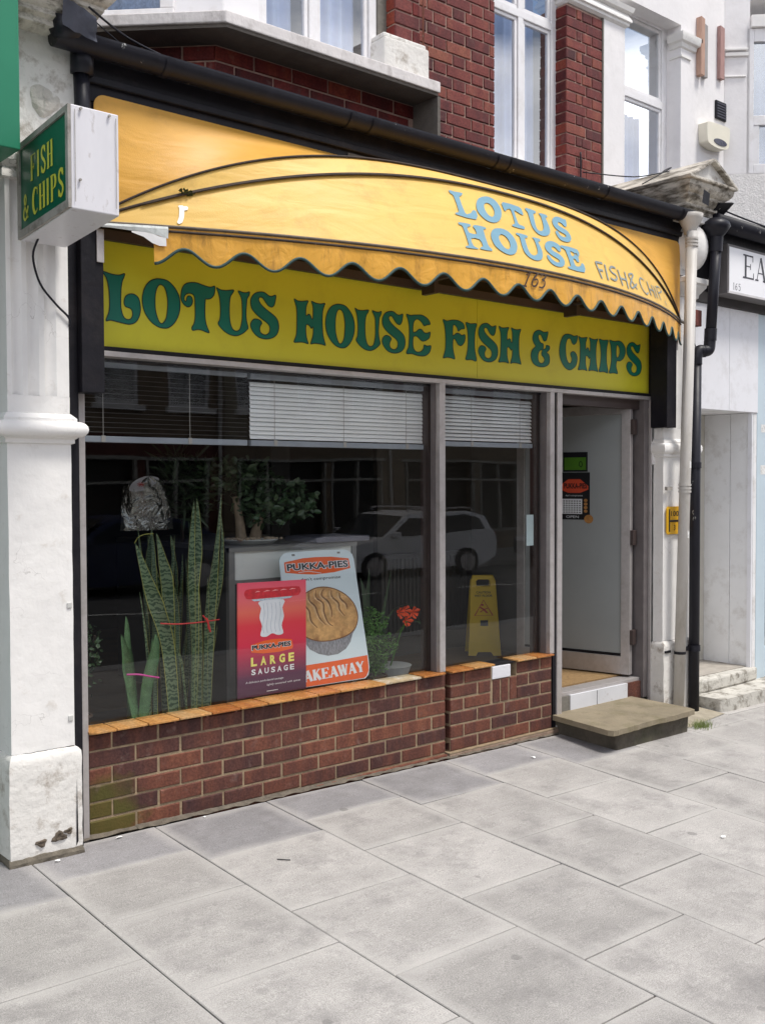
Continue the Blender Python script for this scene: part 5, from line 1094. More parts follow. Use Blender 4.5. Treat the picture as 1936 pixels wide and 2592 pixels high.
tag(build('cable', MB().tube(crv([(4.06, MY - .012, 3.62), (4.058, MY - .015, 3.8), (4.06, MY - .012, 3.9)], 3), .006, 6), BLACKPIPE, smooth=True), 'short dark stub cable sticking up on the brick pier beside the white window', 'cable')

# ------------------------------------------------------------------ bay window of the shop building
bay = thing('bay_window', (1.3, .3, 3.3), 'painted bay window with thick cracked sill over dark red brick, above the gutter', 'bay window')
SILLM = M('cracked_white_sill', (.66, .63, .62), .8, .08, 9, .004, 40, dirt=(.22, .19, .17), dirt_amt=.6, dscale=8, stretch=(1, 1, .6), dth=(.52, .7))
sil = [(.655, -.10), (2.0, -.10), (2.0, .62), (-.07, .62)]
SOF = M('grimy_soffit', (.13, .115, .10), .9, .2, 9, .004, 40)
m_ = MB(); m_.prism(sil, 3.632, 3.688); build('sill', m_, SILLM, bay, bevel=.006)
build('soffit', MB().prism([(.665, -.09), (1.99, -.09), (1.99, .61), (-.04, .61)], 3.615, 3.6315), SOF, bay)
build('side_cheek', MB().box(1.985, 2.005, -.09, .61, 3.3, 3.6145), SOF, bay)
m_ = MB(); m_.prism([(.725, .108), (1.984, .108), (1.984, .61), (.223, .61)], 3.3, 3.614); build('mortar_bed', m_, MORTAR_RED, bay)
lay(bay, (.72, .10), 0, 1.262, 3.318, 4, BRICK_SOOT, 'stretcher', phase=1)
lay(bay, (.21, .61), -math.pi / 4, .715, 3.318, 4, BRICK_SOOT, 'stretcher', phase=0)
BY = .08
# front lights
build('bay_roof', MB().prism([(.655, -.10), (2.0, -.10), (2.0, .62), (-.07, .62)], 5.4, 5.6), SILLM, bay)
bw_ = MB(); bw_.prism([(.73, .045), (.93, .045), (.93, .14), (.77, .14), (.60, .31), (.535, .24)], 3.689, 5.4); build('corner_post', bw_, UPVC, bay, bevel=.006)
frame_window(bay, 'window', .931, 1.70, 3.689, 5.4, BY, mull=(1.285,), fr=.05)
def cantpt(s_, d, z): return (.62 - .7071 * s_ - .7071 * d * -1 * -1, .155 + .7071 * s_ - .7071 * d, z)
def cbox(s0, s1, z0, z1, d0, d1): return [cantpt(s0, d0, z0), cantpt(s1, d0, z0), cantpt(s1, d1, z0), cantpt(s0, d1, z0), cantpt(s0, d0, z1), cantpt(s1, d0, z1), cantpt(s1, d1, z1), cantpt(s0, d1, z1)]
cw = bpy.data.objects.new('window', None); COL.objects.link(cw); cw.parent = bay; cw.location = Vector((.3, .4, 3.7)) - bay.location
m_ = MB(); m_.hexa(cbox(.075, .41, 3.689, 3.765, -.03, .03)); m_.hexa(cbox(.075, .14, 3.765, 5.4, -.03, .03)); m_.hexa(cbox(.41, .62, 3.689, 5.4, -.03, .03)); build('frame', m_, UPVC, cw, bevel=.004)
build('pane', MB().add([cantpt(.14, 0, 3.765), cantpt(.41, 0, 3.765), cantpt(.41, 0, 5.4), cantpt(.14, 0, 5.4)], [(0, 3, 2, 1)]), GLASS_UP, cw)
mb = MB(); vs = []
for i in range(31):
    vs += [cantpt(.10 + .34 * i / 30, -.10 + .012 * math.sin(i * .9), 3.75), cantpt(.10 + .34 * i / 30, -.10 + .012 * math.sin(i * .9), 5.3)]
NETP = M('patterned_net', (.30, .38, .55), .9, .3, 70)
tag(build('curtain', mb.add(vs, [(2 * i, 2 * i + 1, 2 * i + 3, 2 * i + 2) for i in range(30)]), NETP, smooth=True), 'speckled net curtain in the angled left light of the bay window', 'curtain')
curtain(.97, 1.22, 3.72, 5.3, .2, 'net curtain behind the left front light of the bay window', 3)
curtain(1.34, 1.63, 3.72, 5.3, .2, 'net curtain behind the right front light of the bay window', 4)
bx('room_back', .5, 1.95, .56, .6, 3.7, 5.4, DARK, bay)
bx('window_reveal', 1.7005, 1.765, .07, .12, 3.689, 5.4, CONC, bay)
m_ = MB().box(1.768, 1.945, .008, .6, 3.689, 5.4); build('pier_core', m_, MORTAR_RED, bay)
for k in range(20):
    z = 3.90 + .075 * k
    if k % 2: put_brick(bay, (1.762, 0, z), .175, .065, BRICK_UP)
    else: put_brick(bay, (1.762, 0, z), .12, .065, BRICK_UP); put_brick(bay, (1.89, 0, z), .05, .065, BRICK_SOOT)
    put_brick(bay, (1.761, .118, z), .112, .065, BRICK_SOOT, -math.pi / 2, .03)
bx('side_wall', 1.946, 1.95, .02, .61, 3.689, 5.4, BRICK_UP, bay)
build('pedestal', MB().prism([(1.655, -.035), (1.965, -.045), (1.99, .0), (1.99, .1), (1.66, .1)], 3.689, 3.865).add([], []), WHITE_OLD, bay, bevel=.01)
build('pedestal_cap', MB().prism([(1.66, -.025), (1.955, -.03), (1.975, .0), (1.975, .1), (1.665, .1)], 3.8655, 3.893), WHITE_OLD, bay, bevel=.008)
tag(build('cable', MB().tube([(1.952, -.012, 3.88), (1.955, -.01, 4.3), (1.953, -.012, 5.2)], .006, 6), M('rust_cable', (.25, .09, .06), .7, .2, 20), smooth=True), 'rust brown cable running up the right edge of the bay window pier', 'cable')

# ------------------------------------------------------------------ white rendered neighbour on the right
nb = thing('neighbour_house', (5.6, .6, 0), 'white rendered house front next door on the right with a sash window and bay', 'house')
WN = RENDER
def wb(n_, *a, mat=WN, bev=.0): return bx(n_, *a, mat, nb, bev)
wb('upper_wall', 4.334, 4.592, MY, MY + .3, 3.2, 4.93); wb('upper_wall', 4.592, 5.322, MY, MY + .3, 3.2, 3.72); wb('upper_wall', 5.322, 5.95, MY, MY + .3, 3.2, 6.6); wb('upper_wall', 3.3, 5.322, MY + .002, MY + .3, 5.56, 6.6)
wb('lintel', 4.592, 5.322, MY - .0, MY + .3, 5.16, 5.56)
mb = MB(); prof = [(4.93, 0), (4.945, .02), (4.965, .02), (4.97, .035), (4.985, .035)]
mb.band(3.93, 4.60, MY - .001, MY + .1, [(z, o) for z, o in prof] + [(5.03, .012), (5.04, .04), (5.075, .05), (5.08, .0)])
build('string_course', mb, WHITE, nb, auto=35)
nw = frame_window(nb, 'window', 4.60, 5.322, 3.72, 5.2, MY + .13, trans=(4.545,), fr=.06)
curtain(4.64, 5.0, 4.75, 5.15, MY + .33, 'dark gathered curtain at the top of the white sash window next door', 6, mat=M('dark_curtain', (.06, .06, .07), .9))
curtain(4.66, 5.27, 3.78, 4.5, MY + .36, 'white net curtain in the lower half of the white sash window next door', 8)
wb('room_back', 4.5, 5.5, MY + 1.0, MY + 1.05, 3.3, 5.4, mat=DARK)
mb = MB().band(5.325, 5.50, MY - .0, MY + .1, [(4.98, .0), (4.99, .015), (5.02, .02), (5.03, .04), (5.06, .05), (5.09, .05), (5.10, .0)])
build('capital', mb, WHITE, nb, auto=35)
build('capital_line', MB().band(5.325, 5.44, MY - .0, MY + .1, [(4.905, .0), (4.91, .012), (4.925, .012), (4.93, 0)]), WHITE, nb, auto=35)
# its bay, canted side first
bpl = [(5.955, MY + .25), (5.955, MY), (6.6, -.025), (8.6, -.025), (8.6, MY + .25)]
mb = MB(); mb.prism(bpl, 3.2, 4.10); build('bay_base', mb, M('stucco', (.76, .74, .72), .9, .1, 30, .008, 70), nb, bevel=.004)
mb = MB(); mb.prism([(5.955, MY + .25), (5.955, MY), (5.955 + .145, MY - .145), (6.2, MY + .25)], 4.101, 6.6); build('bay_wall', mb, WN, nb)
mb = MB(); mb.prism([(6.0, MY + .2), (6.06, MY - .05), (6.66, -.08), (8.7, -.08), (8.7, MY + .25)], 5.56, 6.6); build('bay_wall', mb, WN, nb)
def nc(s_, d, z): return (5.955 + .7071 * s_ + .7071 * d, MY - .7071 * s_ + .7071 * d, z)
def nbx(n_, s0, s1, z0, z1, d0, d1, mat=UPVC, bev=.004):
    q = [nc(s0, d0, z0), nc(s1, d0, z0), nc(s1, d1, z0), nc(s0, d1, z0), nc(s0, d0, z1), nc(s1, d0, z1), nc(s1, d1, z1), nc(s0, d1, z1)]
    return build(n_, MB().hexa(q), mat, nb, bevel=bev)
nbx('mould', .0, .19, 5.07, 5.10, -.02, .02, WHITE); nbx('mould', .0, .185, 5.115, 5.135, -.025, .02, WHITE); nbx('mould', .0, .175, 4.90, 4.912, -.012, .02, WHITE)
nbx('window_frame', .18, .24, 4.101, 5.3, .0, .06); nbx('window_frame', .24, .85, 4.101, 4.18, .0, .06); nbx('window_frame', .24, .85, 4.50, 4.58, .0, .06); nbx('window_frame', .24, .85, 5.19, 5.3, .0, .06); nbx('window_frame', .21, .85, 5.301, 5.40, -.03, .06, WHITE)
nbx('window_pane', .24, .85, 4.18, 4.50, .03, .031, GLASS_UP, 0); nbx('window_pane', .24, .85, 4.58, 5.19, .03, .031, GLASS_UP, 0)
nbx('window_frame', .24, .29, 4.18, 4.50, .005, .055); 
mb = MB(); vs = []
for i in range(31): vs += [nc(.22 + .65 * i / 30, .14 + .014 * math.sin(i * 1.1), 4.15), nc(.22 + .65 * i / 30, .14 + .014 * math.sin(i * 1.1), 5.25)]
tag(build('curtain', mb.add(vs, [(2 * i, 2 * i + 2, 2 * i + 3, 2 * i + 1) for i in range(30)]), NET, smooth=True), 'net curtain tinted with reflected sky blue in the bay at the far right edge', 'curtain')
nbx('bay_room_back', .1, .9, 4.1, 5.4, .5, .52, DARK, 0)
wb('ledge', 4.62, 8.6, -.16, .0, 3.33, 3.40, mat=CONC, bev=.004)
wb('flat_roof', 4.46, 8.6, -.1, MY, 3.16, 3.2, mat=BLACK)
# timber offcuts, vent and alarm box
WOOD = M('raw_pine', (.46, .29, .22), .75, .15, 9, .001, 60, stretch=(6, 6, 1)); WOODG = M('grey_weathered_wood', (.34, .32, .31), .85, .15, 9, stretch=(6, 6, 1))
def batten(x, z0, z1, w_, d, mat, label, parent=None, skew=0.0):
    p = [(x, MY - d, z0), (x + w_, MY - d, z0), (x + w_, MY - .001, z0), (x, MY - .001, z0)]
    q = [(a - skew, b_, z1 + (.0 if i in (0, 3) else -.01)) for i, (a, b_, c) in enumerate(p)]
    return tag(build('timber_batten', MB().hexa(p + q), mat, bevel=.002), label, 'batten')
batten(5.533, 4.812, 5.275, .052, .05, WOOD, 'pink pine batten on the white wall, leftmost of the three boards')
batten(5.607, 4.815, 5.245, .052, .03, WOODG, 'grey weathered batten on the white wall, middle of the three boards')
batten(5.838, 4.86, 5.29, .062, .035, M('pink_timber', (.37, .22, .2), .75, .15, 9, stretch=(6, 6, 1)), 'reddish split batten on the white wall, rightmost of the three boards')
vt = thing('air_vent', (5.885, MY, 4.53), 'small dark square air vent above the alarm box on the white wall', 'vent')
bx('vent_frame', 5.808, 5.962, MY - .016, MY - .0005, 4.532, 4.682, BLACK, vt, .003)
for k in range(6): bx('louvre', 5.818, 5.952, MY - .022, MY - .0165, 4.545 + k * .022, 4.557 + k * .022, M('vent_slat', (.05, .05, .07), .6), vt)
al = thing('alarm_box', (5.735, MY, 4.24), 'cream burglar alarm box with a dark oval on the white wall', 'alarm box')
outl = crv([(5.735 + (a_ - 5.735) * .84, 4.35 + (b_ - 4.35) * .86) for a_, b_ in [(5.545, 4.31), (5.575, 4.255), (5.73, 4.235), (5.89, 4.255), (5.925, 4.31), (5.935, 4.43), (5.91, 4.462), (5.73, 4.462), (5.56, 4.45), (5.54, 4.42)]], 5, True)
CREAM = M('cream_plastic', (.76, .72, .60), .45, .04, 8)
build('case', MB().poly(outl, fn=lambda a, b_, d: (a, MY - .085 + d, b_), thick=.084), CREAM, al, bevel=.014)
build('strobe_oval', MB().poly(ell(5.76, 4.303, .095, .026, 28), fn=lambda a, b_, d: (a, MY - .089 + d, b_ - .0), thick=.004), M('dark_lens', (.03, .03, .06), .25), al)

# ground floor next door
n2 = thing('neighbour_shopfront', (5.2, 0, 0), 'boarded white shop entrance of number 165 with a recessed doorway', 'shopfront')
PANW = M('white_ply_panel', (.74, .74, .77), .5, .03, 4, dirt=(.45, .43, .42), dirt_amt=.35, dscale=7)
bx('panel', 4.44, 4.935, -.06, -.03, 2.045, 2.79, PANW, n2, .002); bx('panel', 4.938, 5.335, -.06, -.03, 2.045, 2.79, PANW, n2, .002)
bx('panel_frame', 5.336, 5.47, -.055, .0, .0, 2.79, M('pale_blue_frame', (.50, .60, .66), .4, .04, 5), n2, .003)
bx('dark_beam', 4.44, 8.5, -.075, .3, 2.791, 2.87, M('dark_beam', (.05, .045, .045), .7, .2, 9), n2, .004)
bx('fascia_back', 4.44, 8.5, -.05, .3, 2.871, 3.16, BLACK, n2)
DW_ = M('dull_white_boards', (.76, .76, .76), .6, .05, 4, dirt=(.38, .34, .3), dirt_amt=.5, dscale=5)
bx('reveal_wall', 5.29, 5.335, -.052, .14, .10, 2.044, DW_, n2, .002); bx('reveal_wall', 5.288, 5.334, .143, .40, .10, 2.044, DW_, n2, .002)
bx('reveal_post', 5.27, 5.289, -.05, -.015, .10, 2.044, PANW, n2, .002)
bx('door_frame', 5.10, 5.2875, .36, .42, .12, 2.044, M('cream_door_frame', (.55, .53, .47), .5, .05, 8), n2, .004); bx('door_frame_strip', 5.14, 5.155, .352, .3595, .12, 2.044, DW_, n2)
bx('street_door', 4.5, 5.0995, .38, .42, .12, 2.044, DW_, n2); bx('recess_soffit', 4.44, 5.29, -.03, .42, 2.046, 2.06, DW_, n2)
bx('left_reveal', 4.441, 4.50, -.03, .42, -.05, 2.044, DW_, n2)
ST2 = M('flaking_white_step', (.52, .50, .45), .9, .12, 9, .005, 50, dirt=(.16, .14, .11), dirt_amt=.8, dscale=11, dth=(.48, .6))
ns = thing('doorstep', (5.0, -.2, -.06), 'pair of flaking white painted steps at the next doorway', 'step')
bp2 = crv([(4.48, -.28), (4.55, -.305), (4.9, -.30), (5.3, -.31), (5.75, -.30)], 4)
build('lower_step', MB().prism([(4.46, .1)] + [(a, b_ + random.uniform(-.004, .004)) for a, b_ in bp2] + [(5.8, .1)], -.14, .022), ST2, ns, bevel=.012)
build('upper_step', MB().prism([(4.46, .42), (4.46, -.075), (4.6, -.10), (5.1, -.095), (5.33, -.075), (5.35, -.03), (5.35, .42)], .0225, .118), ST2, ns, bevel=.016)
bx('tread', 4.45, 5.28, -.01, .42, .1185, .124, M('worn_tread', (.34, .31, .27), .9, .2, 12), ns, .002)
# blue shop window at the frame edge
wbl = M('pale_blue_frame', (.5, .6, .66))
bx('stall_riser', 5.47, 8.5, -.04, .0, -.12, .25, wbl, n2, .003)
build('window_pane', MB().add([(5.47, -.02, .25), (8.5, -.02, .25), (8.5, -.02, 2.79), (5.47, -.02, 2.79)], [(0, 1, 2, 3)]), GLASS, n2)
bx('transom', 5.47, 8.5, -.045, .0, 2.18, 2.24, wbl, n2, .003); bx('head', 5.47, 8.5, -.045, .0, 2.72, 2.79, wbl, n2, .003)
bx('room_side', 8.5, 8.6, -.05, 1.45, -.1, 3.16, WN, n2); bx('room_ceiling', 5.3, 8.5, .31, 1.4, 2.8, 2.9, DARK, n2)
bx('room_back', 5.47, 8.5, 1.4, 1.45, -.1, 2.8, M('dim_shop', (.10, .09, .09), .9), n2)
PK = M('pink_sticker', (.65, .10, .42), .5)
mb = MB(); mb.poly(ell(5.60, 2.0, .075, .085), fn=lambda a, b_, d: (a, -.024, b_)); tag(build('window_sticker', mb, PK), 'round pink sticker on the blue framed window at the right edge', 'sticker')
mb = MB(); mb.poly([(5.385, 1.58), (5.455, 1.58), (5.455, 1.65), (5.385, 1.65)], fn=lambda a, b_, d: (a, -.0565, b_)); mb.poly([(5.39, 1.9), (5.45, 1.9), (5.45, 1.96), (5.39, 1.96)], fn=lambda a, b_, d: (a, -.0565, b_))
tag(build('frame_stickers', mb, LBL), 'small worn stickers on the pale blue frame at the right', 'sticker')
s165 = thing('neighbour_sign', (5.6, -.15, 2.85), 'white box sign next door with serif letters EA and number 165', 'sign')
S165W = M('white_sign_face', (.82, .82, .84), .35, .02, 3)
bx('case', 4.676, 7.4, -.198, -.06, 2.853, 3.198, M('grey_sign_case', (.16, .15, .15), .6, .1, 8), s165, .004)
bx('face', 4.69, 7.38, -.2035, -.1985, 2.868, 3.178, S165W, s165, .002)
bx('lower_lip', 4.676, 7.4, -.208, -.1985, 2.853, 2.8675, M('lip_white', (.6, .58, .58), .5, .1, 9), s165)
mb = MB(); sfn2 = lambda a, b_, d: (a, -.2045 + d, b_)
serif_text(mb, 'EA', sfn2, 4.862, 5.19, 2.98, 3.15, T=.16, t=.05, gap=.1)
serif_text(mb, '165', sfn2, 4.735, 4.84, 2.882, 2.932, T=.16, t=.06, gap=.12)
build('lettering', mb, M('charcoal_letters', (.03, .03, .04), .5), s165)
g2 = thing('gutter', (6, -.2, 3.2), 'black gutter above the white sign next door', 'gutter')
build('channel', MB().tube([(4.47, -.23, 3.31), (8.5, -.23, 3.29)], .058, 16), BLACKPIPE, g2, smooth=True); bx('gutter_board', 4.5, 8.5, -.17, -.1, 3.20, 3.325, BLACK, g2)
for pts in ([(4.55, -.2, 3.42), (4.75, -.25, 3.38), (5.1, -.28, 3.35)],):
    tag(build('cable', MB().tube(crv(pts, 4), .006, 6), BLACKPIPE, smooth=True), 'thin black cable above the gutter next door', 'cable')
for i, (pts, lb) in enumerate([([(3.7, .3, 3.62), (4.0, .1, 3.60), (4.25, .0, 3.66), (4.45, .3, 3.72)], 'thin cable looping over the stone pediment from the left'),
             ([(3.95, .0, 3.52), (4.2, -.05, 3.66), (4.4, .15, 3.72), (4.55, .4, 3.68)], 'second thin cable draped over the stone pediment ridge')]):
    tag(build('cable', MB().tube(crv(pts, 6), .004, 6), BLACKPIPE, smooth=True), lb, 'cable')

# ------------------------------------------------------------------ green neighbour on the left
n3 = thing('neighbour_shopfront', (-2.0, 0, 0), 'green painted shopfront at the far left edge', 'shopfront')
bx('green_pier', -.75, -.392, .06, .2, 0, 2.8, M('dark_green_paint', (.012, .10, .06), .5, .1, 5), n3, .003)
bx('green_boarding', -5, -.75, .1, .2, 0, 2.8, M('dark_green_paint', (.012, .1, .06)), n3)
bx('wall_above', -5, -.3, .0, .2, 2.8, 3.6, BRICK_SOOT, n3); bx('wall_top', -5, -.2, .62, .8, 3.3, 6.2, BRICK_UP, n3)
g3 = bx('overhead_sign', -4.2, -.40, -.35, -.02, 2.78, 3.9, GREEN_PAINT, None, .004); tag(g3, 'big plain green box sign at the top left corner', 'sign')

# ------------------------------------------------------------------ inside the shop
room = MB(); room.box(-.1, 4.1, .14, 4.6, .17, .195); struct(build('shop_floor', room, M('brown_shop_floor', (.16, .105, .055), .8, .2, 5)))
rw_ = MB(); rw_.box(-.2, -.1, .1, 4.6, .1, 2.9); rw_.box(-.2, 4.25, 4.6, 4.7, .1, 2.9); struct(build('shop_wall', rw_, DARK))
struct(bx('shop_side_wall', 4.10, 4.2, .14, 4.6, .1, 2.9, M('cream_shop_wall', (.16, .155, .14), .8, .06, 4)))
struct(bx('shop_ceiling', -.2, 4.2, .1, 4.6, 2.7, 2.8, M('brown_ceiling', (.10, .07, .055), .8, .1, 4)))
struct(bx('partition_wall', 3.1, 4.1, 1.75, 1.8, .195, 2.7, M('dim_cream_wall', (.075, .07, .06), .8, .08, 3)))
bx('window_shelf', .0, 2.05, .13, .75, .34, .365, M('dark_shelf', (.05, .04, .035), .6, .2, 8))
o = bpy.data.objects['window_shelf']; tag(o, 'dark low shelf inside the big shop window holding the plants', 'shelf')
dm = bx('doormat', 3.15, 4.0, .15, .95, .1955, .204, M('coir_mat', (.27, .17, .075), .95, .25, 40, .003, 200, speck=.25)); tag(dm, 'brown coir mat inside the open shop door', 'doormat')
# Venetian blinds
SLAT = M('white_blind_slat', (.88, .89, .90), .45, .03, 6); SLATD = M('grey_blind_rail', (.30, .33, .38), .5, .1, 10)
def blind(x0, x1, zt, zb, tilt, y, label, pitch=.0215, cords=(), mat=SLAT, w_=.025):
    t = thing('venetian_blind', ((x0 + x1) / 2, y, zb), label, 'blind')
    k = 0; z = zb + .045
    rail = bx('bottom_rail', x0, x1, y - .014, y + .014, zb, zb + .028, SLATD, t, .003)
    bx('head_rail', x0, x1, y - .014, y + .02, zt, zt + .028, SLATD, t, .002)
    dy, dz_ = w_ / 2 * math.cos(tilt), w_ / 2 * math.sin(tilt)
    me = None
    while z < zt - .01:
        if me is None:
            mb = MB(); vs = []
            for i in range(5):
                q = -1 + i / 2; crn = .0022 * (1 - q * q)
                for x in (x0, x1): vs.append((x, y + dy * q - crn * math.sin(tilt), z + dz_ * q + crn * math.cos(tilt)))
            mb.add(vs, [(2 * i, 2 * i + 1, 2 * i + 3, 2 * i + 2) for i in range(4)])
            s0 = build('slat', mb, mat, t, smooth=True); me = s0.data; z00 = z
        else:
            s1 = bpy.data.objects.new('slat', me); COL.objects.link(s1); s1.parent = t; s1.location = (random.uniform(-.001, .001), 0, z - z00); s1.rotation_euler = (0, random.uniform(-.0012, .0012), 0)
        z += pitch
    for c in cords:
        bx('cord', c - .0012, c + .0012, y - dy - .002, y - dy - .0012, zb, zt, M('blind_cord', (.4, .38, .36), .8), t)
        bx('cord_clip', c - .01, c + .01, y - .017, y - .0145, zb + .002, zb + .03, M('blind_cord', (.4, .38, .36)), t)
    return t
SLATO = M('shaded_blind_slat', (.09, .09, .10), .5, .1, 6)  # dark copy of the slats: the open blind's shade is in the colour
blind(.0, .885, 2.05, 1.716, math.radians(4), .115, 'open Venetian blind with thin slats coloured dark for shade at the left of the big window', cords=(.13, .565), mat=SLATO)
blind(.905, 2.055, 2.045, 1.716, math.radians(70), .115, 'closed white Venetian blind in the middle of the big window', cords=(1.05, 1.49, 1.93), w_=.0222)
blind(2.16, 2.99, 2.045, 1.74, math.radians(52), .125, 'half closed Venetian blind in the narrow window beside the door', cords=(2.45, 2.87))
ps_ = MB().add([(2.872, .062, 1.14), (2.936, .062, 1.14), (2.936, .062, 1.33), (2.872, .062, 1.33)], [(0, 1, 2, 3)])
tag(build('paper_strip', ps_, M('pale_paper', (.42, .50, .52), .6)), 'pale paper strip stuck inside the narrow window beside the door', 'paper')

# grey framed counter end with white panel
un = thing('counter', (1.33, .5, .36), 'grey framed counter end with a white panel behind the posters', 'counter')
FRM = M('dull_grey_metal', (.20, .20, .19), .5, .1, 10, metal=.3)
bx('post', .915, .95, .33, .36, .366, 1.20, FRM, un); bx('post', 1.72, 1.75, .33, .36, .366, 1.18, FRM, un)
bx('top_rail', .915, 1.75, .325, .36, 1.178, 1.20, FRM, un); bx('middle_rail', .95, 1.72, .33, .355, 1.012, 1.03, FRM, un); bx('white_panel', .951, 1.719, .34, .35, 1.031, 1.177, M('off_white_laminate', (.70, .72, .68), .5, .03, 4), un)
bx('lower_panel', .951, 1.719, .345, .355, .37, 1.011, M('dark_panel', (.035, .033, .03), .6), un); bx('worktop', .915, 1.75, .361, 1.6, 1.18, 1.205, M('dim_worktop', (.12, .12, .12), .4), un)
bx('side', .92, .93, .361, 1.6, .366, 1.179, M('dark_side', (.05, .05, .05), .5), un)
sh = bx('tray', 1.45, 1.82, .30, .60, 1.206, 1.235, M('dark_grey_tray', (.10, .10, .13), .35), None, .003); tag(sh, 'dark grey flat tray overhanging the right end of the counter', 'tray')

# sausage poster board
POST = bpy.data.materials.new('sausage_poster'); POST.use_nodes = True
_n = POST.node_tree.nodes; _k = POST.node_tree.links.new; _b = _n['Principled BSDF']; _b.inputs['Roughness'].default_value = .4
_t = _n.new('ShaderNodeTexCoord'); _s = _n.new('ShaderNodeSeparateXYZ'); _k(_t.outputs['Generated'], _s.inputs[0])
_r = _n.new('ShaderNodeValToRGB'); _k(_s.outputs['Z'], _r.inputs[0]); _k(_r.outputs[0], _b.inputs['Base Color'])
_r.color_ramp.elements[0].color = (.055, .012, .045, 1); _r.color_ramp.elements[1].color = (.75, .08, .14, 1)
for p_, c_ in ((.16, (.09, .018, .06, 1)), (.3, (.30, .015, .06, 1)), (.45, (.62, .02, .06, 1)), (.62, (.68, .03, .05, 1)), (.74, (.72, .13, .09, 1)), (.85, (.72, .12, .14, 1))):
    e = _r.color_ramp.elements.new(p_); e.color = c_
pb = thing('poster_board', (1.02, .1, .47), 'red sausage poster board leaning in the window, partly covering the pie board', 'poster')
mb = MB().hexa([(.815, .10, .475), (1.229, .10, .475), (1.229, .108, .475), (.815, .108, .475), (.82, .10, 1.043), (1.231, .10, 1.036), (1.231, .108, 1.036), (.82, .108, 1.043)])
build('board', mb, POST, pb)
fp = lambda a, b_, d: (a, .0992 - d, b_)
RED = M('sausage_print', (.55, .018, .03), .35, .25, 40); REDH = M('sausage_highlight', (.80, .35, .36), .35, .2, 60)
mb = MB(); mb.poly(crv([(.857, .993), (.873, 1.008), (.934, 1.01), (1.043, 1.008), (1.173, 1.006), (1.192, .996), (1.198, .98), (1.188, .966), (1.169, .959), (1.042, .96), (.933, .96), (.876, .962), (.862, .975)], 3, True), fn=fp); build('sausage_print', mb, RED, pb)
mb = MB()
for a, b_ in ((.92, .95), (.97, 1.01), (1.02, 1.06), (1.07, 1.11), (1.125, 1.165)): mb.ribbon([(a, .992), ((a + b_) / 2, .996), (b_, .994)], [.001, .005, .001], lambda x, z, d: fp(x, z, .0004))
build('sausage_shine', mb, REDH, pb)
mb = MB(); mb.poly([(.898, .958), (1.146, .958), (1.131, .949), (1.005, .946), (.915, .948)], fn=lambda a, b_, d: fp(a, b_, .0002)); build('tray_print', mb, M('tray_print', (.45, .53, .6), .4, .3, 120), pb)
mb = MB(); mb.poly(crv([(.945, .945), (1.09, .945), (1.083, .905), (1.092, .86), (1.078, .815), (1.088, .775), (1.055, .768), (1.02, .78), (.985, .766), (.95, .775), (.96, .82), (.945, .865), (.955, .91)], 3, True), fn=lambda a, b_, d: fp(a, b_, .0003)); mb.cur = 1
for x in (.968, .99, 1.015, 1.04, 1.066): mb.ribbon(crv([(x, .935), (x + .006, .88), (x - .004, .82), (x + .003, .785)], 4), .0022, lambda a, b_, d: fp(a, b_, .0005))
build('cloth_print', mb, [M('cloth_print', (.70, .72, .76), .4), M('cloth_fold_print', (.32, .37, .48), .4)], pb)
ORG = M('poster_orange', (.80, .115, .012), .4, .04, 8); WHP = M('poster_white', (.74, .76, .78)); BLT = M('poster_text_black', (.012, .014, .018), .4)
mb = MB(); mb.poly([(.89, .732), (.968, .747), (1.02, .750), (1.07, .748), (1.141, .738), (1.147, .702), (1.143, .69), (1.059, .682), (.967, .684), (.895, .696)], fn=lambda a, b_, d: fp(a, b_, .0005)); mb.cur = 1
text_mesh(mb, 'PUKKA-PIES', lambda a, b_, d: fp(a, b_, .0008), .896, 1.136, .704, .732, 0, .075)
mb.cur = 2; text_mesh(mb, 'PUKKA-PIES', lambda a, b_, d: fp(a, b_, .0012), .899, 1.133, .706, .730, 0, .04); build('brand_oval', mb, [ORG, WHP, BLT], pb)
mb = MB()
def spaced(mb, word, x0, x1, z0, z1, d, bold, fill=.62, f=fp):
    n = len(word); st_ = (x1 - x0) / (n - 1 + fill)
    for i, c in enumerate(word):
        if c == 'I': continue
        text_mesh(mb, c, lambda a, b_, dd: f(a, b_, d), x0 + i * st_, x0 + i * st_ + st_ * fill, z0, z1, 0, bold)
spaced(mb, 'LARGE', .893, 1.153, .626, .670, .0006, .045); build('large_lettering', mb, M('poster_yellow', (.80, .72, .16), .4), pb)
mb = MB(); spaced(mb, 'SAUSAGE', .895, 1.153, .583, .611, .0006, .03, .66)
text_mesh(mb, 'A delicious pork-based sausage', lambda a, b_, d: fp(a, b_, .0006), .86, 1.085, .541, .554, 0, 0, .003)
text_mesh(mb, 'lightly seasoned with spices', lambda a, b_, d: fp(a, b_, .0006), .985, 1.19, .517, .53, 0, 0, .003)
mb.add([fp(.985, .491, .0006), fp(1.052, .491, .0006), fp(1.052, .494, .0006), fp(.985, .494, .0006)], [(0, 1, 2, 3)])
build('white_lettering', mb, WHP, pb)
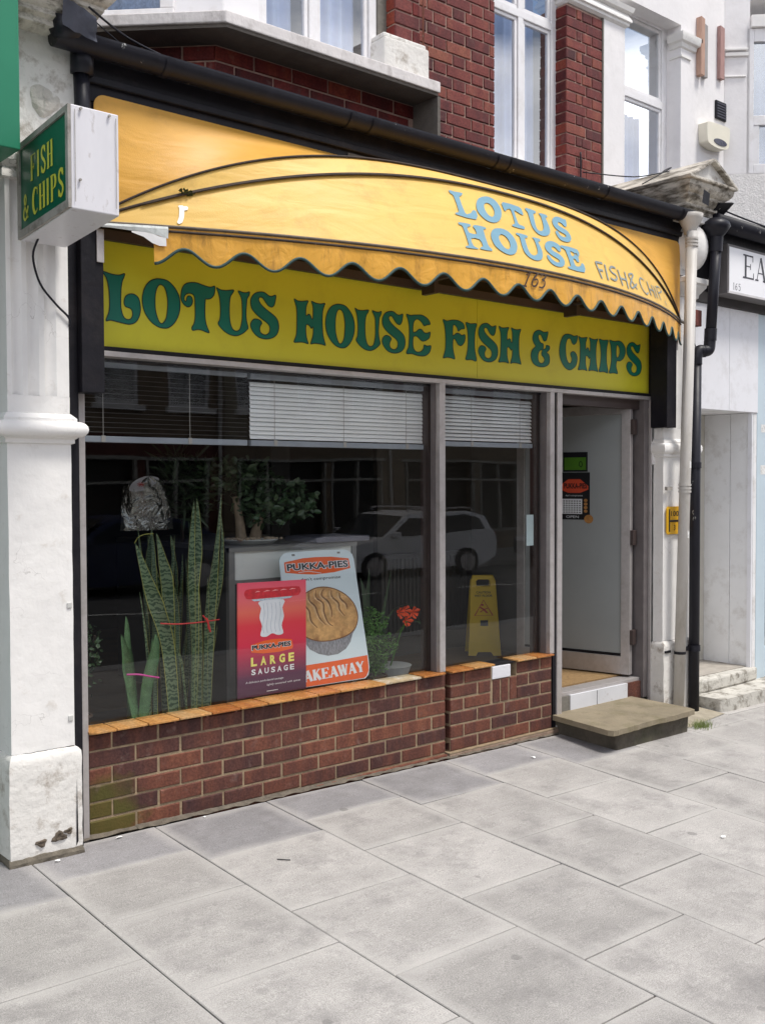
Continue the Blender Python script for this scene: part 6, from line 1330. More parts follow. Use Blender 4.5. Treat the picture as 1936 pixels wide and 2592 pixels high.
# pie board, leaning back
pk = thing('poster_board', (1.45, .16, .46), 'white pie poster board with rounded corners leaning back in the window', 'poster')
KL = .1986; KC = 1 / math.sqrt(1 + KL * KL)
def bf(a, t, d): return (a, .13 + KL * t * KC - .0 - d * KC, .46 + t * KC + d * KC * KL)
brd = [(1.19, .012), (1.649, .008), (1.674, .026), (1.687, .063), (1.688, .116), (1.674, .664), (1.667, .69), (1.649, .707), (1.619, .718), (1.417, .721), (1.236, .719), (1.211, .714), (1.188, .696), (1.179, .676), (1.165, .02)]
mb = MB(); mb.poly(brd, fn=lambda a, b_, d: bf(a, b_, -d), thick=.006)
build('board', mb, M('pale_blue_white_board', (.66, .76, .80), .35, .02, 4), pk)
W1 = lambda e: (lambda a, b_, d: bf(a, b_, .0008 + e))
mb = MB(); mb.poly([(1.207, .668), (1.327, .684), (1.412, .686), (1.52, .683), (1.638, .668), (1.641, .614), (1.529, .598), (1.398, .593), (1.293, .602), (1.206, .614)], fn=W1(0)); mb.cur = 1
text_mesh(mb, 'PUKKA-PIES', W1(.0004), 1.216, 1.632, .619, .661, 0, .085); mb.cur = 2; text_mesh(mb, 'PUKKA-PIES', W1(.0008), 1.221, 1.627, .622, .658, 0, .025)
mb.cur = 1; mb.ribbon(crv([(1.29, .609), (1.358, .612), (1.44, .598)], 5), .003, lambda a, b_, d: W1(.0006)(a, b_, 0)); build('brand_oval', mb, [ORG, WHP, BLT], pk)
mb = MB(); text_mesh(mb, "don't compromise", W1(0), 1.30, 1.566, .558, .580, 0, .005); build('motto', mb, BLT, pk)
crust = crv([(1.325, .5), (1.387, .52), (1.447, .522), (1.515, .507), (1.58, .474), (1.627, .428), (1.647, .384), (1.649, .338), (1.627, .291), (1.577, .257), (1.517, .242), (1.45, .235), (1.386, .237), (1.329, .251), (1.279, .276), (1.243, .317), (1.238, .368), (1.26, .434), (1.297, .482)], 3, True)
foil = [(1.632, .29), (1.599, .255), (1.579, .215), (1.542, .181), (1.486, .159), (1.417, .157), (1.356, .174), (1.305, .203), (1.281, .236), (1.255, .285), (1.26, .35), (1.6, .35)]
mb = MB(); mb.poly(foil, fn=W1(0)); build('foil_cup_print', mb, M('foil_print', (.24, .24, .26), .4, .5, 60, stretch=(3, 3, .6)), pk)
mb = MB(); mb.poly(crust, fn=W1(.0004)); mb.cur = 1
mb.ribbon(crust, .006, lambda a, b_, d: W1(.0006)(a, b_, 0), closed=True)
CR1 = M('pie_print', (.62, .35, .13), .4, .35, 22, dirt=(.27, .10, .03), dirt_amt=.8, dscale=9); CR2 = M('pie_print_dark', (.20, .085, .03), .4, .3, 40); CR3 = M('pie_print_light', (.66, .42, .2), .4, .2, 40)
wv = [[(1.441, .512), (1.423, .479), (1.461, .442), (1.476, .399), (1.474, .357)], [(1.389, .509), (1.387, .468), (1.426, .437), (1.426, .386), (1.444, .332), (1.475, .309)], [(1.341, .499), (1.339, .458), (1.372, .424), (1.383, .386), (1.396, .354), (1.429, .32)],
      [(1.492, .502), (1.491, .467), (1.529, .429), (1.532, .394), (1.562, .356)], [(1.3, .475), (1.31, .43), (1.33, .4), (1.335, .35), (1.37, .31)], [(1.545, .485), (1.545, .455), (1.58, .42), (1.585, .39)]]
for w_ in wv:
    c_ = crv(w_, 5); m_ = len(c_)
    mb.cur = 1; mb.ribbon(c_, [.003 + .007 * math.sin(math.pi * i / (m_ - 1)) for i in range(m_)], lambda a, b_, d: W1(.0008)(a, b_, 0))
    mb.cur = 2; mb.ribbon([(a - .012, b_ + .002) for a, b_ in c_], [.002 + .012 * math.sin(math.pi * i / (m_ - 1)) for i in range(m_)], lambda a, b_, d: W1(.0007)(a, b_, 0))
build('pie_print', mb, [CR1, CR2, CR3], pk)
mb = MB(); mb.poly([(1.168, .021), (1.19, .0135), (1.642, .012), (1.659, .02), (1.678, .047), (1.682, .081), (1.682, .131), (1.455, .125), (1.17, .123)], fn=W1(0)); build('orange_band', mb, ORG, pk)
mb = MB(); serif_text(mb, 'TAKEAWAY', lambda a, b_, d: bf(a, b_ + (a - 1.45) * .02, .0016 - d), 1.19, 1.650, .042, .098, T=.34, t=.14, gap=.03); build('lettering', mb, WHP, pk)
for x, t_ in ((1.271, .704), (1.573, .703)): mb = MB(); mb.poly([(x - .01, t_ - .005), (x + .01, t_ - .005), (x + .01, t_ + .005), (x - .01, t_ + .005)], fn=W1(0)); build('slot', mb, FRM, pk)

# plants in the window
def leafmat(name, c_mid, c_dark, scale=26):
    m = bpy.data.materials.new(name); m.use_nodes = True; nt = m.node_tree; N = nt.nodes; K = nt.links.new; b = N['Principled BSDF']
    t = N.new('ShaderNodeTexCoord'); w_ = N.new('ShaderNodeTexWave'); w_.bands_direction = 'Z'; w_.inputs['Scale'].default_value = scale; w_.inputs['Distortion'].default_value = 9; w_.inputs['Detail'].default_value = 4; w_.inputs['Detail Scale'].default_value = 2.5
    K(t.outputs['Object'], w_.inputs['Vector']); r = N.new('ShaderNodeValToRGB'); r.color_ramp.elements[0].color = (*c_dark, 1); r.color_ramp.elements[1].color = (*c_mid, 1); r.color_ramp.elements[0].position = .25; r.color_ramp.elements[1].position = .6
    K(w_.outputs['Fac'], r.inputs[0]); K(r.outputs[0], b.inputs['Base Color']); b.inputs['Roughness'].default_value = .45
    return m
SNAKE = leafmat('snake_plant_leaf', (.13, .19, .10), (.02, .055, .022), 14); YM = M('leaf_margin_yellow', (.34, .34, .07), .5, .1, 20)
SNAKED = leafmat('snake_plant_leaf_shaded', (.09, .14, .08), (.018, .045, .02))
ALOE = M('aloe_leaf', (.08, .17, .07), .45, .3, 26, .002, 60, speck=.35)
def blade(parent, pts, w_, y, mat, margin=True, lean=0.0, base_w=.6, curl=.25):
    P_ = crv([(x, z) for x, z in pts], 6); m_ = len(P_); mb = MB(); vs = []
    for i, (x, z) in enumerate(P_):
        t = i / (m_ - 1); ww = w_ * (base_w + (1 - base_w) * math.sin(math.pi * min(1, t * 1.25) * .5 + 0)) * (1 - max(0, t - .55) / .45 if t > .55 else 1) ** .75 if t < 1 else 0
        ww = max(ww, .0015); yy_ = y + lean * t + .012 * math.sin(5 * t)
        tw_a = .5 * math.sin(3.1 * t + pts[0][0] * 40)
        for q in (-.5, -.455, 0, .455, .5): vs.append((x + ww * q * math.cos(tw_a), yy_ + ww * q * math.sin(tw_a) - curl * ww * (abs(q) * 2) ** 2 * .6 + .0, z))
    for i in range(m_ - 1):
        for k in range(4):
            mb.cur = 1 if (margin and k in (0, 3)) else 0
            mb.add([], []); mb.f.append((i * 5 + k, i * 5 + k + 1, (i + 1) * 5 + k + 1, (i + 1) * 5 + k)); mb.m.append(mb.cur)
    mb.v = vs
    return build('leaf', mb, [mat, YM] if margin else [mat], parent, smooth=True)
sp1 = thing('snake_plant', (.53, .28, .37), 'tall snake plant left of the two, one leaf tip bent, tied with red ribbon', 'plant', 'snake plants in the shop window')
sp2 = thing('snake_plant', (.72, .30, .37), 'tallest snake plant beside the counter, tied with red ribbon', 'plant', 'snake plants in the shop window')
LV = {'A': ([(.563, .456), (.532, .747), (.474, .934), (.416, 1.082), (.36, 1.251)], .059), 'B': ([(.482, .474), (.478, .753), (.487, .933), (.456, 1.115), (.478, 1.312)], .047),
 'C': ([(.556, .464), (.552, .745), (.528, .96), (.489, 1.113), (.464, 1.282)], .045), 'D': ([(.57, .462), (.563, .805), (.549, 1.049), (.516, 1.178), (.488, 1.293)], .047),
 'E': ([(.659, .455), (.676, .732), (.665, .98), (.66, 1.226), (.673, 1.44)], .034), 'F': ([(.677, .452), (.69, .73), (.683, 1.04), (.702, 1.224), (.697, 1.458)], .044),
 'G': ([(.752, .473), (.775, .721), (.792, .97), (.816, 1.219), (.844, 1.482)], .047), 'H': ([(.766, .471), (.798, .781), (.847, 1.029), (.856, 1.217), (.847, 1.375)], .032),
 'I': ([(.613, .5), (.615, .861), (.596, .985), (.576, 1.047)], .024), 'J': ([(.646, .457), (.619, .615), (.579, .736)], .015), 'K': ([(.753, .5), (.762, .847), (.761, 1.066)], .019), 'L': ([(.643, .6), (.634, 1.043), (.611, 1.167), (.592, 1.278)], .022)}
for i, (k, (pts, w_)) in enumerate(LV.items()):
    pts = [(pts[0][0], .37)] + pts[1:]
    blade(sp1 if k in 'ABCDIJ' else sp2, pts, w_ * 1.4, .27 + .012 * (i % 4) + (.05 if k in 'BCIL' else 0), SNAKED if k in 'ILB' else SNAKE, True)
rg = random.Random(31)
for k in range(13):
    bx_ = rg.uniform(.45, .80); tx_ = bx_ + rg.uniform(-.09, .10); tz_ = rg.uniform(.8, 1.36); own = sp1 if bx_ < .61 else sp2
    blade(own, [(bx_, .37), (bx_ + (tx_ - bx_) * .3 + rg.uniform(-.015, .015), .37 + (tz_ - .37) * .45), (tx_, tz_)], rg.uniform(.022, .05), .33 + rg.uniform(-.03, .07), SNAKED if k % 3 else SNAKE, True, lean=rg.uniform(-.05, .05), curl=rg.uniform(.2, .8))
build('bent_leaf_tip', MB().tube(crv([(.36, .268, 1.25), (.375, .262, 1.278), (.41, .26, 1.292), (.455, .262, 1.293)], 5), .0018, 5), YM, sp1)
RIB = M('red_ribbon', (.60, .03, .03), .4, .15, 40)
tag(build('ribbon', MB().tube(crv([(.475, .238, .865), (.56, .232, .855), (.66, .232, .852), (.735, .235, .853), (.80, .238, .855)], 4), .0035, 5).tube(crv([(.722, .228, .87), (.728, .222, .84), (.74, .225, .80)], 3), .005, 5).tube(crv([(.70, .228, .885), (.722, .222, .855), (.73, .225, .815)], 3), .004, 5), RIB), 'red ribbon with a bow tied round the snake plants', 'ribbon')
al_ = thing('aloe_plant', (.37, .27, .37), 'low green aloe with upright leaves tied by a pink ribbon', 'plant')
for i, (pts, w_) in enumerate([([(.35, .37), (.308, .623), (.296, .713), (.272, .833)], .05), ([(.376, .37), (.411, .58), (.445, .726), (.456, .815)], .05), ([(.331, .37), (.321, .651), (.313, .77), (.311, .912)], .045), ([(.37, .37), (.346, .618), (.322, .769), (.32, .87)], .036), ([(.389, .37), (.43, .518), (.454, .665), (.459, .787)], .03)]):
    blade(al_, pts, w_ * 1.15, .25 + .014 * i, ALOE, False, curl=.7, base_w=1.0)
tag(build('ribbon', MB().tube(crv([(.29, .222, .645), (.345, .215, .64), (.40, .212, .625), (.455, .222, .61)], 4), .005, 5), M('pink_ribbon', (.5, .03, .25), .4)), 'pink ribbon tied round the aloe', 'ribbon')
def clump(parent, name, c_, r_, n, leaf, mat, seed=1, up=.3):
    rg = random.Random(seed); mb = MB()
    for i in range(n):
        while True:
            p = Vector((rg.uniform(-1, 1), rg.uniform(-1, 1), rg.uniform(-1, 1)))
            if p.length < 1: break
        p = Vector((c_[0] + p.x * r_[0], c_[1] + p.y * r_[1], c_[2] + p.z * r_[2]))
        d = Vector((rg.gauss(0, 1), rg.gauss(0, 1), rg.gauss(up, .7))).normalized(); s_ = d.cross(Vector((rg.gauss(0, 1), rg.gauss(0, 1), rg.gauss(0, 1)))).normalized()
        l_ = leaf[0] * rg.uniform(.7, 1.25); w_ = leaf[1] * rg.uniform(.8, 1.2); q = d.cross(s_) * w_ * .25
        mb.add([p, p + d * l_ * .35 + s_ * w_ + q, p + d * l_ * .75 + s_ * w_ * .8 + q, p + d * l_, p + d * l_ * .75 - s_ * w_ * .8 + q, p + d * l_ * .35 - s_ * w_ + q], [(0, 1, 2), (0, 2, 3), (0, 3, 4), (0, 4, 5)])
    return build(name, mb, mat, parent)
LD = M('dark_glossy_leaf', (.035, .07, .028), .4, .3, 30); LF = M('fern_green', (.09, .22, .04), .5, .25, 30)
POT = M('glazed_white_pot', (.55, .56, .54), .35, .05, 9); SOIL = M('potting_soil', (.05, .035, .025), .95, .3, 60); DPOT = M('brown_plastic_pot', (.06, .035, .025), .6)
def pot(parent, c_, r_, h, mat): build('pot', MB().lathe(c_, [(0, r_ * .7), (h * .9, r_ * .95), (h * .9, r_ * 1.05), (h, r_ * 1.05), (h, r_ * .92), (h * .93, r_ * .9)], 20), mat, parent, smooth=False)
jade = thing('jade_plant', (.1, .4, .37), 'dark small leaved bush at the far left of the shop window', 'plant')
build('stems', MB().tube([(.1, .42, .4), (.09, .40, .7), (.12, .38, .9)], .008, 6).tube([(.11, .42, .45), (.18, .40, .7), (.2, .36, .82)], .006, 6), SOIL, jade)
clump(jade, 'leaves', (.11, .38, .72), (.13, .12, .22), 420, (.026, .008), LD, 3); pot(jade, (.12, .42, .366), .08, .08, DPOT)
bowl = build('saucer', MB().lathe((.16, .26, .366), [(0, .06), (.035, .085), (.04, .088), (.04, .08), (.02, .06)], 24), M('grey_saucer', (.34, .36, .36), .4), smooth=False); tag(bowl, 'pale grey round dish inside the window, lower left corner', 'dish')
fic = thing('money_tree', (1.25, .55, 1.21), 'stout trunked leafy pot plant standing on the counter', 'plant')
TR = M('pale_trunk', (.25, .19, .13), .8, .2, 30, .003, 60)
build('trunk', MB().tube(crv([(1.13, .55, 1.23), (1.12, .55, 1.33), (1.1, .56, 1.46)], 4), [.034, .032, .028, .026, .024, .022, .02, .018, .016], 8), TR, fic, smooth=True); build('trunk', MB().tube(crv([(1.22, .55, 1.23), (1.235, .54, 1.33), (1.28, .53, 1.42)], 4), [.036, .034, .03, .028, .026, .022, .02, .018, .014], 8), TR, fic, smooth=True)
build('planter', MB().lathe((1.18, .55, 1.206), [(0, .13), (.02, .16), (.024, .16)], 24), POT, fic)
pb_ = MB(); rg = random.Random(5)
for i in range(60): pb_.lathe((1.18 + rg.uniform(-.13, .13), .5 + rg.uniform(-.08, .08), 1.228), [(0, .008), (.006, .011), (.011, .004)], 6)
o = build('pebbles', pb_, M('pebble', (.36, .28, .2), .7, .2, 40), fic)
clump(fic, 'leaves', (1.33, .5, 1.42), (.26, .16, .13), 520, (.05, .014), LD, 7, .2); clump(fic, 'leaves', (1.15, .6, 1.57), (.22, .15, .10), 360, (.05, .013), LD, 8)
drc = thing('dracaena', (.95, .9, .3), 'dark spiky leaved plant at the back behind the snake plants', 'plant')
build('stem', MB().tube([(.98, .9, .2), (.97, .9, 1.35)], .012, 6), SOIL, drc); clump(drc, 'leaves', (.97, .85, 1.5), (.17, .14, .2), 260, (.15, .008), LD, 9); pot(drc, (.98, .9, .195), .12, .2, DPOT)
# clivia and fern at the right end of the big window
clv = thing('clivia', (2.05, .45, .42), 'dark strap leaved pot plant with one orange flower head', 'plant')
for k, pts in enumerate([[(1.98, .40), (1.93, .75), (1.88, .98)], [(2.02, .40), (2.06, .75), (2.13, 1.0)], [(1.97, .40), (1.86, .62), (1.80, .78)], [(2.06, .40), (2.2, .62), (2.36, .68), (2.47, .60)], [(2.04, .40), (2.14, .7), (2.26, .78), (2.4, .76)], [(2.0, .4), (2.0, .78), (2.03, 1.02)]]):
    blade(clv, pts, .05, .42 + .02 * k, LD, False, base_w=.9, lean=.05)
build('flower_stalk', MB().tube([(2.08, .42, .45), (2.09, .34, .66), (2.10, .30, .72)], .006, 6), LF, clv)
FL = M('orange_red_petal', (.80, .09, .02), .5, .15, 30)
for cx_, cz_ in ((2.045, .775), (2.095, .725), (2.15, .77), (2.085, .785)):
    mb = MB()
    for k in range(6):
        a = 2 * math.pi * k / 6 + cx_ * 9; dx, dz_ = math.cos(a), math.sin(a)
        mb.add([(cx_, .31, cz_), (cx_ + dx * .03 - dz_ * .012, .285, cz_ + dz_ * .03 + dx * .012), (cx_ + dx * .036, .27 + .02 * (k % 2), cz_ + dz_ * .036), (cx_ + dx * .03 + dz_ * .012, .285, cz_ + dz_ * .03 - dx * .012)], [(0, 1, 2), (0, 2, 3)])
    build('flower', mb, FL, clv)
build('pot', MB().lathe((2.10, .45, .366), [(0, .10), (.075, .125), (.08, .13), (.08, .12)], 24), POT, clv)
frn = thing('fern', (1.83, .3, .4), 'feathery bright green fern beside the pie poster', 'plant')
for j, (cx_, cz_, rx, rz_) in enumerate(((1.83, .74, .10, .09), (1.90, .60, .12, .09), (1.84, .50, .09, .08), (1.78, .66, .05, .1))): clump(frn, 'fronds', (cx_, .30, cz_), (rx, .08, rz_), 380, (.024, .0038), LF, 20 + j, .1)
pot(frn, (1.86, .32, .366), .08, .07, DPOT)
# foil balloon
bal = thing('foil_balloon', (.64, .8, 1.28), 'silver foil bag like a deflated balloon with red print, hanging behind the left window', 'balloon')
FOIL = bpy.data.materials.new('crinkled_foil'); FOIL.use_nodes = True; _N = FOIL.node_tree.nodes; _b = _N['Principled BSDF']; _b.inputs['Metallic'].default_value = .9; _b.inputs['Roughness'].default_value = .22; _b.inputs['Base Color'].default_value = (.30, .30, .28, 1)
_x = _N.new('ShaderNodeTexNoise'); _x.inputs['Scale'].default_value = 9; _x.inputs['Detail'].default_value = 3; _x.inputs['Distortion'].default_value = 1.5; _p = _N.new('ShaderNodeBump'); _p.inputs['Distance'].default_value = .03
_t = _N.new('ShaderNodeTexCoord'); FOIL.node_tree.links.new(_t.outputs['Object'], _x.inputs['Vector']); FOIL.node_tree.links.new(_x.outputs['Fac'], _p.inputs['Height']); FOIL.node_tree.links.new(_p.outputs[0], _b.inputs['Normal'])
mb = MB(); vs = []; nz_ = 12
for i in range(nz_ + 1):
    t = i / nz_; z = 1.29 + .28 * t; hw = (.155 - .04 * t) if t < .72 else .126 * math.sqrt(max(0, 1 - ((t - .72) / .28) ** 2)) + .002
    for k in range(13):
        q = -1 + k / 6; vs.append((.64 + hw * q + .01 * (1 - t), .7 - .05 * math.sqrt(max(0, 1 - q * q)) + .008 * math.sin(9 * q + 7 * t), z))
build('foil', mb.add(vs, [(i * 13 + k, i * 13 + k + 1, (i + 1) * 13 + k + 1, (i + 1) * 13 + k) for i in range(nz_) for k in range(12)]), FOIL, bal, smooth=True)
mb = MB(); mb.poly(crv([(.535, 1.495), (.55, 1.535), (.60, 1.563), (.65, 1.57), (.70, 1.555), (.66, 1.52), (.61, 1.497)], 4, True), fn=lambda a, b_, d: (a, .648 + abs(a - .64) * .12, b_)); mb.cur = 1
for k in range(9):
    a = 2 * math.pi * k / 9; mb.ribbon([(.59, 1.527), (.59 + .022 * math.cos(a), 1.527 + .014 * math.sin(a))], .003, lambda x, z, d: (x, .645, z))
build('printed_cap', mb, [M('foil_white_print', (.5, .5, .55), .5), M('red_print', (.5, .06, .06), .5)], bal)
# wet floor sign and radiator
wf = thing('wet_floor_sign', (3.73, 1.3, .2), 'yellow folding CAUTION WET FLOOR board on the shop floor', 'floor sign')
WY = M('safety_yellow', (.85, .58, .015), .45, .06, 5)
def wrot(x, y, z):
    c_, s_ = math.cos(math.radians(-38)), math.sin(math.radians(-38)); return (3.85 + x * c_ - y * s_, 1.38 + x * s_ + y * c_, z)
wfn = lambda a, t, d: wrot(a * .92, -.10 + .09 * t - d, .20 + t * .61)
mb = MB(); mb.poly([(-.135, .0), (-.07, .0), (-.055, .045), (.055, .045), (.075, .0), (.14, .0), (.105, .93), (.085, 1.0), (-.085, 1.0), (-.105, .93)], [[(-.055, .86), (.055, .86), (.06, .92), (.045, .945), (-.045, .945), (-.06, .92)]], fn=lambda a, b_, d: wfn(a, b_, -d), thick=.02)
build('front_leaf', mb, WY, wf, bevel=.003)
mb = MB(); bfn_ = lambda a, t, d: wrot(a * .92, .11 - .10 * t + d, .20 + t * .61)
mb.poly([(-.135, .0), (-.07, .0), (-.055, .045), (.055, .045), (.075, .0), (.14, .0), (.105, .93), (.085, 1.0), (-.085, 1.0), (-.105, .93)], [[(-.055, .86), (.055, .86), (.06, .92), (.045, .945), (-.045, .945), (-.06, .92)]], fn=lambda a, b_, d: bfn_(a, b_, d), thick=.02); build('back_leaf', mb, WY, wf, bevel=.003)
mb = MB(); text_mesh(mb, 'CAUTION', lambda a, b_, d: wfn(a, b_, .002), -.06, .06, .772, .80, 0, .02); text_mesh(mb, 'WET FLOOR', lambda a, b_, d: wfn(a, b_, .002), -.075, .075, .73, .758, 0, .02)
mb.poly([(-.03, .37), (.035, .37), (.035, .44), (-.03, .44)], fn=lambda a, b_, d: wfn(a, b_, .002)); build('lettering', mb, BLKP, wf)
mb = MB(); mb.ribbon([(-.075, .50), (.075, .50), (0, .69)], .012, lambda a, b_, d: wfn(a, b_, .002), closed=True); mb.ribbon([(-.03, .60), (.0, .575), (.03, .53)], .016, lambda a, b_, d: wfn(a, b_, .002)); mb.ribbon([(-.03, .54), (.005, .575), (.035, .59)], .01, lambda a, b_, d: wfn(a, b_, .0021)); mb.poly(ell(-.01, .63, .012, .012, 10), fn=lambda a, b_, d: wfn(a, b_, .002)); build('warning_triangle', mb, M('warning_red', (.5, .02, .03), .5), wf)
rd = thing('radiator', (3.4, 1.7, .3), 'grey panel radiator with vertical ribs on the back wall beyond the window', 'radiator')
RDM = M('dim_radiator', (.10, .095, .085), .5, .05, 8); m_ = MB(); m_.box(3.1, 4.0, 1.70, 1.745, .35, .98)
build('panel', m_, RDM, rd, bevel=.004)
for k in range(22): bx('rib', 3.125 + k * .04, 3.143 + k * .04, 1.688, 1.699, .38, .95, RDM, rd, .003)
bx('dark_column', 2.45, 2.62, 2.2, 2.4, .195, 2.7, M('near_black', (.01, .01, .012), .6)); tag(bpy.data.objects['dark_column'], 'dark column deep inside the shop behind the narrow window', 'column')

# ------------------------------------------------------------------ litter and weeds on the pavement
def scrap(x, y, r_, mat, label, cat, seed, name='paper_scrap'):
    rg = random.Random(seed); k = 7; pts = [(x + r_ * rg.uniform(.5, 1.2) * math.cos(2 * math.pi * i / k), y + r_ * rg.uniform(.3, .8) * math.sin(2 * math.pi * i / k)) for i in range(k)]
    vs = [(a, b_, gz(a, b_) + .003 + rg.uniform(0, .006)) for a, b_ in pts] + [(x, y, gz(x, y) + .010)]
    tag(build(name, MB().add(vs, [(i, (i + 1) % k, k) for i in range(k)]), mat), label, cat)
PW = M('litter_white', (.8, .8, .78), .7)
scrap(2.55, -.28, .022, PW, 'tiny crumpled white scrap on the paving before the short brick wall', 'litter', 1)
scrap(2.33, -1.62, .016, PW, 'tiny white fleck on the paving right of centre', 'litter', 2)
scrap(3.1, -2.15, .02, PW, 'small white scrap on the paving low in the right corner', 'litter', 3)
scrap(-.21, -.16, .014, PW, 'white cigarette end on the paving by the left pilaster base', 'litter', 4, 'cigarette_end')
scrap(.10, -.07, .02, PW, 'small white scrap at the foot of the mossy brick corner', 'litter', 5)
scrap(.53, -.06, .009, PW, 'tiny white fleck by the brick wall foot left of centre', 'litter', 6)
tw_ = build('twig', MB().tube([(.52, -.66, gz(.5, -.66) + .005), (.56, -.70, gz(.56, -.7) + .006)], .0022, 5), BLKP); tag(tw_, 'short dark twig on the paving left of centre', 'twig')
rg = random.Random(8); mb = MB()
for i in range(260):
    x, y = 4.02 + rg.gauss(0, .05), -.43 + rg.gauss(0, .03); h = rg.uniform(.02, .06); a = rg.uniform(0, 6.28); l_ = rg.uniform(.01, .03)
    z = gz(x, y); mb.add([(x - .002, y, z), (x + .002, y, z), (x + l_ * math.cos(a), y + l_ * math.sin(a), z + h)], [(0, 1, 2)])
gr = build('weeds', mb, M('weed_green', (.13, .17, .035), .7, .3, 60)); gr['kind'] = 'stuff'; gr['label'] = 'small tuft of grass beside the doorstep'; gr['category'] = 'grass'
struct(build('concrete_patch', MB().add([(3.93, -.40, gz(3.93, -.4) + .002), (4.46, -.33, gz(4.46, -.33) + .006), (4.46, .0, gz(4.46, 0) + .01), (3.88, .0, gz(3.88, 0) + .01)], [(0, 1, 2, 3)]), M('sandy_concrete', (.34, .30, .23), .95, .2, 12, .004, 60)))

# ------------------------------------------------------------------ the other side of the street, seen only in the glass
def far_house(x0, x1, h, wallm, label, shop=None, ground=WHITE):
    t = thing('terraced_house', ((x0 + x1) / 2, -17.6, -.6), label, 'house', 'terraced houses across the street')
    y = -17.4; zb = -.8
    wl = MB(); rows = []
    nx = 3; dx = (x1 - x0) / nx
    # wall built round its openings: ground storey then two upper ones
    def strip(z0, z1): wl.box(x0, x1, y - .3, y, z0, z1)
    gtop = 2.6
    strip(gtop, 3.3); strip(5.0, 5.9); strip(7.4, h)
    for z0, z1 in ((3.3, 5.0), (5.9, 7.4)):
        xs = x0
        for k in range(nx):
            a = x0 + dx * (k + .5) - .55; wl.box(xs, a, y - .3, y, z0, z1); xs = a + 1.1
        wl.box(xs, x1, y - .3, y, z0, z1)
    build('wall', wl, wallm, t)
    gm = MB(); gm.box(x0, x0 + .4, y - .3, y, zb, gtop); gm.box(x1 - .4, x1, y - .3, y, zb, gtop); gm.box(x0 + .4, x1 - .4, y - .3, y, 2.1, gtop); gm.box(x0 + .4, x1 - .4, y - .3, y, zb, 0); gm.box((x0 + x1) / 2 + .4, (x0 + x1) / 2 + .6, y - .3, y, 0, 2.1)
    build('ground_storey', gm, ground, t)
    fr_ = MB()
    for fx in (x0 + .45, x0 + 1.25, (x0 + x1) / 2 + .32, (x0 + x1) / 2 + .62, x1 - 1.3, x1 - .5): fr_.box(fx, fx + .07, y - .1, y + .02, 0, 2.1)
    fr_.box(x0 + .45, x1 - .45, y - .1, y + .03, 1.5, 1.57); fr_.box(x0 + .3, x1 - .3, y - .1, y + .06, 2.04, 2.12); fr_.box(x0 + .42, x1 - .42, y - .1, y + .05, -.05, .04)
    build('shop_frame', fr_, M('far_frame_paint', (.30, .29, .26), .6), t)
    build('drainpipe', MB().tube([(x1 - .15, y + .08, zb + .2), (x1 - .15, y + .08, h)], .05, 8), GREYPIPE, t)
    if shop: bx('shop_fascia', x0 + .3, x1 - .3, y, y + .12, 2.15, 2.7, shop, t)
    bx('room_behind', x0, x1, y - .45, y - .31, zb, h, DARK, t)
    for z0, z1 in ((3.3, 5.0), (5.9, 7.4)):
        for k in range(nx):
            a = x0 + dx * (k + .5) - .55; w_ = bpy.data.objects.new('window', None); COL.objects.link(w_); w_.parent = t; w_.location = Vector((a, y, z0)) - t.location
            f = MB(); f.box(a, a + 1.1, y - .12, y - .05, z0, z0 + .08); f.box(a, a + 1.1, y - .12, y - .05, z1 - .08, z1); f.box(a, a + .08, y - .12, y - .05, z0 + .08, z1 - .08); f.box(a + 1.02, a + 1.1, y - .12, y - .05, z0 + .08, z1 - .08); f.box(a + .08, a + 1.02, y - .12, y - .05, (z0 + z1) / 2 - .03, (z0 + z1) / 2 + .03)
            build('frame', f, UPVC, w_); build('pane', MB().add([(a + .08, y - .09, z0 + .08), (a + 1.02, y - .09, z0 + .08), (a + 1.02, y - .09, z1 - .08), (a + .08, y - .09, z1 - .08)], [(3, 2, 1, 0)]), GLASS_UP, w_)
            bx('sill', a - .1, a + 1.2, y, y + .12, z0 - .12, z0, WHITE, t)
    build('roof', MB().add([(x0, y + .2, h), (x1, y + .2, h), (x1, y - 3.5, h + 2.2), (x0, y - 3.5, h + 2.2)], [(0, 1, 2, 3)]), M('slate_roof', (.08, .08, .09), .7, .2, 4), t)
BF1 = M('pale_brick_far', (.22, .165, .11), .85, .15, 4); BF2 = M('red_brick_far', (.11, .035, .028), .85, .15, 4); BF3 = M('cream_render_far', (.30, .26, .19), .8, .06, 3)
BFD = M('dim_shop_brick', (.19, .145, .10), .8, .15, 4)
OR_ = M('orange_fascia_far', (.55, .22, .04), .5); BL_ = M('blue_fascia_far', (.05, .08, .25), .5)
xs = [-16, -10.5, -5, .5, 6, 11.5, 17, 22.5, 28, 33.5, 39]
for i in range(len(xs) - 1):
    far_house(xs[i], xs[i + 1] - .02, 7.7 + .3 * (i % 3), [BF2, BF1, BF3][i % 3], ['red brick', 'yellow brick', 'cream rendered'][i % 3] + ' terraced house across the street, ' + ['first', 'second', 'third', 'fourth', 'fifth', 'sixth', 'seventh', 'eighth', 'ninth', 'tenth'][i] + ' along its row', [None, OR_, BL_, OR_, None, None][i % 6], [BFD, BF2, BFD][i % 3])
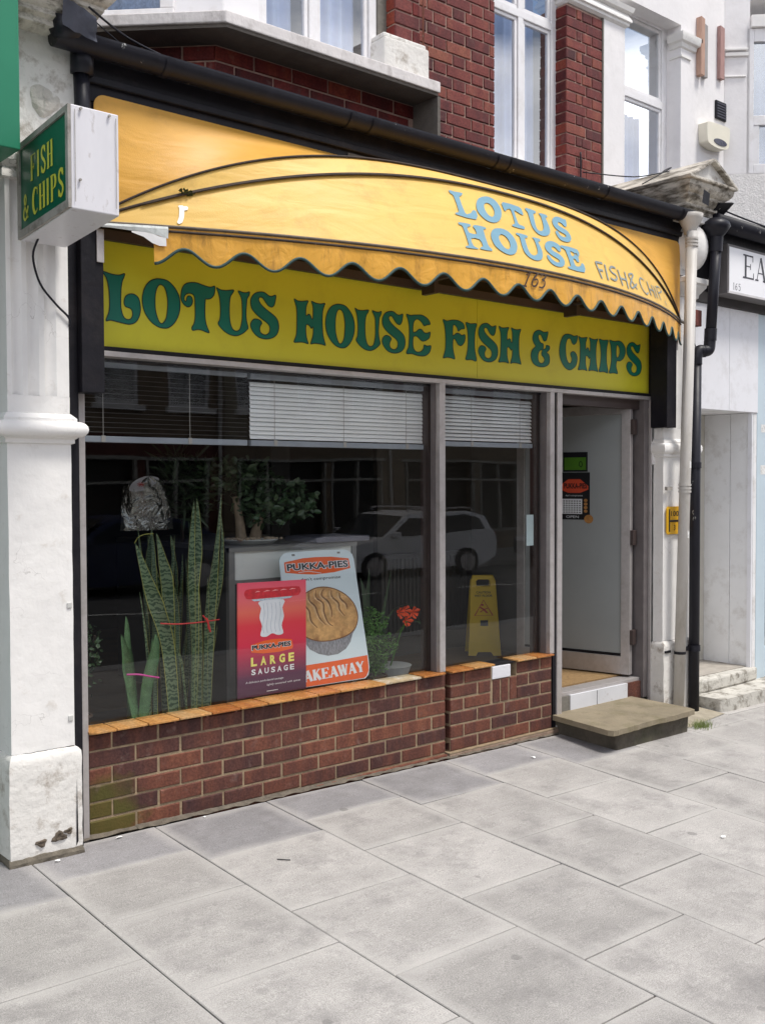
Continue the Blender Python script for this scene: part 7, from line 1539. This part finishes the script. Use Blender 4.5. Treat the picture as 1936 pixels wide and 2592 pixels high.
def car(x, y, z, label, paint, estate=True):
    t = thing('parked_car', (x, y, z), label, 'car', 'cars parked across the street')
    hw = .88
    low = [(-2.25, .35), (-2.28, .62), (-2.15, .72), (-1.15, .93), (2.1, .98), (2.25, .80), (2.28, .40), (1.85, .25), (-1.9, .25)]
    def shell(name, prof, w0, w1, z0, z1, mat, par=t, sub=None):
        vs = []; n = len(prof)
        for s_ in (-1, 1):
            for px, pz in prof: wv_ = w0 + (w1 - w0) * (pz - z0) / (z1 - z0); vs.append((x + px, y + s_ * wv_, z + pz))
        mb = MB(); mb.add(vs, [tuple(range(n)), tuple(reversed(range(n, 2 * n)))] + [(i, (i + 1) % n, n + (i + 1) % n, n + i) for i in range(n)])
        return build(name, mb, mat, par, bevel=.03 if name == 'body' else .0)
    shell('body', low, hw, hw, .25, 1, paint)
    cab = [(-1.2, .93), (-.35, 1.40), (.2, 1.45), (1.5, 1.44), (2.05, 1.30), (2.15, .98)] if estate else [(-1.1, .93), (-.3, 1.38), (.3, 1.42), (1.1, 1.35), (1.9, .97)]
    shell('cabin', cab, hw - .03, hw - .19, .93, 1.45, paint)
    DG = M('car_glass', (.02, .022, .025), .08, .1, 3)
    win = [(-.95, .97), (-.28, 1.34), (1.45, 1.37), (1.85, 1.26), (1.95, 1.0)] if estate else [(-.9, .97), (-.25, 1.32), (1.0, 1.3), (1.6, 1.0)]
    for s_ in (-1, 1):
        vs = [(x + a, y + s_ * (hw - .03 - .16 * (b_ - .93) / .52 + .004), z + b_) for a, b_ in win]
        build('side_window', MB().add(vs, [tuple(range(len(vs)))]), DG, t)
        if estate: build('roof_rail', MB().tube(crv([(x - .2, y + s_ * .62, z + 1.45), (x - .1, y + s_ * .62, z + 1.52), (x + 1.5, y + s_ * .62, z + 1.51), (x + 1.75, y + s_ * .62, z + 1.43)], 4), .018, 6), ALU, t)
        build('mirror', MB().box(x - .95, x - .78, y + s_ * hw - (.0 if s_ > 0 else .18), y + s_ * hw + (.18 if s_ > 0 else 0), z + .95, z + 1.08), paint, t, bevel=.03)
        for wx in (-1.42, 1.38):
            w_ = bpy.data.objects.new('wheel', None); COL.objects.link(w_); w_.parent = t; w_.location = (wx, s_ * .8, .32)
            build('tyre', MB().tube([(x + wx, y + s_ * .70, z + .32), (x + wx, y + s_ * .895, z + .32)], .325, 24), BLKP, w_); build('rim', MB().tube([(x + wx, y + s_ * .80, z + .32), (x + wx, y + s_ * .905, z + .32)], .21, 16), ALU, w_)
        bx('headlight', x - 2.285, x - 2.05, y + s_ * .68 - .17, y + s_ * .68 + .17, z + .60, z + .72, M('headlamp', (.7, .72, .75), .1), t, .02); bx('tail_light', x + 2.18, x + 2.285, y + s_ * .74 - .1, y + s_ * .74 + .1, z + .7, z + .92, M('tail_red', (.5, .02, .02), .2), t, .01)
    ws = [(x - 1.13, y - .78, z + .97), (x - 1.13, y + .78, z + .97), (x - .42, y + .68, z + 1.37), (x - .42, y - .68, z + 1.37)]
    build('windscreen', MB().add([(a - .012, b_, c + .012) for a, b_, c in ws], [(0, 1, 2, 3)]), DG, t)
car(13.4, -13.2, rz(13) - .08, 'silver estate car with roof rails parked across the street', M('silver_paint', (.80, .80, .82), .35, .03, 3, metal=.2))
car(20.5, -13.2, rz(20) - .08, 'dark saloon car parked behind the silver estate across the street', M('dark_paint', (.03, .035, .05), .25, .03, 3), False)
car(6.5, -13.2, rz(6) - .08, 'dark blue saloon car parked nearest across the street', M('blue_paint', (.02, .03, .08), .25, .03, 3), False)
